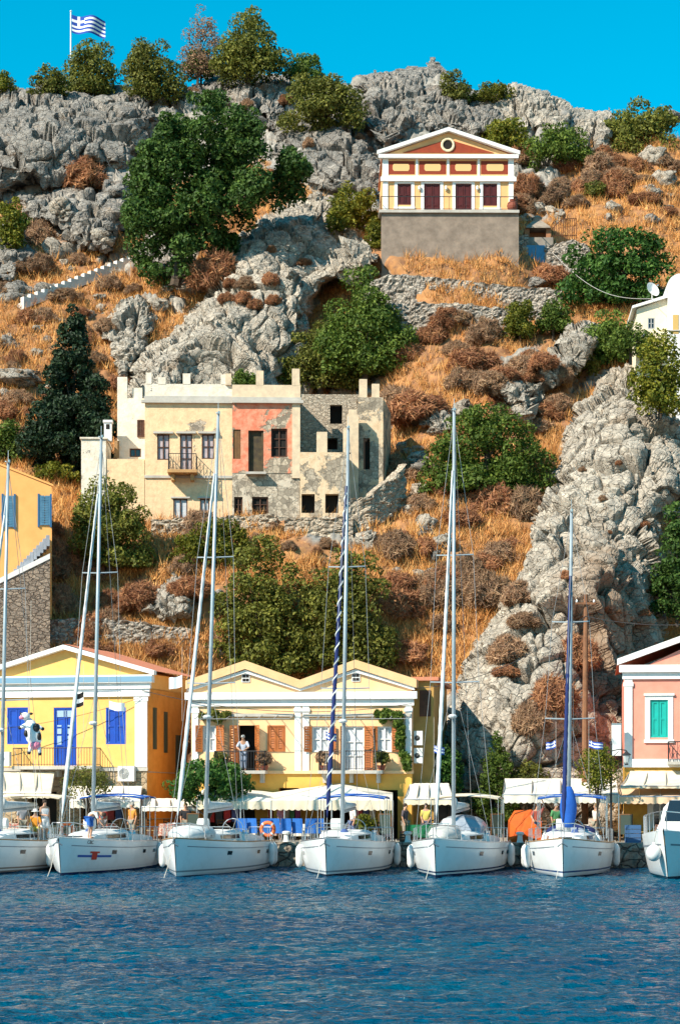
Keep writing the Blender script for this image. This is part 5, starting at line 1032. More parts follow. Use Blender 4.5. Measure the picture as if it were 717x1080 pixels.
def awning(label, px0, px1, y_top, y_front, v0, v1, drop, mat, vmat=None, spread=0, sag=.12, posts=True):
    zt = QF.uz((px0+px1)/2, y_top, v0)[1]; zf = QF.uz((px0+px1)/2, y_front, v1)[1]
    a, b = qp(px0, v0, zt), qp(px1, v0, zt); c, d = qp(px1+spread, v1, zf), qp(px0-spread, v1, zf)
    org = (a+b)/2; o = thing('awning', label, 'awning', org); L = lambda q: q-org
    m = MB(); sheet(m, [L(a), L(b), L(c), L(d)], 10, sag, 16); m.build('canopy', mat, o, True)
    m = MB(); valance(m, L(d), L(c), drop); m.build('valance', vmat or mat, o)
    m = MB(); n = 4
    for k in range(n+1): m.tube([L(a).lerp(L(b), k/n)-Vector((0, 0, .05+sag*.0)), L(d).lerp(L(c), k/n)-Vector((0, 0, .05))], .025, 5)
    m.tube([L(d), L(c)], .03, 5); m.build('frame', steel, o)
    if posts:
        n = max(1, int((c-d).length/3))
        for k in range(n+1):
            e = d.lerp(c, k/n); m = MB(); m.tube([L(e), L(Vector((e.x, e.y, GZ)))], .035, 6); m.build('post', steel, o)
    return o
awning('cream awning under the yellow house balcony at left', -14, 58, 814, 836, -.1, -3.2, .28, fab_cream, spread=-4, posts=False)
awning('white awning under the right half of the yellow house', 72, 150, 829, 845, -.1, -2.8, .35, fab_white, spread=-2)
awning('pale awning in the gap left of the double house', 150, 210, 842, 851, -.1, -3.4, .22, fab_white)
awning('beige awning over the shop right of the double house', 432, 473, 826, 843, .2, -3.2, .28, fab_white, fab_cream, spread=6)
awning('long white awning at the foot of the big crag', 532, 650, 821, 838, 1.5, -3.4, .42, fab_white, spread=2)
awning('upper cream awning in a dark frame on the pink house', 664, 740, 813, 829, -.1, -2.4, .12, fab_cream, spread=10, posts=False)
awning('lower peach awning below the upper one on the pink house', 652, 740, 832, 840, -.5, -3.6, .36, M('peach_canvas', (.72,.50,.33), (.64,.44,.28), 1.5, .9), spread=0)
def tent(label, px0, pxp, px1, yl, yp, yv, v0, v1, mat):
    """ridged canopy with its peak at column pxp"""
    zl = QF.uz(pxp, yl, v1)[1]; zp = QF.uz(pxp, yp, (v0+v1)/2)[1]; org = qp(pxp, (v0+v1)/2, zp); o = thing('canopy', label, 'canopy', org); L = lambda q: q-org
    f0, f1, b0, b1 = qp(px0, v1, zl), qp(px1, v1, zl), qp(px0, v0, zl+.35), qp(px1, v0, zl+.35); pf, pb = qp(pxp, v1+1.2, zp-.1), qp(pxp, v0, zp+.05)
    m = MB(); sheet(m, [L(b0), L(pb), L(pf), L(f0)], 8, .08, 10); sheet(m, [L(pb), L(b1), L(f1), L(pf)], 8, .08, 10); m.quad(L(f0), L(f1), L(pf)); m.build('roof', mat, o)
    m = MB(); valance(m, L(f0), L(f1), QF.uz(pxp, yl, v1)[1]-QF.uz(pxp, yv, v1)[1]); m.build('valance', fab_cream, o)
    for e in (f0, f0.lerp(f1, .5), f1): m = MB(); m.tube([L(e), L(Vector((e.x, e.y, GZ)))], .04, 6); m.build('post', steel, o)
tent('low cream canopy in front of the left half of the double house', 208, 222, 300, 845, 829, 854, -.2, -3.8, fab_white)
tent('peaked white canopy in front of the right half of the double house', 286, 360, 414, 844, 827, 855, -.2, -3.9, fab_white)
# ------------------------------------------------------------------ quay furniture
cl_blue = M('blue_cloth', (.03,.16,.52), (.02,.11,.40), 3, .85)
def chair(mat, label, group):
    o = thing('chair', label, 'chair', group=group); m = MB(); m.box(-.24, .24, -.22, .24, .42, .47); m.build('seat', mat, o)
    m = MB(); m.loft([[(-.26, -.24, .35), (.26, -.24, .35)], [(-.26, -.27, .7), (.26, -.27, .7)], [(-.24, -.30, 1.02), (.24, -.30, 1.02)], [(-.24, -.26, 1.02), (.24, -.26, 1.02)], [(-.26, -.22, .46), (.26, -.22, .46)]]); m.build('backrest', mat, o)
    for sx in (-1, 1):
        for sy in (-1, 1): m = MB(); m.tube([(sx*.22, sy*.21, 0), (sx*.2, sy*.2, .44)], .02, 5); m.build('leg', steel, o)
    return o
c0 = chair(cl_blue, 'blue canvas chair in the row under the peaked white canopy', 'blue chairs under the canopy')
for k, px in enumerate((256, 268, 280, 291, 303, 315, 327, 338)):
    o = c0 if k == 0 else copy_tree(c0); o.location = qp(px, -5.0+.15*(k % 2)); o.rotation_euler = (0, 0, A_ST+random.uniform(-.25, .25)); o.scale = (1.0, 1, 1.05)
def table(px, v, mat, label, name='table', w=.8, d=.8):
    o = thing(name, label, 'table', qp(px, v), A_ST); m = MB(); m.box(-w/2, w/2, -d/2, d/2, .72, .76); m.build('tabletop', dk_brown, o)
    n = 40; per = [(w/2*1.02*max(-1, min(1, 1.35*math.cos(t*2*math.pi/n))), d/2*1.02*max(-1, min(1, 1.35*math.sin(t*2*math.pi/n)))) for t in range(n)]; m = MB()
    m.loft([[(x, y, .775) for x, y in per], [(x*(1.05+.05*(i % 2)), y*(1.05+.05*(i % 2)), .2) for i, (x, y) in enumerate(per)]], True); m.v.append((0, 0, .78)); m.f += [(i, (i+1) % n, len(m.v)-1) for i in range(n)]; m.m += [0]*n
    m.build('tablecloth', mat, o)
    for sx in (-1, 1):
        for sy in (-1, 1): m = MB(); m.box(sx*(w/2-.08)-.025, sx*(w/2-.08)+.025, sy*(d/2-.08)-.025, sy*(d/2-.08)+.025, 0, .72); m.build('leg', dk_brown, o)
    return o
table(445, -4.8, M('green_cloth', (.01,.16,.06), (.008,.12,.05), 3, .85), 'stall table with green cloth below the beige awning', 'stall_table', 1.3, .8)
wt = table(262, -3.2, fab_white, 'white clothed table behind the blue chairs on the left'); 
table(318, -3.0, fab_white, 'white clothed table behind the blue chairs on the right'); table(612, -3.6, fab_white, 'white clothed table under the long white awning')
o = thing('orange_tent', 'bright orange tarp tent between two sailboats on the quay', 'tent', qp(553, -5.3), A_ST); m = MB(); w_ = .78
m.loft([[(-w_, -.4, 0), (-w_*.9, -.42, .9), (-.45, -.3, 1.25), (.25, -.3, 1.32), (w_, -.4, .95), (w_, -.5, 0)], [(-w_, .6, 0), (-w_, .6, 1.0), (-.5, .5, 1.45), (.3, .5, 1.5), (w_, .6, 1.1), (w_, .6, 0)]])
m.add([(-w_, -.4, 0), (-w_*.9, -.42, .9), (-.45, -.3, 1.25), (.25, -.3, 1.32), (w_, -.4, .95), (w_, -.5, 0), (-.1, -.62, .4)], [(0, 1, 6), (1, 2, 6), (2, 3, 6), (3, 4, 6), (4, 5, 6), (5, 0, 6)]); m.build('tarp', M('orange_tarp', (.72,.12,.012), (.60,.09,.01), 2, .7, .2), o)
def clothes_rack(px, v, label, cols, w=1.6):
    o = thing('clothes_rack', label, 'clothes rack', qp(px, v), A_ST); m = MB(); m.tube([(-w/2, 0, 0), (-w/2, 0, 1.75), (w/2, 0, 1.75), (w/2, 0, 0)], .02, 5); m.build('rail', steel, o)
    for k, c in enumerate(cols):
        x = -w/2+w*(k+.5)/len(cols); m = MB(); hw = w/len(cols)*.42; L = random.uniform(.7, 1.0)
        m.loft([[(x-.05, -.12, 1.74), (x+.05, -.12, 1.74), (x+.05, .12, 1.74), (x-.05, .12, 1.74)], [(x-hw, -.2, 1.6), (x+hw, -.2, 1.6), (x+hw, .2, 1.6), (x-hw, .2, 1.6)], [(x-hw*.9, -.16, 1.7-L), (x+hw, -.18, 1.7-L), (x+hw*.9, .18, 1.7-L), (x-hw, .16, 1.7-L)]], True, cap=True); m.build('garment', M('garment_%d%d%d' % tuple(int(q*20) for q in c), c, tuple(q*.7 for q in c), 5, .9), o)
clothes_rack(300, -1.2, 'clothes rack of bright garments behind the blue chairs', [(.5,.08,.05), (.6,.45,.1), (.08,.2,.4), (.6,.55,.5), (.1,.3,.15), (.4,.1,.3)])
clothes_rack(393, -2.0, 'clothes rack under the right end of the peaked canopy', [(.6,.1,.12), (.1,.12,.3), (.65,.6,.5), (.5,.3,.05), (.05,.25,.3)])
clothes_rack(122, -1.2, 'clothes rack below the yellow house right awning', [(.5,.45,.4), (.3,.05,.05), (.05,.1,.25), (.55,.3,.1)])
clothes_rack(236, -2.0, 'rack of red and dark garments beside the laurel tree', [(.5,.04,.04), (.08,.08,.1), (.55,.05,.06), (.1,.1,.3)])
def crate(px, v, label, mat, s=(.6, .5, .5), z=GZ):
    o = thing('crate', label, 'crate', qp(px, v, z), A_ST+.1); m = MB(); a, b, c = s
    m.box(-a/2, a/2, -b/2, b/2, 0, .03)
    for k in range(4): z0 = .03+k*c/4; m.box(-a/2, a/2, -b/2, -b/2+.02, z0, z0+c/4-.03); m.box(-a/2, a/2, b/2-.02, b/2, z0, z0+c/4-.03); m.box(-a/2, -a/2+.02, -b/2, b/2, z0, z0+c/4-.03); m.box(a/2-.02, a/2, -b/2, b/2, z0, z0+c/4-.03)
    for x in (-a/2+.03, a/2-.06):
        for y in (-b/2+.021, b/2-.05): m.box(x, x+.03, y, y+.028, 0, c)
    m.build('slats', mat, o)
crate(667, -5.6, 'blue crate on the quay left of the motor yacht', M('blue_plastic', (.05,.12,.25), rough=.6), (.7, .5, .8)); crate(428, -5.7, 'wooden crate at the quay edge beside the stall table', dk_brown)
def bollard(px, label):
    o = thing('bollard', label, 'bollard', qp(px, -6.1)); m = MB(); m.lathe([(.16, 0), (.13, .1), (.11, .32), (.19, .38), (.19, .46), (.1, .5)], 12); m.build('post', M('white_bollard', (.7,.68,.64), rough=.7), o)
bollard(548, 'white mooring bollard left of the boat with the blue mast bag'); bollard(430, 'white mooring bollard below the beige awning'); bollard(302, 'white mooring bollard in front of the blue chairs')
wd_ = M('taverna_wood', (.16,.075,.03), (.10,.05,.022), 4, .7)
def wood_chair():
    o = thing('wooden_chair', '', 'chair', group='wooden taverna chairs'); m = MB(); m.box(-.21, .21, -.2, .2, .43, .46); m.build('seat', M('rush_seat', (.42,.30,.14), (.3,.2,.09), 8, .9), o); m = MB()
    for z in (.62, .76, .9): m.box(-.19, .19, .18, .21, z, z+.06)
    m.box(-.21, -.18, .17, .21, .46, .98); m.box(.18, .21, .17, .21, .46, .98); m.build('backrest', wd_, o)
    for sx in (-1, 1):
        for sy in (-1, 1): m = MB(); m.box(sx*.195-.018, sx*.195+.018, sy*.185-.018, sy*.185+.018, 0, .44); m.build('leg', wd_, o)
    return o
wc = None
for nm, pxs, vs in (('under the cream awning left of the thin olive tree', (10, 22, 34, 48), (-2.4, -1.6)), ('under the yellow house right awning', (92, 106, 120, 134, 146), (-2.2, -1.5)), ('beneath the pale gap awning', (160, 172, 186), (-2.8, -2.2)), ('behind the blue chairs under the canopies', (232, 250, 272, 288, 306, 330, 352, 376, 398), (-2.6, -1.8)), ('below the beige shop awning', (440, 452, 464), (-2.4, -1.8)), ('beneath the long white awning', (570, 580, 596, 606, 622, 632, 646), (-3.0, -2.2)), ('in front of the pink house', (676, 692, 708), (-3.4, -2.6))):
    for k, px in enumerate(pxs):
        o = wood_chair() if wc is None else copy_tree(wc); wc = wc or o; o.location = qp(px, vs[k % 2]); o.rotation_euler = (0, 0, random.uniform(0, 6.28)); tag(o, 'dark wooden chair with rush seat '+nm)
for px, v, nm in ((16, -2.9, 'left of the thin olive tree'), (113, -2.6, 'under the yellow house right awning'), (178, -3.1, 'beneath the pale gap awning'), (284, -2.4, 'between the two canopies'), (366, -2.3, 'under the right end of the peaked canopy'), (588, -3.2, 'beneath the long white awning near its middle'), (700, -3.2, 'in front of the pink house')): table(px, v, M('checked_cloth', (.50,.42,.34), (.35,.10,.08), 14, .9, lo=.48, hi=.52), 'taverna table with patterned cloth '+nm)
for px, v, nm in ((204, -4.2, 'left of the blue chairs'), (406, -4.6, 'right of the blue chairs'), (524, -4.2, 'left of the orange tent'), (660, -4.6, 'left of the motor yacht')):
    o = thing('menu_board', 'standing dark menu board on the quay '+nm, 'board', qp(px, v), A_ST+random.uniform(-.4, .4)); m = MB(); m.box(-.28, .28, -.03, .0, .35, 1.25); m.build('panel', M('board_green', (.03,.05,.04), rough=.6), o); m = MB(); m.box(-.32, -.28, -.04, .02, 0, 1.3); m.box(.28, .32, -.04, .02, 0, 1.3); m.box(-.28, .28, -.04, .02, 1.25, 1.3); m.build('easel', wd_, o)
# street lamp, wooden pole
o = thing('street_lamp', 'black two armed street lamp beside the pink house', 'street lamp', qp(644, -3.9)); zt = QF.uz(644, 783, -3.9)[1]-GZ; za = QF.uz(644, 792, -3.9)[1]-GZ
m = MB(); m.lathe([(.16, 0), (.14, .5), (.07, .6), (.055, 1.2), (.045, zt-.1), (.06, zt-.08), (.015, zt+.1)], 10); m.build('post', iron, o)
for s_ in (-1, 1):
    ar = thing('arm', None, None); ar = MB(); ar.tube([(0, 0, za), (s_*.4, 0, za+.08), (s_*.72, 0, za+.02)], .025, 5); ar.tube([(s_*.1, 0, za-.25), (s_*.35, 0, za-.02)], .018, 5); a_ = ar.build('arm', iron, o)
    ln_ = MB(); X = Matrix.Translation((s_*.72, 0, za-.62)); ln_.lathe([(.06, .02), (.11, .1), (.17, .42)], 6, X=X); l_ = ln_.build('lantern', M('lantern_glass', (.45,.5,.5), rough=.2), o); c_ = MB(); c_.lathe([(.21, .42), (.19, .47), (.08, .56), (.02, .64)], 6, X=X); c_.lathe([(.08, -.04), (.09, .03)], 6, X=X); c_.build('cap', iron, l_)
for ob in [x for x in bpy.data.objects if x.name.startswith('arm') and x.type == 'EMPTY']: bpy.data.objects.remove(ob)
o = thing('utility_pole', 'tall brown wooden utility pole in front of the big crag', 'pole', qp(616.5, .8)); zt = QF.uz(617, 627, .8)[1]-GZ; pw = M('pole_wood', (.26,.12,.06), (.16,.075,.04), 2, .9, .3)
m = MB(); m.tube([(0, 0, -.3), (0, 0, zt*.5), (.05, 0, zt)], [.17, .145, .11], 9); m.build('post', pw, o); m = MB(); m.box(-.5, .5, -.2, -.1, zt-.5, zt-.4); m.build('crossarm', pw, o)
for x in (-.42, .42): m = MB(); m.lathe([(.04, 0), (.06, .06), (.03, .14)], 7, (x, -.15, zt-.4)); m.build('insulator', white_p, o)
o = thing('wall_sign', 'blank white cabinet on the wall beside the pink house', 'cabinet', qp(649.5, -.6, QF.uz(649, 797, -.6)[1])); m = MB(); m.box(-.22, .22, -.1, .1, 0, 1.5); m.build('door', trim_w, o); m = MB(); m.box(-.24, .24, -.12, .12, 1.5, 1.56); m.build('lid', steel, o)
def cable(p, q, sag, label, r=.022, mat=None):
    m = MB(); m.tube([p.lerp(q, k/20)-Vector((0, 0, sag*4*(k/20)*(1-k/20))) for k in range(21)], r, 4); m.build('overhead_cable', mat or iron, label=label, cat='cable')
PT = QF.uz(617, 650, .8)[1]
cable(qp(436, -.1, QF.uz(436, 726, -.1)[1]), qp(617, .7, PT), .8, 'dark cable from the double house to the wooden pole'); cable(qp(617, .7, PT), qp(760, 0, QF.uz(760, 655, 0)[1]), .3, 'dark cable from the wooden pole past the pink house')
cable(qp(-20, -.3, QF.uz(0, 770, -.3)[1]), qp(150, -.15, QF.uz(150, 735, -.2)[1]), .3, 'thin cable across the yellow house front', .015); cable(qp(150, -.2, QF.uz(150, 728, -.2)[1]), qp(434, -.4, QF.uz(434, 742, -.4)[1]), .7, 'dark cable crossing the double house front', .02)
# ------------------------------------------------------------------ quay plants
def qtree(kind, label, cat, box, mat, v, **k):
    z = (HY-0); x0, y0, x1, y1 = box; p = qp((x0+x1)/2, v); foot_y = HY-(GZ-H)*F/p.y; return tree(kind, label, cat, box, mat, Y=p.y, foot=((x0+x1)/2, foot_y), **k)
qtree('laurel_tree', 'round leafy green tree on the quay before the double house', 'tree', (174,802,264,850), L_fig, -3.6, shape='ellipse', leaf=.22, lob=.36, dens=1.2)
qtree('olive_tree', 'thin sparse olive tree under the yellow house balcony', 'tree', (66,808,118,848), L_olive, -3.6, shape='ellipse', leaf=.15, lob=.3, dens=.3)
qtree('ornamental_tree', 'small speckled tree beside the street lamp', 'tree', (608,786,652,838), L_yel, -4.4, shape='ellipse', leaf=.15, lob=.34, dens=.55)
qtree('conifer', 'young open branched conifer at the foot of the crag', 'conifer', (496,768,552,866), L_mid, 2.6, shape='cone', leaf=.16, lob=.26, dens=.8)
qtree('creeper', 'green creeper climbing beside the dark passage', 'creeper', (458,786,488,850), L_fig, 1.6, shape='ellipse', leaf=.18, lob=.4, dens=.8)
qtree('shrub', 'leafy shrub behind the long white awning at its left end', 'bush', (536,800,580,832), L_olive, 3.0, leaf=.16, dens=.7)
def potted(fr, px, py, v, label, s=.35, mat=None, z=None):
    u, zz = fr.uz(px, py, v); z = zz if z is None else z; o = thing('potted_plant', label, 'plant', fr.w(u, v, z)); m = MB(); m.lathe([(s*.35, 0), (s*.5, s*.5), (s*.55, s*.55), (s*.45, s*.55)], 10); m.build('pot', M('red_clay', ()), o)
    rg = np.random.default_rng(int(px)); C = lobes_crown(s*1.0, s*.8, s*1.0, .45, rg); C = [(a, b, c+s*.6, r) for a, b, c, r in C]; crown_mesh('foliage', C, .10, 900, mat or L_olive, rg, o)
for px, t_ in ((233, 'left end of the left'), (279, 'right end of the left'), (342, 'left end of the right'), (402, 'right end of the right')):
    u = DH.uz(px, 806, -.6)[0]; potted(DH, px, 812, -.6, 'bushy plant in a pot at the %s cream balcony' % t_, .42, L_dry if px in (279, 342) else L_olive, z=DH.uz(300, 814)[1]+.08)
potted(QF, 385, 868, -4.6, 'pale green potted plant under the peaked canopy', .6, L_yel, GZ); potted(QF, 590, 868, -4.6, 'potted plant behind the blue mast bag boat', .5, L_mid, GZ)
def vine(label, pts, r, mat=L_mid, v=-.25, fr=None):
    fr = fr or DH; P = [Vector((fr.uz(a, b, v)[0], v, fr.uz(a, b, v)[1])) for a, b in pts]; o = fr.empty('vine', label, 'vine'); rg = np.random.default_rng(len(label)); C = []
    for i in range(len(P)-1):
        for k in range(6): q = P[i].lerp(P[i+1], k/6); C.append((q.x+rg.normal()*.1, q.y, q.z+rg.normal()*.1, r*rg.uniform(.6, 1.2)))
    crown_mesh_free('foliage', C, .13, 700*len(P), mat, rg, o); m = MB(); m.tube(P, .02, 5); m.build('stem', bark, o)
def crown_mesh_free(name, C, leaf, n, mat, rg, parent):
    C = np.array(C); k = rg.integers(0, len(C), n); d = rg.normal(size=(n, 3)); d /= np.linalg.norm(d, axis=1)[:, None]; P = C[k, :3]+d*C[k, 3:4]*rg.uniform(.3, 1.1, n)[:, None]
    V, Fq = leaf_quads(P, d, leaf, rg); np_mesh(name, V, Fq, mat, parent)
vine('green vine trailing beside the right window of the double house', [(396,757), (410,754), (422,760), (420,778), (425,794), (434,810)], .22)
vine('short green vine over the left window of the double house', [(213,756), (226,754), (238,757)], .16, L_olive)
# ================================================================== people
skin_m = M('skin', (.50,.27,.17), rough=.6)
def person(label, loc, rz, J, clothes, hair=(.05,.03,.02), scale=1.0, hat=None):
    """J: joint positions (x right, y forward-negative, z up); clothes: list of (name, colour, chain of (joint a, joint b, radius a, radius b))"""
    import bmesh
    root = thing('person', label, 'person', loc, rz); root.scale = (scale,)*3
    def skin_obj(name, edges, rad, mat, par, rootv, sub=2):
        bm = bmesh.new(); L = bm.verts.layers.skin.verify(); vs = {}
        for k, r in rad.items(): v = bm.verts.new(P[k]); v[L].radius = (r, r) if not isinstance(r, tuple) else r; v[L].use_root = (k == rootv); vs[k] = v
        for a, b in edges: bm.edges.new((vs[a], vs[b]))
        me = bpy.data.meshes.new(name); bm.to_mesh(me); bm.free(); me.materials.append(mat); o = bpy.data.objects.new(name, me); COL.objects.link(o); o.parent = par
        md = o.modifiers.new('skin', 'SKIN'); md.use_smooth_shade = True; o.modifiers.new('sub', 'SUBSURF').render_levels = sub; return o
    P = {k: Vector(v) for k, v in J.items()}
    P['nose'] = P['head']+P['_face']*.115+Vector((0, 0, -.01)); face = P.pop('_face')
    P['crown'] = P['head']+(P['head']-P['neck']).normalized()*.10
    rad = dict(pelvis=(.15, .11), waist=(.135, .10), chest=(.165, .11), neck=.055, head=(.085, .10), crown=(.07, .085), nose=.018)
    ed = [('pelvis', 'waist'), ('waist', 'chest'), ('chest', 'neck'), ('neck', 'head'), ('head', 'crown'), ('head', 'nose')]
    for s in 'lr':
        rad.update({'sh'+s: .065, 'el'+s: .044, 'wr'+s: .03, 'hip'+s: .095, 'kn'+s: .06, 'an'+s: .04, 'toe'+s: .035, 'pa'+s: .034})
        d = (P['wr'+s]-P['el'+s]).normalized(); P['pa'+s] = P['wr'+s]+d*.08; side = d.orthogonal().normalized(); up = d.cross(side)
        ed += [('chest', 'sh'+s), ('sh'+s, 'el'+s), ('el'+s, 'wr'+s), ('wr'+s, 'pa'+s), ('pelvis', 'hip'+s), ('hip'+s, 'kn'+s), ('kn'+s, 'an'+s), ('an'+s, 'toe'+s)]
        for f in range(4):
            a, b = 'f%d%s' % (f, s), 'g%d%s' % (f, s); ln = (.07, .08, .075, .06)[f]
            P[a] = P['pa'+s]+d*.03+side*(f-1.5)*.023; P[b] = P[a]+d*ln*.8+up*ln*.4; rad[a] = .010; rad[b] = .008; ed += [('pa'+s, a), (a, b)]
        P['th'+s] = P['wr'+s]+d*.05-side*.055; rad['th'+s] = .011; ed.append(('wr'+s, 'th'+s))
    skin_obj('body', ed, rad, skin_m, root, 'pelvis')
    for name, col, chains in clothes:
        e = []; r = {}
        for a, b, ra, rb in chains: r[a] = max(r.get(a, 0), ra) if not isinstance(ra, tuple) else ra; r[b] = max(r.get(b, 0), rb) if not isinstance(rb, tuple) else rb; e.append((a, b))
        skin_obj(name, e, r, M('cloth_%s_%d' % (name, int(sum(c*(i+1)*97 for i, c in enumerate(col)))), col, tuple(c*.8 for c in col), 6, .9), root, chains[0][0])
    hd, cr = P['head'], P['crown']; m = MB(); c = hd.lerp(cr, .75)-face*.025; m.ball(tuple(c), (.098, .105, .10), 12, 8); m.build('hair', M('hair_%d' % int(hair[0]*1000), hair, rough=.8), root, True)
    side = face.cross(Vector((0, 0, 1))).normalized()
    for s in (-1, 1): m = MB(); m.ball(tuple(hd+face*.092+side*s*.035+Vector((0, 0, .02))), .013, 6, 5); m.build('eye', dark_in, root)
    if hat: m = MB(); m.lathe([(.19, 0), (.18, .02), (.11, .03), (.10, .10), (.05, .13)], 14, tuple(cr+Vector((0, 0, -.03)))); m.build('hat', M('hat', hat, rough=.9), root)
    return root
def stand(**k):
    J = dict(pelvis=(0,0,.93), waist=(0,0,1.1), chest=(0,0,1.34), neck=(0,0,1.5), head=(0,-.02,1.62), _face=(0,-1,0), shl=(-.19,0,1.41), ell=(-.23,.03,1.13), wrl=(-.22,-.06,.89), shr=(.19,0,1.41), elr=(.23,.03,1.13), wrr=(.22,-.06,.89),
             hipl=(-.09,0,.88), knl=(-.10,-.02,.48), anl=(-.10,.02,.08), toel=(-.11,-.14,.04), hipr=(.09,0,.88), knr=(.10,-.02,.48), anr=(.10,.02,.08), toer=(.11,-.14,.04)); J.update(k); return J
def sit(**k):
    J = stand(pelvis=(0,0,.52), waist=(0,0,.70), chest=(0,-.02,.94), neck=(0,-.03,1.10), head=(0,-.06,1.22), shl=(-.19,-.02,1.01), shr=(.19,-.02,1.01), ell=(-.24,-.10,.76), elr=(.24,-.10,.76), wrl=(-.18,-.32,.68), wrr=(.18,-.32,.68),
              hipl=(-.1,-.02,.5), hipr=(.1,-.02,.5), knl=(-.13,-.43,.50), knr=(.13,-.43,.50), anl=(-.13,-.42,.08), anr=(.13,-.42,.08), toel=(-.13,-.58,.04), toer=(.13,-.58,.04)); J.update(k); return J
SHIRT = lambda n, c, sl=1: (n, c, [('chest', 'waist', (.185, .13), (.16, .125)), ('waist', 'pelvis', (.16, .125), (.17, .13)), ('chest', 'shl', (.185, .13), .082), ('chest', 'shr', (.185, .13), .082), ('shl', 'ell', .082, .062), ('shr', 'elr', .082, .062)][:6 if sl else 4])
SHORTS = lambda n, c: (n, c, [('pelvis', 'hipl', (.175, .135), .125), ('pelvis', 'hipr', (.175, .135), .125), ('hipl', 'knl', .125, .095), ('hipr', 'knr', .125, .095)])
TROUS = lambda n, c: (n, c, SHORTS(n, c)[2]+[('knl', 'anl', .085, .065), ('knr', 'anr', .085, .065)])
p = DH.w(DH.uz(257, 800, -.42)[0], -.42, DH.uz(300, 814)[1]+.06)
person('grey haired person in pale checked top leaning on the cream balcony rail', p, A_ST, stand(chest=(0,-.08,1.33), neck=(0,-.13,1.48), head=(0,-.17,1.60), shl=(-.19,-.08,1.39), shr=(.19,-.08,1.39), ell=(-.30,-.22,1.14), elr=(.30,-.22,1.14), wrl=(-.14,-.40,1.03), wrr=(.14,-.40,1.03)), [SHIRT('shirt', (.50,.55,.66)), TROUS('trousers', (.25,.3,.4))], (.45,.43,.40))
person('person in reddish top raising an arm beside the orange tent', qp(566, -5.6), A_ST+.4, stand(elr=(.34,-.10,1.62), wrr=(.22,-.16,1.86), ell=(-.30,-.04,1.2), wrl=(-.3,-.26,1.05)), [SHIRT('shirt', (.42,.09,.06)), SHORTS('shorts', (.1,.1,.15))])
person('person in yellow top standing behind the green stall table', qp(449, -3.9), A_ST, stand(wrl=(-.15,-.25,.95), wrr=(.15,-.25,.95)), [SHIRT('shirt', (.62,.5,.12)), TROUS('trousers', (.08,.09,.13))])
person('person in dark shirt standing left of the green stall table', qp(427, -4.6), A_ST+1.2, stand(), [SHIRT('shirt', (.10,.08,.09)), TROUS('trousers', (.3,.25,.2))])
person('person in white shirt walking under the peaked canopy', qp(372, -4.4), A_ST-1.0, stand(knl=(-.1,-.16,.5), anl=(-.1,-.12,.1), toel=(-.1,-.28,.06), anr=(.1,.2,.1), toer=(.1,.06,.04)), [SHIRT('shirt', (.7,.68,.64)), TROUS('trousers', (.1,.13,.25))])
person('person in red shirt standing beneath the yellow house right awning', qp(108, -3.4), A_ST+.5, stand(), [SHIRT('shirt', (.5,.06,.05)), SHORTS('shorts', (.2,.2,.22))])
for px, v, rz, lab, col, st_ in ((24, -3.9, .6, 'person in grey top under the cream awning left of the olive tree', (.3,.3,.32), 0), (140, -3.0, -.5, 'person in orange top near the right end of the yellow house awning', (.6,.25,.05), 0), (196, -3.6, .2, 'person in black shirt left of the laurel tree', (.03,.03,.035), 0), (296, -3.4, 1.2, 'person in pink shirt standing behind the blue chairs', (.65,.25,.3), 0), (410, -3.4, -.8, 'person in blue shirt at the right end of the peaked canopy', (.08,.2,.5), 0), (586, -4.0, .5, 'person in green shirt under the long white awning', (.1,.3,.12), 0), (628, -3.9, -1.0, 'person in pale shirt near the street lamp', (.6,.55,.5), 0)):
    person(lab, qp(px, v), A_ST+rz, stand(), [SHIRT('shirt', col), TROUS('trousers', (.12,.12,.16)) if px % 4 else SHORTS('shorts', (.3,.28,.22))], hair=random.choice([(.05,.03,.02), (.2,.12,.05), (.3,.28,.25)]))
# ================================================================== boats
gel = lambda n, s1, s2=None: hull_mat(n, s1, s2)
def hull_mat(name, c1, c2):
    m, t, b = new_mat(name); z = node(t, 'SeparateXYZ'); t.links.new(objco(t), z.inputs[0]); wh = (.78,.79,.78)
    mr = node(t, 'MapRange'); t.links.new(z.outputs[2], mr.inputs[0]); mr.inputs[1].default_value = -1; mr.inputs[2].default_value = 1
    bot = (.03,.045,.09); f = lambda h: (h+1)/2
    c = ramp(t, mr.outputs[0], [(0, bot), (f(.05), c1), (f(.13), wh), (f(.20), c2), (f(.27), wh)], 'CONSTANT')
    st = ramp(t, noise(t, 1.6, 5, .7, objco(t)), [(.5, 0.0), (.75, .25)]); t.links.new(mixc(t, st, c, (.45,.43,.38)), b.inputs['Base Color'])
    b.inputs['Roughness'].default_value = .22; b.inputs['Specular IOR Level'].default_value = .5; return m
deck_m = M('deck_gelcoat', (.74,.74,.72), (.66,.66,.64), 2, .5); teak = M('teak', (.36,.22,.11), (.28,.16,.08), 5, .8); alum = M('mast_aluminium', (.40,.46,.50), (.30,.36,.39), 1, .4, metal=.3); wire = M('rigging_wire', (.28,.29,.30), rough=.4, metal=.5)
navy = M('navy_canvas', (.012,.025,.12), (.01,.02,.09), 3, .85); royal = M('royal_blue_canvas', (.015,.10,.42), (.012,.08,.34), 3, .85); sailw = M('sailcloth', (.62,.64,.63), (.46,.49,.50), 5, .8); clear = M('smoked_vinyl', (.20,.24,.30), (.34,.38,.43), 1.2, .12, spec=.6); rubber = M('fender_rubber', (.72,.73,.72), (.58,.59,.58), 3, .55); rope_m = M('rope', (.5,.46,.40), rough=.9)
dark_win = M('dark_acrylic', (.015,.018,.022), rough=.1, spec=.6); red_m = M('red_antifoul', (.45,.05,.03), rough=.7)
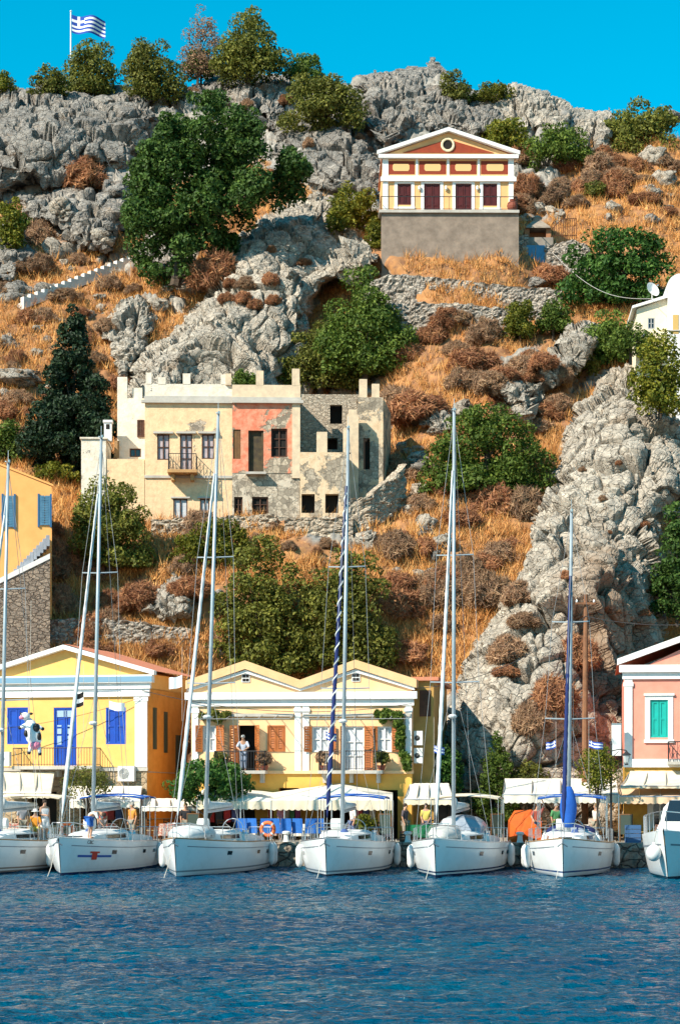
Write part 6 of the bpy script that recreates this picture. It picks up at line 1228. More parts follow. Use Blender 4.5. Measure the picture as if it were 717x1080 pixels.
TB = [0, .03, .08, .15, .25, .35, .5, .65, .8, .92, 1]
class Hull:
    def __init__(s, L, B, fb=(1.65, 1.25, 1.18), rake=.35):
        s.L, s.B, s.fb, s.rk = L, B, fb, rake
    def b(s, t): return s.B/2*np.interp(t, TB, [.012, .14, .30, .47, .67, .82, .96, 1.0, .98, .92, .86])
    def bw(s, t): return s.B/2*np.interp(t, TB, [.004, .05, .13, .26, .45, .62, .80, .86, .84, .78, .70])
    def h(s, t): a, m, e = s.fb; return m+(a-m)*max(0, 1-t/.6)**1.8+(e-m)*max(0, (t-.6)/.4)
    def pt(s, t, f):                                            # f: height fraction, 0 waterline .. 1 deck
        z = s.h(t)*f; w0, w1 = s.bw(t), s.b(t); x = w0+(w1-w0)*max(0, f)**.62 if f >= 0 else w0*(1+f*1.6)
        return x, t*s.L+s.rk*(1-max(0, f))*max(0, 1-t*3), z if f >= 0 else f*.6
    def skin(s, side, t, f, off=.0):
        x, y, z = s.pt(t, f); x2, y2, _ = s.pt(min(1, t+.01), f); d = Vector((x2-x, y2-y)); n = Vector((d.y, -d.x)).normalized()
        return (side*(x+n.x*off), y+n.y*off, z)
    def strip(s, m, side, t0, t1, f0, f1, n=8, off=.012):
        r = [[s.skin(side, t0+(t1-t0)*k/n, f, off) for k in range(n+1)] for f in (f0, f1)]; m.loft(r if side > 0 else r[::-1])
def loft_closed(m, rings): m.loft(rings, True, cap=True)
def sailboat(label, stem, Ystem, phi, L=11.5, B=3.8, top=450, lean=0.0, mast_t=.45, stripes=((.02,.03,.10), (.35,.40,.46)), genoa=sailw, spiral=None, bim=royal, dodger=royal, boom=sailw, bag=None, fb=(1.6, 1.3, 1.2), spreaders=2, dh=1.0, windows=True, genoa_top=.86):
    p = W(stem, HY, Ystem); root = thing('sailboat', label, 'sailboat', (p.x, p.y, 0), -phi); Hh = Hull(L, B, fb)
    ts = np.concatenate([np.linspace(0, .2, 12), np.linspace(.24, 1, 20)]); fs = [1, .93, .8, .62, .44, .28, .14, 0, -.5, -1]
    m = MB()
    for s in (1, -1):
        rings = [[(s*Hh.pt(t, f)[0],)+Hh.pt(t, f)[1:] for f in fs] for t in ts]; m.loft(rings if s > 0 else [r[::-1] for r in rings])
    e = [Hh.pt(1, f) for f in fs]; m.add([(x, y, z) for x, y, z in e]+[(-x, y, z) for x, y, z in e[::-1]], [tuple(range(2*len(fs)))])
    hull = m.build('hull', hull_mat('hull_paint', *stripes), root, True)
    m = MB(); m.loft([[(k/6*Hh.b(t)*.995, t*L, Hh.h(t)-.02+.09*(1-(k/6)**2)*min(1, t*6)) for k in range(-6, 7)] for t in ts]); m.build('deck', deck_m, root, True)
    for s in (1, -1):
        m = MB(); m.tube([(s*Hh.b(t)*.985, t*L, Hh.h(t)+.025) for t in ts], .03, 5); m.build('toe_rail', teak if stripes[0][0] > .2 else steel, root)
        m = MB(); Hh.strip(m, s, .05, .93, .80, .825, 16); m.build('cove_line', M('cove_grey', (.20,.22,.25), rough=.5), root)
        if windows:
            for t0, t1 in ((.30, .335), (.60, .635), (.76, .80)): m = MB(); Hh.strip(m, s, t0, t1, .60, .72, 3, .014); m.build('porthole', dark_win, root)
    def tr(t0, t1, w0, w1, h0, h1, mat, name, nose=.3):
        m = MB(); rings = []
        for k in range(9):
            q = k/8; t = t0+(t1-t0)*q; hh = (h0+(h1-h0)*q)*min(1, q/nose+.08); w_ = w0+(w1-w0)*math.sqrt(q); w_ = min(w_, Hh.b(t)*.78); z = Hh.h(t)+.03
            rings.append([(-w_, t*L, z), (-w_*.93, t*L, z+hh*.8), (-w_*.75, t*L, z+hh), (0, t*L, z+hh*1.08), (w_*.75, t*L, z+hh), (w_*.93, t*L, z+hh*.8), (w_, t*L, z)])
        loft_closed(m, rings); o = m.build(name, mat, root); return o, rings
    cr, rings = tr(.24, .66, .35, 1.15, .30, .48, deck_m, 'coachroof')
    for s in (1, -1):
        m = MB(); i0, i1 = (0, 1) if s < 0 else (6, 5); a = [Vector(r[i0]).lerp(Vector(r[i1]), .35)+Vector((s*.012, 0, 0)) for r in rings[3:8]]; b = [Vector(r[i0]).lerp(Vector(r[i1]), .85)+Vector((s*.012, 0, 0)) for r in rings[3:8]]; m.loft([a, b] if s < 0 else [b, a]); m.build('cabin_window', dark_win, cr)
    m = MB(); z = Hh.h(.16)+.1; m.box(-.28, .28, .19*L, .235*L, z, z+.06); m.build('hatch', M('smoked_acrylic', (.06,.075,.09), rough=.15), root)
    for s in (1, -1):
        m = MB(); loft_closed(m, [[(s*w, t*L, Hh.h(t)), (s*w, t*L, Hh.h(t)+hh), (s*(w+.28), t*L, Hh.h(t)+hh*.9), (s*(w+.34), t*L, Hh.h(t))] for t, w, hh in ((.64, .95, .36), (.8, 1.0, .32), (.97, .95, .22))]); m.build('cockpit_coaming', deck_m, root)
    # mast, spreaders, rigging
    my = mast_t*L; mz = Hh.h(mast_t)+.3; pm = root.matrix_basis if False else None
    Ym = Ystem+my*math.cos(phi); MT = H+(HY-top)*Ym/F; tip = Vector((lean, my+.15, MT))
    base = Vector((0, my, mz)); m = MB(); m.tube([base, base.lerp(tip, .5), tip], [.088, .082, .062], 10); mast = m.build('mast', alum, root, True)
    m = MB(); m.tube([tip, tip+Vector((0, 0, .55))], .012, 4); m.box(tip.x-.03, tip.x+.03, tip.y-.35, tip.y+.12, MT+.0, MT+.04); m.lathe([(.05, 0), (.05, .12)], 8, (tip.x, tip.y+.1, MT+.04)); m.build('masthead_fittings', steel, mast)
    m = MB(); rz_ = base.lerp(tip, .28); m.ball((rz_.x, rz_.y-.30, rz_.z), (.20, .20, .10), 10, 6); m.build('radar_dome', sailw, mast) if L > 11 else None
    sp = []
    for k in range(spreaders):
        c = base.lerp(tip, (.36, .66)[k] if spreaders == 2 else .5); wd = (1.05, .8)[k]; sp.append((c, wd)); m = MB()
        for s in (1, -1): m.tube([c, c+Vector((s*wd, .28, .05))], .03, 5)
        m.build('spreader', alum, mast)
    for s in (1, -1):
        pts = [Vector((s*Hh.b(mast_t+.03)*.93, my+.35, Hh.h(.48)))]+[c+Vector((s*wd, .28, .05)) for c, wd in sp]+[tip-Vector((0, 0, .2))]; m = MB(); m.tube(pts, .012, 4); m.build('shroud', wire, root)
        m = MB(); m.tube([Vector((s*Hh.b(mast_t)*.9, my+.1, Hh.h(.48))), sp[0][0]], .010, 4); m.build('lower_shroud', wire, root)
    m = MB(); m.tube([tip, Vector((0, L*.985, Hh.h(1)+.05))], .012, 4); m.build('backstay', wire, root)
    bow = Vector((0, .22, Hh.h(0)+.12)); head = base.lerp(tip, genoa_top+.06); m = MB(); m.tube([bow, head+Vector((0, -.12, 0))], .014, 4); m.build('forestay', wire, root)
    if genoa:
        a, b = bow.lerp(head, .045), bow.lerp(head, .93); n = 60; m = MB(); pts = [a.lerp(b, k/n) for k in range(n+1)]; rr = [(.078*math.sin(min(1, k/6)*math.pi/2)*(1-.55*k/n)+.02)*(1+.10*math.sin(k*2.2)) for k in range(n+1)]; m.tube(pts, rr, 8); g = m.build('furled_genoa', genoa, root, True)
        if spiral:
            m = MB(); q = [a.lerp(b, k/240)+Vector((math.cos(k*.56), math.sin(k*.56), 0))*((.10-.045*k/240)) for k in range(6, 236)]; m.tube(q, .035, 4); m.build('spiral_strip', spiral, g)
    # boom with stowed sail
    g0 = base+Vector((0, .15, 1.0)); g1 = Vector((lean*.1, L*.86, g0.z+.12)); m = MB(); m.tube([g0, g1], .07, 8); m.build('boom', alum, root)
    if boom:
        m = MB(); n = 10; rings = []
        for k in range(n+1):
            c = g0.lerp(g1, .02+.93*k/n)+Vector((0, 0, .16)); hh = .36*(1-.55*k/n)*(1 if k else 1.5); w_ = .15*(1-.4*k/n); rings.append([(c.x+w_*math.cos(q*math.pi/4), c.y, c.z+hh*.55+hh*.55*math.sin(q*math.pi/4)-.1) for q in range(8)])
        loft_closed(m, rings); m.build('sail_cover', boom, root, True)
    if bag:
        m = MB(); rings = []
        for k in range(9):
            q = k/8; c = base+Vector((0, -.12, .35+q*1.75)); rr = .36*math.sin(math.pi*min(1, .12+q*.80))**.7; rings.append([(c.x+rr*math.cos(a*math.pi/5), c.y+rr*.7*math.sin(a*math.pi/5), c.z) for a in range(10)])
        loft_closed(m, rings); m.build('mast_bag', bag, root, True)
    # sprayhood and bimini
    if dodger:
        m = MB(); rings = []
        for k in range(6):
            q = k/5; y = L*(.585+.115*q); hh = (.2+.7*math.sin(q*math.pi/2)**.8)*dh; w_ = 1.0+.15*q; z = Hh.h(.65)+.30; rings.append([(w_*math.cos(a*math.pi/10)*(1 if abs(a-5) > 4 else .98), y, z+hh*math.sin(a*math.pi/10)**.6 if 0 < a < 10 else z) for a in range(11)])
        m.loft(rings); dg = m.build('sprayhood', dodger, root, True)
        m = MB()
        for k in (1, 2, 3): pass
        r0, r1 = rings[0], rings[2]
        for a0, a1 in ((2, 4), (4, 6), (6, 8)):
            c = [Vector(r0[a0]), Vector(r0[a1]), Vector(r1[a1]), Vector(r1[a0])]; m = MB(); ctr = sum(c, Vector())/4; m.quad(*[ctr+(v-ctr)*.86+Vector((0, -.03, .02)) for v in c]); m.build('sprayhood_window', clear, dg)
    if bim:
        m = MB(); z = Hh.h(.9)+2.05; rings = [[(x*1.5, L*t, z+.14*(1-x*x)-.12*abs(2*k/6-1)**2) for x in np.linspace(-1, 1, 9)] for k, t in enumerate(np.linspace(.73, .95, 7))]; m.loft(rings); m.loft([[(x, y, zz-.02) for x, y, zz in r] for r in rings[::-1]])
        bi = m.build('bimini', bim, root, True); 
        for t in (.75, .84, .93):
            m = MB(); m.tube([(-1.5, L*t, Hh.h(.9)+.2), (-1.5, L*t, z-.05), (-1.0, L*t, z+.04), (1.0, L*t, z+.04), (1.5, L*t, z-.05), (1.5, L*t, Hh.h(.9)+.2)], .018, 5); m.build('bimini_hoop', steel, bi)
    # pulpit, pushpit, stanchions and lifelines
    m = MB(); zz = Hh.h(0)+.62
    for s in (1, -1): m.tube([(s*.06, .0, zz), (s*Hh.b(.06), .06*L, zz), (s*Hh.b(.14)*.94, .14*L, Hh.h(.14)+.6), (s*Hh.b(.15)*.94, .15*L, Hh.h(.15))], .018, 5); m.tube([(s*Hh.b(.06), .06*L, zz), (s*Hh.b(.06)*.9, .06*L, Hh.h(.06))], .016, 5); m.tube([(s*.06, 0, zz), (s*.08, .12, Hh.h(0))], .016, 5)
    m.tube([(-.06, 0, zz), (.06, 0, zz)], .018, 5); m.build('pulpit', steel, root)
    m = MB()
    for s in (1, -1): m.tube([(s*Hh.b(.88)*.94, .88*L, Hh.h(.88)), (s*Hh.b(.88)*.94, .88*L, Hh.h(.88)+.62), (s*Hh.b(1)*.92, .99*L, Hh.h(1)+.65), (s*.45, .995*L, Hh.h(1)+.65), (s*.45, .995*L, Hh.h(1))], .018, 5)
    m.build('pushpit', steel, root)
    for s in (1, -1):
        for t in np.linspace(.26, .80, 6): m = MB(); m.tube([(s*Hh.b(t)*.95, t*L, Hh.h(t)), (s*Hh.b(t)*.95, t*L, Hh.h(t)+.6)], .014, 5); m.build('stanchion', steel, root)
        for dz in (.58, .30): m = MB(); m.tube([(s*Hh.b(t)*.95, t*L, Hh.h(t)+dz) for t in np.linspace(.14, .88, 14)], .007, 4); m.build('lifeline', wire, root)
    m = MB(); m.tube([(0, -.05, Hh.h(0)+.05), (0, -.22, Hh.h(0)-.12)], .03, 5); m.tube([(-.2, -.12, Hh.h(0)-.30), (0, -.24, Hh.h(0)-.16), (.2, -.12, Hh.h(0)-.30)], .035, 5); m.build('anchor', M('galvanised', (.35,.36,.37), rough=.5, metal=.6), root)
    m = MB(); m.tube([(0.02, -.1, Hh.h(0)-.05), (-.15, -.55, .4), (-.3, -1.1, -.4)], .016, 4); m.build('anchor_chain', rope_m, root)
    m = MB(); wy = .885*L; wz_ = Hh.h(.88)+.55; m.tube([(.48*math.cos(k*.314), wy+.02*math.sin(k), wz_+.48*math.sin(k*.314)) for k in range(21)], .02, 5)
    for k in range(5): m.tube([(0, wy, wz_), (.48*math.cos(k*1.257), wy, wz_+.48*math.sin(k*1.257))], .012, 4)
    m.tube([(0, wy+.1, Hh.h(.88)-.3), (0, wy+.1, wz_)], .09, 8); m.build('steering_wheel', steel, root)
    for s in (1, -1):
        for t in (.66, .72): m = MB(); m.lathe([(.09, 0), (.06, .08), (.08, .16), (.05, .18)], 8, (s*1.12, t*L, Hh.h(t)+.33)); m.build('winch', steel, root)
        m = MB(); cl = [(s*(Hh.b(t)*.6), t*L, Hh.h(t)+.06+.03*math.sin(t*90)) for t in np.linspace(.25, .62, 14)]; m.tube(cl, .02, 4); m.build('deck_line', rope_m if s > 0 else royal, root)
    m = MB()
    for k in range(4): m.tube([(.35+(.16-.02*k)*math.cos(q*.7), .30*L+(.16-.02*k)*math.sin(q*.7), Hh.h(.3)+.42+.035*k) for q in range(10)], .018, 4)
    m.build('rope_coil', M('blue_rope', (.08,.14,.35), rough=.9), root); m = MB(); m.lathe([(.22, 0), (.24, .05), (.24, .42), (.22, .47)], 12, X=Matrix.Translation((-.55, .52*L, Hh.h(.5)+.78)) @ Matrix.Rotation(R(90), 4, 'Y')); m.build('raft_canister', deck_m, root)
    return root, Hh
def fender(bx, t, side, label, group, ball=False, drop=.45):
    root, Hh = bx; bpy.context.view_layer.update(); q = Hh.skin(side, t, .55, .17 if not ball else .3); top = Hh.skin(side, t, 1, .02); o = thing('fender', label, 'fender', root.matrix_basis @ Vector(q), 0, group); m = MB()
    if ball: m.ball((0, 0, 0), (.30, .30, .34), 14, 10); m.lathe([(.05, .3), (.05, .42)], 8)
    else: m.lathe([(.03, -.5), (.10, -.42), (.15, -.3), (.15, .3), (.10, .42), (.03, .5)], 12)
    m.build('body', rubber, o, True); m = MB(); tp = (root.matrix_basis @ Vector(top))-(root.matrix_basis @ Vector(q)); m.tube([(0, 0, .45 if not ball else .38), tuple(tp+Vector((0, 0, .1)))], .012, 4); m.build('lanyard', rope_m, o)
def Yst(px, L, phi): x = (px-CX)*90/F; return 96.5-x*math.tan(R(7))-.7-L*math.cos(phi)
B1 = sailboat('sailboat cut by the left edge with a woman in white aboard', -40, Yst(-40, 11.5, R(10)), R(10), 11.5, 3.9, 488, .3, .42, ((.25,.22,.2), (.30,.24,.20)), bim=fab_cream, dodger=None, boom=sailw, genoa=sailw)
B2 = sailboat('sailboat with a blue and red emblem on its bow', 62, Yst(62, 11.2, R(9)), R(9), 11.2, 3.9, 462, .35, .46, ((.02,.03,.11), (.72,.74,.75)), bim=royal, dodger=None)
B3 = sailboat('sailboat carrying a covered dinghy on its foredeck', 184, Yst(184, 12, R(10)), R(10), 12, 3.95, 437, .55, .44, ((.72,.74,.75), (.25,.27,.29)), bim=None, dodger=None, boom=sailw)
B4 = sailboat('sailboat with a navy and white spiral furled sail', 343, Yst(343, 11.2, R(7.5)), R(7.5), 11.2, 3.9, 452, .25, .47, ((.02,.02,.04), (.22,.26,.30)), genoa=navy, spiral=sailw, bim=royal, dodger=None)
B5 = sailboat('sailboat with a tall clear sprayhood and dinghy on deck', 458, Yst(458, 11.4, R(11.5)), R(11.5), 11.4, 3.9, 433, 0, .46, ((.02,.03,.09), (.02,.03,.09)), bim=fab_cream, dodger=clear)
B6 = sailboat('sailboat with a navy furled sail and blue mast bag', 593, Yst(593, 10.4, R(9)), R(9), 10.4, 3.8, 540, .12, .46, ((.73,.74,.75), (.03,.07,.20)), genoa=navy, bim=royal, dodger=navy, dh=.55, boom=None, bag=royal, genoa_top=.80)
FG = 'fenders hung along '
for bx, nm in ((B1, 'the sailboat at the left edge'), (B2, 'the emblem sailboat'), (B3, 'the sailboat with the covered dinghy'), (B4, 'the spiral sail sailboat'), (B5, 'the clear sprayhood sailboat'), (B6, 'the blue mast bag sailboat')):
    for t in (.80, .88) if bx is not B2 else (.84,): fender(bx, t, 1, 'white fender on the shaded flank of '+nm, FG+'the shaded flank of '+nm)
    for t in (.40, .55): fender(bx, t, -1, 'white fender on the sunlit flank of '+nm, FG+'the sunlit flank of '+nm)
def on_deck(bx, x, t, dz=0.06): root, Hh = bx; bpy.context.view_layer.update(); return root.matrix_basis @ Vector((x, t*Hh.L, Hh.h(t)+dz))
def dinghy(bx, t, label, L=2.6, w=.75, mat=sailw, x=0):
    root, Hh = bx; o = thing('dinghy', label, 'dinghy', on_deck(bx, x, t), root.rotation_euler.z); m = MB(); rings = []
    for k in range(11):
        q = k/10; y = q*L; ww = w*min(1, .35+1.6*q)*(1-.18*max(0, q-.8)*5); hh = .52*min(1, .5+1.2*q); rings.append([(-ww, y, .0), (-ww*1.04, y, hh*.4), (-ww*.8, y, hh*.85), (-ww*.3, y, hh*(.95+.05*math.sin(k*2))), (ww*.3, y, hh), (ww*.8, y, hh*.85), (ww*1.04, y, hh*.4), (ww, y, 0)])
    loft_closed(m, rings); m.build('hull_cover', mat, o, True)
    for yy in (.6, 1.6): m = MB(); m.tube([(-w*1.05, yy, .05), (-w*.85, yy, .5), (0, yy, .56), (w*.85, yy, .5), (w*1.05, yy, .05)], .02, 4); m.build('strap', M('grey_strap', (.2,.2,.2), rough=.8), o)
dinghy(B3, .10, 'white covered dinghy lashed on the foredeck beside the leaning mast', 3.0, .85); dinghy(B5, .12, 'small pale inflatable dinghy lying on the foredeck of the sprayhood boat', 2.3, .62, M('hypalon_grey', (.55,.55,.53), (.42,.42,.4), 3, .6))
def lifebuoy(bx, x, t, dz, label, col):
    o = thing('lifebuoy', label, 'lifebuoy', on_deck(bx, x, t, dz), bx[0].rotation_euler.z); m = MB(); n = 20; m.tube([(.30*math.cos(k*2*math.pi/n), 0, .30*math.sin(k*2*math.pi/n)) for k in range(n+1)], .085, 8, caps=False); m.build('ring', M('lifebuoy_orange', col, rough=.6), o, True)
    for a in range(4): m = MB(); an = a*math.pi/2+.78; m.tube([(.30*math.cos(an+d), 0, .30*math.sin(an+d)) for d in (-.12, 0, .12)], .09, 8); m.build('band', sailw, o)
lifebuoy(B3, 1.45, .955, .55, 'orange lifebuoy on the stern rail of the covered dinghy boat', (.75,.16,.04)); lifebuoy(B1, 1.3, .9, .5, 'faded orange lifebuoy at the stern of the left edge sailboat', (.70,.25,.06))
# emblem on the second boat's bow: a blue winged bar with a red crest, and the small registration letters above
root, Hh = B2; em = MB(); Hh.strip(em, 1, .085, .30, .50, .565, 8, .016); e_ = em.build('emblem_bar', M('emblem_blue', (.02,.09,.35), rough=.5), root)
m = MB(); Hh.strip(m, 1, .168, .202, .43, .65, 4, .022); Hh.strip(m, 1, .155, .215, .62, .67, 4, .020); m.build('emblem_crest', M('emblem_red', (.55,.04,.02), rough=.5), e_)
def hull_text(bx, txt, t, f, size, mat, side=1):
    root, Hh = bx; a = Vector(Hh.skin(side, t, f, .02)); b = Vector(Hh.skin(side, t+.04, f, .02)); c = Vector(Hh.skin(side, t, f+.06, .02)); ux = (b-a).normalized(); uz = (c-a); uz = (uz-ux*uz.dot(ux)).normalized(); un = ux.cross(uz)
    cu = bpy.data.curves.new('hull_lettering', 'FONT'); cu.body = txt; cu.size = size; cu.extrude = .003; to = bpy.data.objects.new('hull_lettering', cu); COL.objects.link(to); bpy.context.view_layer.update(); me = bpy.data.meshes.new_from_object(to.evaluated_get(bpy.context.evaluated_depsgraph_get())); bpy.data.objects.remove(to); me.materials.clear(); me.materials.append(mat); o = bpy.data.objects.new('hull_lettering', me); COL.objects.link(o); o.parent = root; o.matrix_local = Matrix(((ux.x, uz.x, un.x, a.x), (ux.y, uz.y, un.y, a.y), (ux.z, uz.z, un.z, a.z), (0, 0, 0, 1)))
hull_text(B2, 'CBC', .13, .88, .22, dark_win)
# people aboard
person('man in white shirt and blue shorts bending over on the foredeck', on_deck(B2, .55, .27, .08), B2[0].rotation_euler.z+1.35, stand(pelvis=(0,.12,.92), waist=(0,-.02,1.06), chest=(0,-.24,1.13), neck=(0,-.42,1.12), head=(0,-.54,1.06), _face=(0,-.5,-.86), shl=(-.19,-.30,1.14), shr=(.19,-.30,1.14), ell=(-.2,-.42,.86), elr=(.2,-.42,.86), wrl=(-.12,-.55,.66), wrr=(.12,-.55,.66), hipl=(-.1,.1,.87), hipr=(.1,.1,.87), knl=(-.1,.04,.48), knr=(.1,.04,.48), anl=(-.1,.1,.08), anr=(.1,.1,.08), toel=(-.1,-.06,.04), toer=(.1,-.06,.04)), [SHIRT('shirt', (.72,.70,.66)), SHORTS('shorts', (.03,.14,.50))])
person('woman in white dress standing on the left edge sailboat', on_deck(B1, 1.25, .62, .05), B1[0].rotation_euler.z+.8, stand(wrl=(-.1,-.28,1.1), ell=(-.26,-.06,1.13)), [SHIRT('top', (.76,.73,.72), 0), ('skirt', (.74,.71,.70), [('waist', 'pelvis', (.16, .13), (.21, .17)), ('pelvis', 'hipl', (.21, .17), .15), ('pelvis', 'hipr', (.21, .17), .15), ('hipl', 'knl', .15, .16), ('hipr', 'knr', .15, .16)])])
person('person in orange top and white hat sitting on the left edge sailboat', on_deck(B1, .9, .60, .02), B1[0].rotation_euler.z+.3, sit(), [SHIRT('top', (.72,.28,.03)), SHORTS('shorts', (.6,.5,.1))], hat=(.75,.73,.70))
# flags and the hanging toy
def pennant(bx, off, label, mats, wd=.75, hh=.5, stripes=5, zf=.5, side=1):
    root, Hh = bx; mast = [c for c in root.children if c.name.startswith('mast') and 'bag' not in c.name][0]; vs = [v.co for v in mast.data.vertices]; z1 = max(v.z for v in vs); my = sum(v.y for v in vs)/len(vs); bpy.context.view_layer.update()
    p = root.matrix_basis @ Vector((off, my+.25, z1*zf)); o = thing('flag', label, 'flag', p, root.rotation_euler.z); V = []; nx, nz = 14, 10
    for j in range(nz+1):
        for i in range(nx+1): u, v = i/nx, j/nz; V.append((side*u*wd, .10*math.sin(u*7)*u, hh*(.5-v)-u*.16*(1+.3*math.sin(u*5))))
    ob = np_mesh('cloth', np.array(V), grid_faces(nz+1, nx+1), mats, o, True); ob.data.polygons.foreach_set('material_index', [(1 if (j*stripes//nz) % 2 == 0 else 0) if not (j < nz*.55 and i < 5 and stripes == 5) else (0 if (i == 2 or j == 2) else 1) for j in range(nz) for i in range(nx)]); ob.data.update()
    m = MB(); m.tube([(0, 0, hh*.5+1.2), (0, 0, -hh*.5-1.5)], .008, 4); m.build('halyard', rope_m, o)
gw_, gb_ = M('flag_white', ()), M('flag_blue', ())
pennant(B4, -.75, 'small blue and white flag beside the spiral sail mast', [gw_, gb_], .45, .34, 5, .31, 1); pennant(B5, -.9, 'small pale blue white flag left of the tallest bare mast', [gw_, gb_], .45, .32, 5, .27)
pennant(B6, -.55, 'small blue white flag left of the navy furled sail', [gw_, gb_], .42, .32, 5, .36, -1); pennant(B6, .85, 'small blue white flag flying right of the mast bag boat', [gw_, gb_], .6, .3, 5, .36, 1)
pennant(B2, -.50, 'small white and dark flag left of the emblem boat mast', [gw_, dark_in], .45, .6, 3, .40, -1); pennant(B3, -1.1, 'white flag on the shroud of the leaning mast boat', [gw_, gw_], .6, .5, 3, .42, -1); pennant(B2, .65, 'white cloth fluttering right of the emblem boat mast', [gw_, gw_], .7, .36, 3, .385)
# inflatable cow hung on a line
p = W(34, 776, 92.5); o = thing('inflatable_cow', 'black and white inflatable cow toy hanging from a line', 'toy', p); bk, wt_, pk = M('toy_black', (.02,.02,.02), rough=.5), M('toy_white', (.76,.76,.76), rough=.5), M('toy_pink', (.80,.25,.36), rough=.5)
m = MB(); m.loft([[(r*math.cos(a*.5236)+x, r*.85*math.sin(a*.5236)+y, z) for a in range(12)] for x, y, z, r in ((-.12, 0, .78, .08), (-.10, 0, .66, .22), (-.02, 0, .4, .31), (.05, 0, .1, .36), (.10, 0, -.2, .34), (.14, 0, -.42, .22), (.15, 0, -.5, .06))], True, cap=True); m.build('body', wt_, o, True)
m = MB(); m.ball((-.28, -.08, .86), (.22, .2, .18), 12, 8); hd = m.build('head', wt_, o, True)
for s in (-1, 1): m = MB(); m.ball((-.25+s*.2, .02, .98), (.10, .04, .06), 8, 6); m.build('ear', bk, hd, True); m = MB(); m.ball((-.34+s*.08, -.24, .92), .03, 6, 5); m.build('eye', bk, hd)
m = MB(); m.ball((-.42, -.2, .8), (.12, .1, .09), 10, 7); m.build('muzzle', pk, hd, True)
m = MB(); m.ball((.16, -.1, -.42), (.26, .24, .2), 10, 7); m.build('udder', pk, o, True)
for c, r in (((.22, -.2, .35), (.16, .14, .2)), ((.32, -.05, -.05), (.12, .22, .22)), ((-.22, -.15, .1), (.12, .14, .16))): m = MB(); m.ball(c, r, 10, 7); m.build('patch', bk, o, True)
for x, z, ex, ez in ((-.2, .5, -.5, .35), (.22, .45, .5, .3), (0, -.35, -.1, -.75), (.28, -.35, .38, -.8)): m = MB(); m.tube([(x, -.05, z), ((x+ex)/2, -.12, (z+ez)/2), (ex, -.15, ez)], [.11, .09, .075], 8); l_ = m.build('leg', wt_, o, True); m = MB(); m.ball((ex, -.15, ez), .085, 8, 6); m.build('hoof', bk, l_, True)
m = MB(); m.tube([(-.1, 0, .85), (-.05, .1, 6.0)], .010, 4); m.tube([(.2, 0, -.4), (.1, 0, -3.6)], .01, 4); m.build('line', rope_m, o)
# motor yacht at the right edge
phi = R(19); L = 13.5; p = W(699, HY, 82); root = thing('motor_yacht', 'white motor yacht with raked bow at the right edge', 'motor yacht', (p.x, p.y, 0), -phi); Hh = Hull(L, 4.3, (2.0, 1.65, 1.5), 1.1); ts = np.concatenate([np.linspace(0, .2, 12), np.linspace(.24, 1, 18)]); fs = [1, .93, .8, .62, .44, .28, .14, 0, -.5, -1]; m = MB()
for s in (1, -1): rings = [[(s*Hh.pt(t, f)[0],)+Hh.pt(t, f)[1:] for f in fs] for t in ts]; m.loft(rings if s > 0 else [r[::-1] for r in rings])
m.build('hull', hull_mat('yacht_paint', (.02,.03,.05), (.74,.75,.75)), root, True); m = MB(); m.loft([[(k/6*Hh.b(t)*.995, t*L, Hh.h(t)-.02+.1*(1-(k/6)**2)) for k in range(-6, 7)] for t in ts]); m.build('deck', deck_m, root, True)
m = MB(); rings = []
for k in range(9): q = k/8; t = .26+.6*q; hh = 1.5*min(1, q*2.4+.06); w_ = min(1.0+.8*q, Hh.b(t)*.85); z = Hh.h(t); rings.append([(-w_, t*L, z), (-w_*.9, t*L, z+hh*.8), (-w_*.7, t*L, z+hh), (w_*.7, t*L, z+hh), (w_*.9, t*L, z+hh*.8), (w_, t*L, z)])
loft_closed(m, rings); cb = m.build('cabin', deck_m, root); m = MB(); m.loft([[Vector(r[j])+Vector((0, -.03, .03)) for j in (2, 3)] for r in rings[1:4]]); m.build('windscreen', dark_win, cb)
for s in (1, -1):
    m = MB(); m.tube([(s*Hh.b(t)*.95, t*L, Hh.h(t)+.75) for t in np.linspace(.005, .5, 12)], .022, 5)
    for t in np.linspace(.01, .5, 9): m.tube([(s*Hh.b(t)*.95, t*L, Hh.h(t)), (s*Hh.b(t)*.95, t*L-.08, Hh.h(t)+.75)], .018, 5)
    m.build('bow_rail', steel, root); m = MB(); Hh.strip(m, s, .02, .9, .70, .735, 16); m.build('rubbing_strip', M('cove_grey', ()), root)
MY = (root, Hh); fender(MY, .03, -1, 'big round white fender at the motor yacht bow', None, True); 
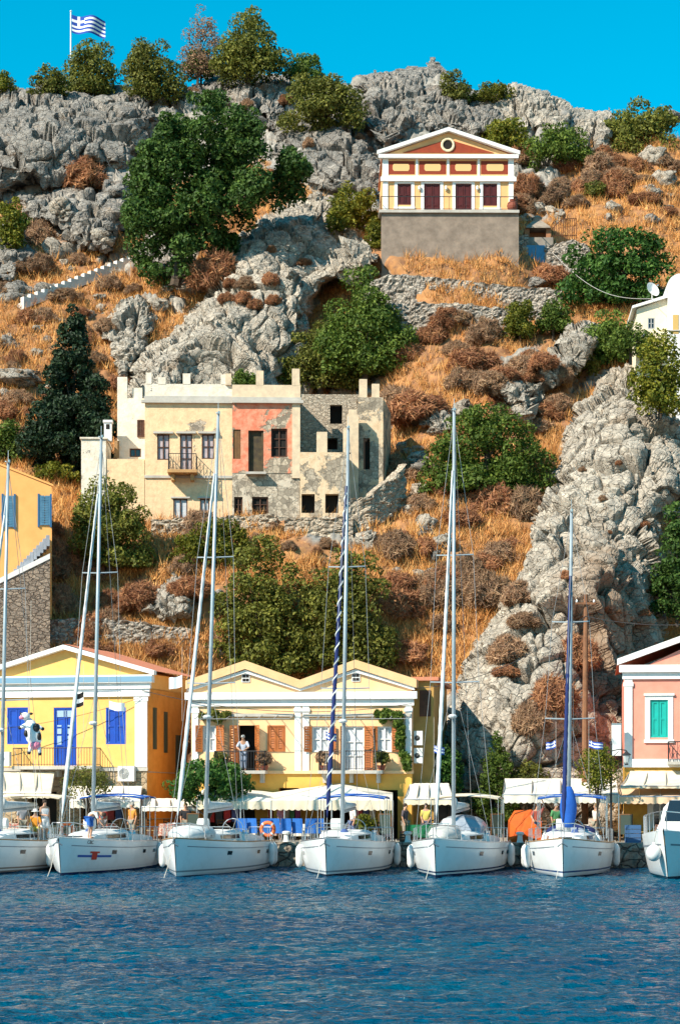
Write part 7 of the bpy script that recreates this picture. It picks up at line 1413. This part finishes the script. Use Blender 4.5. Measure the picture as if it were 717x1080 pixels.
# ================================================================== water
m, t, b = new_mat('harbour_water'); p = pos(t); mp = node(t, 'Mapping'); mp.inputs['Scale'].default_value = (.6, 1.0, 1); t.links.new(p, mp.inputs[0])
b.inputs['Roughness'].default_value = .06; b.inputs['IOR'].default_value = 1.33; b.inputs['Specular IOR Level'].default_value = .12
h2 = noise(t, 5.0, 4, .6, mp.outputs[0], .6); bump(t, b, h2, 1.0, .24)
t.links.new(mixc(t, ramp(t, noise(t, .10, 3, .6, mp.outputs[0]), [(.4, 0.0), (.65, 1.0)]), (.0003,.050,.108), (.0006,.080,.135)), b.inputs['Base Color'])
xs = np.concatenate([np.linspace(-170, -27, 8), np.linspace(-26, 26, 430), np.linspace(27, 170, 8)]); ys = np.concatenate([np.linspace(-60, 24, 8), 25*np.exp(np.linspace(0, math.log(100/25), 760)), [108]])
GX, GY = np.meshgrid(xs, ys); q = np.stack([GX.ravel(), GY.ravel(), 0*GX.ravel()], 1); sc = np.array([.62, 1.0, 1])
wz = np.zeros(len(q))
for f_, a_, s_ in ((.7, .040, 1), (1.7, .046, 2), (3.4, .030, 3)):
    wq = q*sc*f_; wq = wq+np.stack([vnoise(wq*.7+9, s_+50), vnoise(wq*.7+31, s_+60), 0*wz], 1)*.6; wz += a_*(1-2*np.abs(fbm(wq, 2, s_+300)))
wz *= np.clip(1.2-np.abs(q[:, 0])/140, .3, 1)*(.75+.5*np.clip(fbm(q*np.array([.03, .08, 1]), 2, 400)+.3, 0, 1)); q[:, 2] = wz-wz.mean()
wo = np_mesh('water', q, grid_faces(len(ys), len(xs)), m, smooth=True); wo['kind'] = 'structure'
# ================================================================== separate look-alike pieces into parts of their own
def split_pieces(o):
    me = o.data; n = len(me.vertices); par = list(range(n))
    def find(i):
        while par[i] != i: par[i] = par[par[i]]; i = par[i]
        return i
    for e in me.edges: par[find(e.vertices[0])] = find(e.vertices[1])
    isl = {}
    for i in range(n): isl.setdefault(find(i), []).append(i)
    items = sorted(([min(me.vertices[i].co.x for i in v), max(me.vertices[i].co.x for i in v), v] for v in isl.values()), key=lambda q: q[0]); gr = []
    for a, b, v in items:
        if gr and a < gr[-1][0]+.01: gr[-1][0] = max(gr[-1][0], b); gr[-1][1].update(v)
        else: gr.append([b, set(v)])
    if len(gr) < 2: return
    for _, vs in gr:
        ids = sorted(vs); mp = {v: i for i, v in enumerate(ids)}; nm = bpy.data.meshes.new(me.name); nm.from_pydata([me.vertices[i].co[:] for i in ids], [], [[mp[v] for v in f.vertices] for f in me.polygons if f.vertices[0] in vs]); nm.materials.append(me.materials[0]); c = bpy.data.objects.new(o.name.split('.')[0], nm); COL.objects.link(c); c.parent = o.parent
    bpy.data.objects.remove(o)
for o in [x for x in bpy.data.objects if x.name.split('.')[0] in ('pilaster', 'frame', 'pillar', 'window_surround', 'gate_post', 'vent_hole') and x.type == 'MESH' and x.parent]: split_pieces(o)
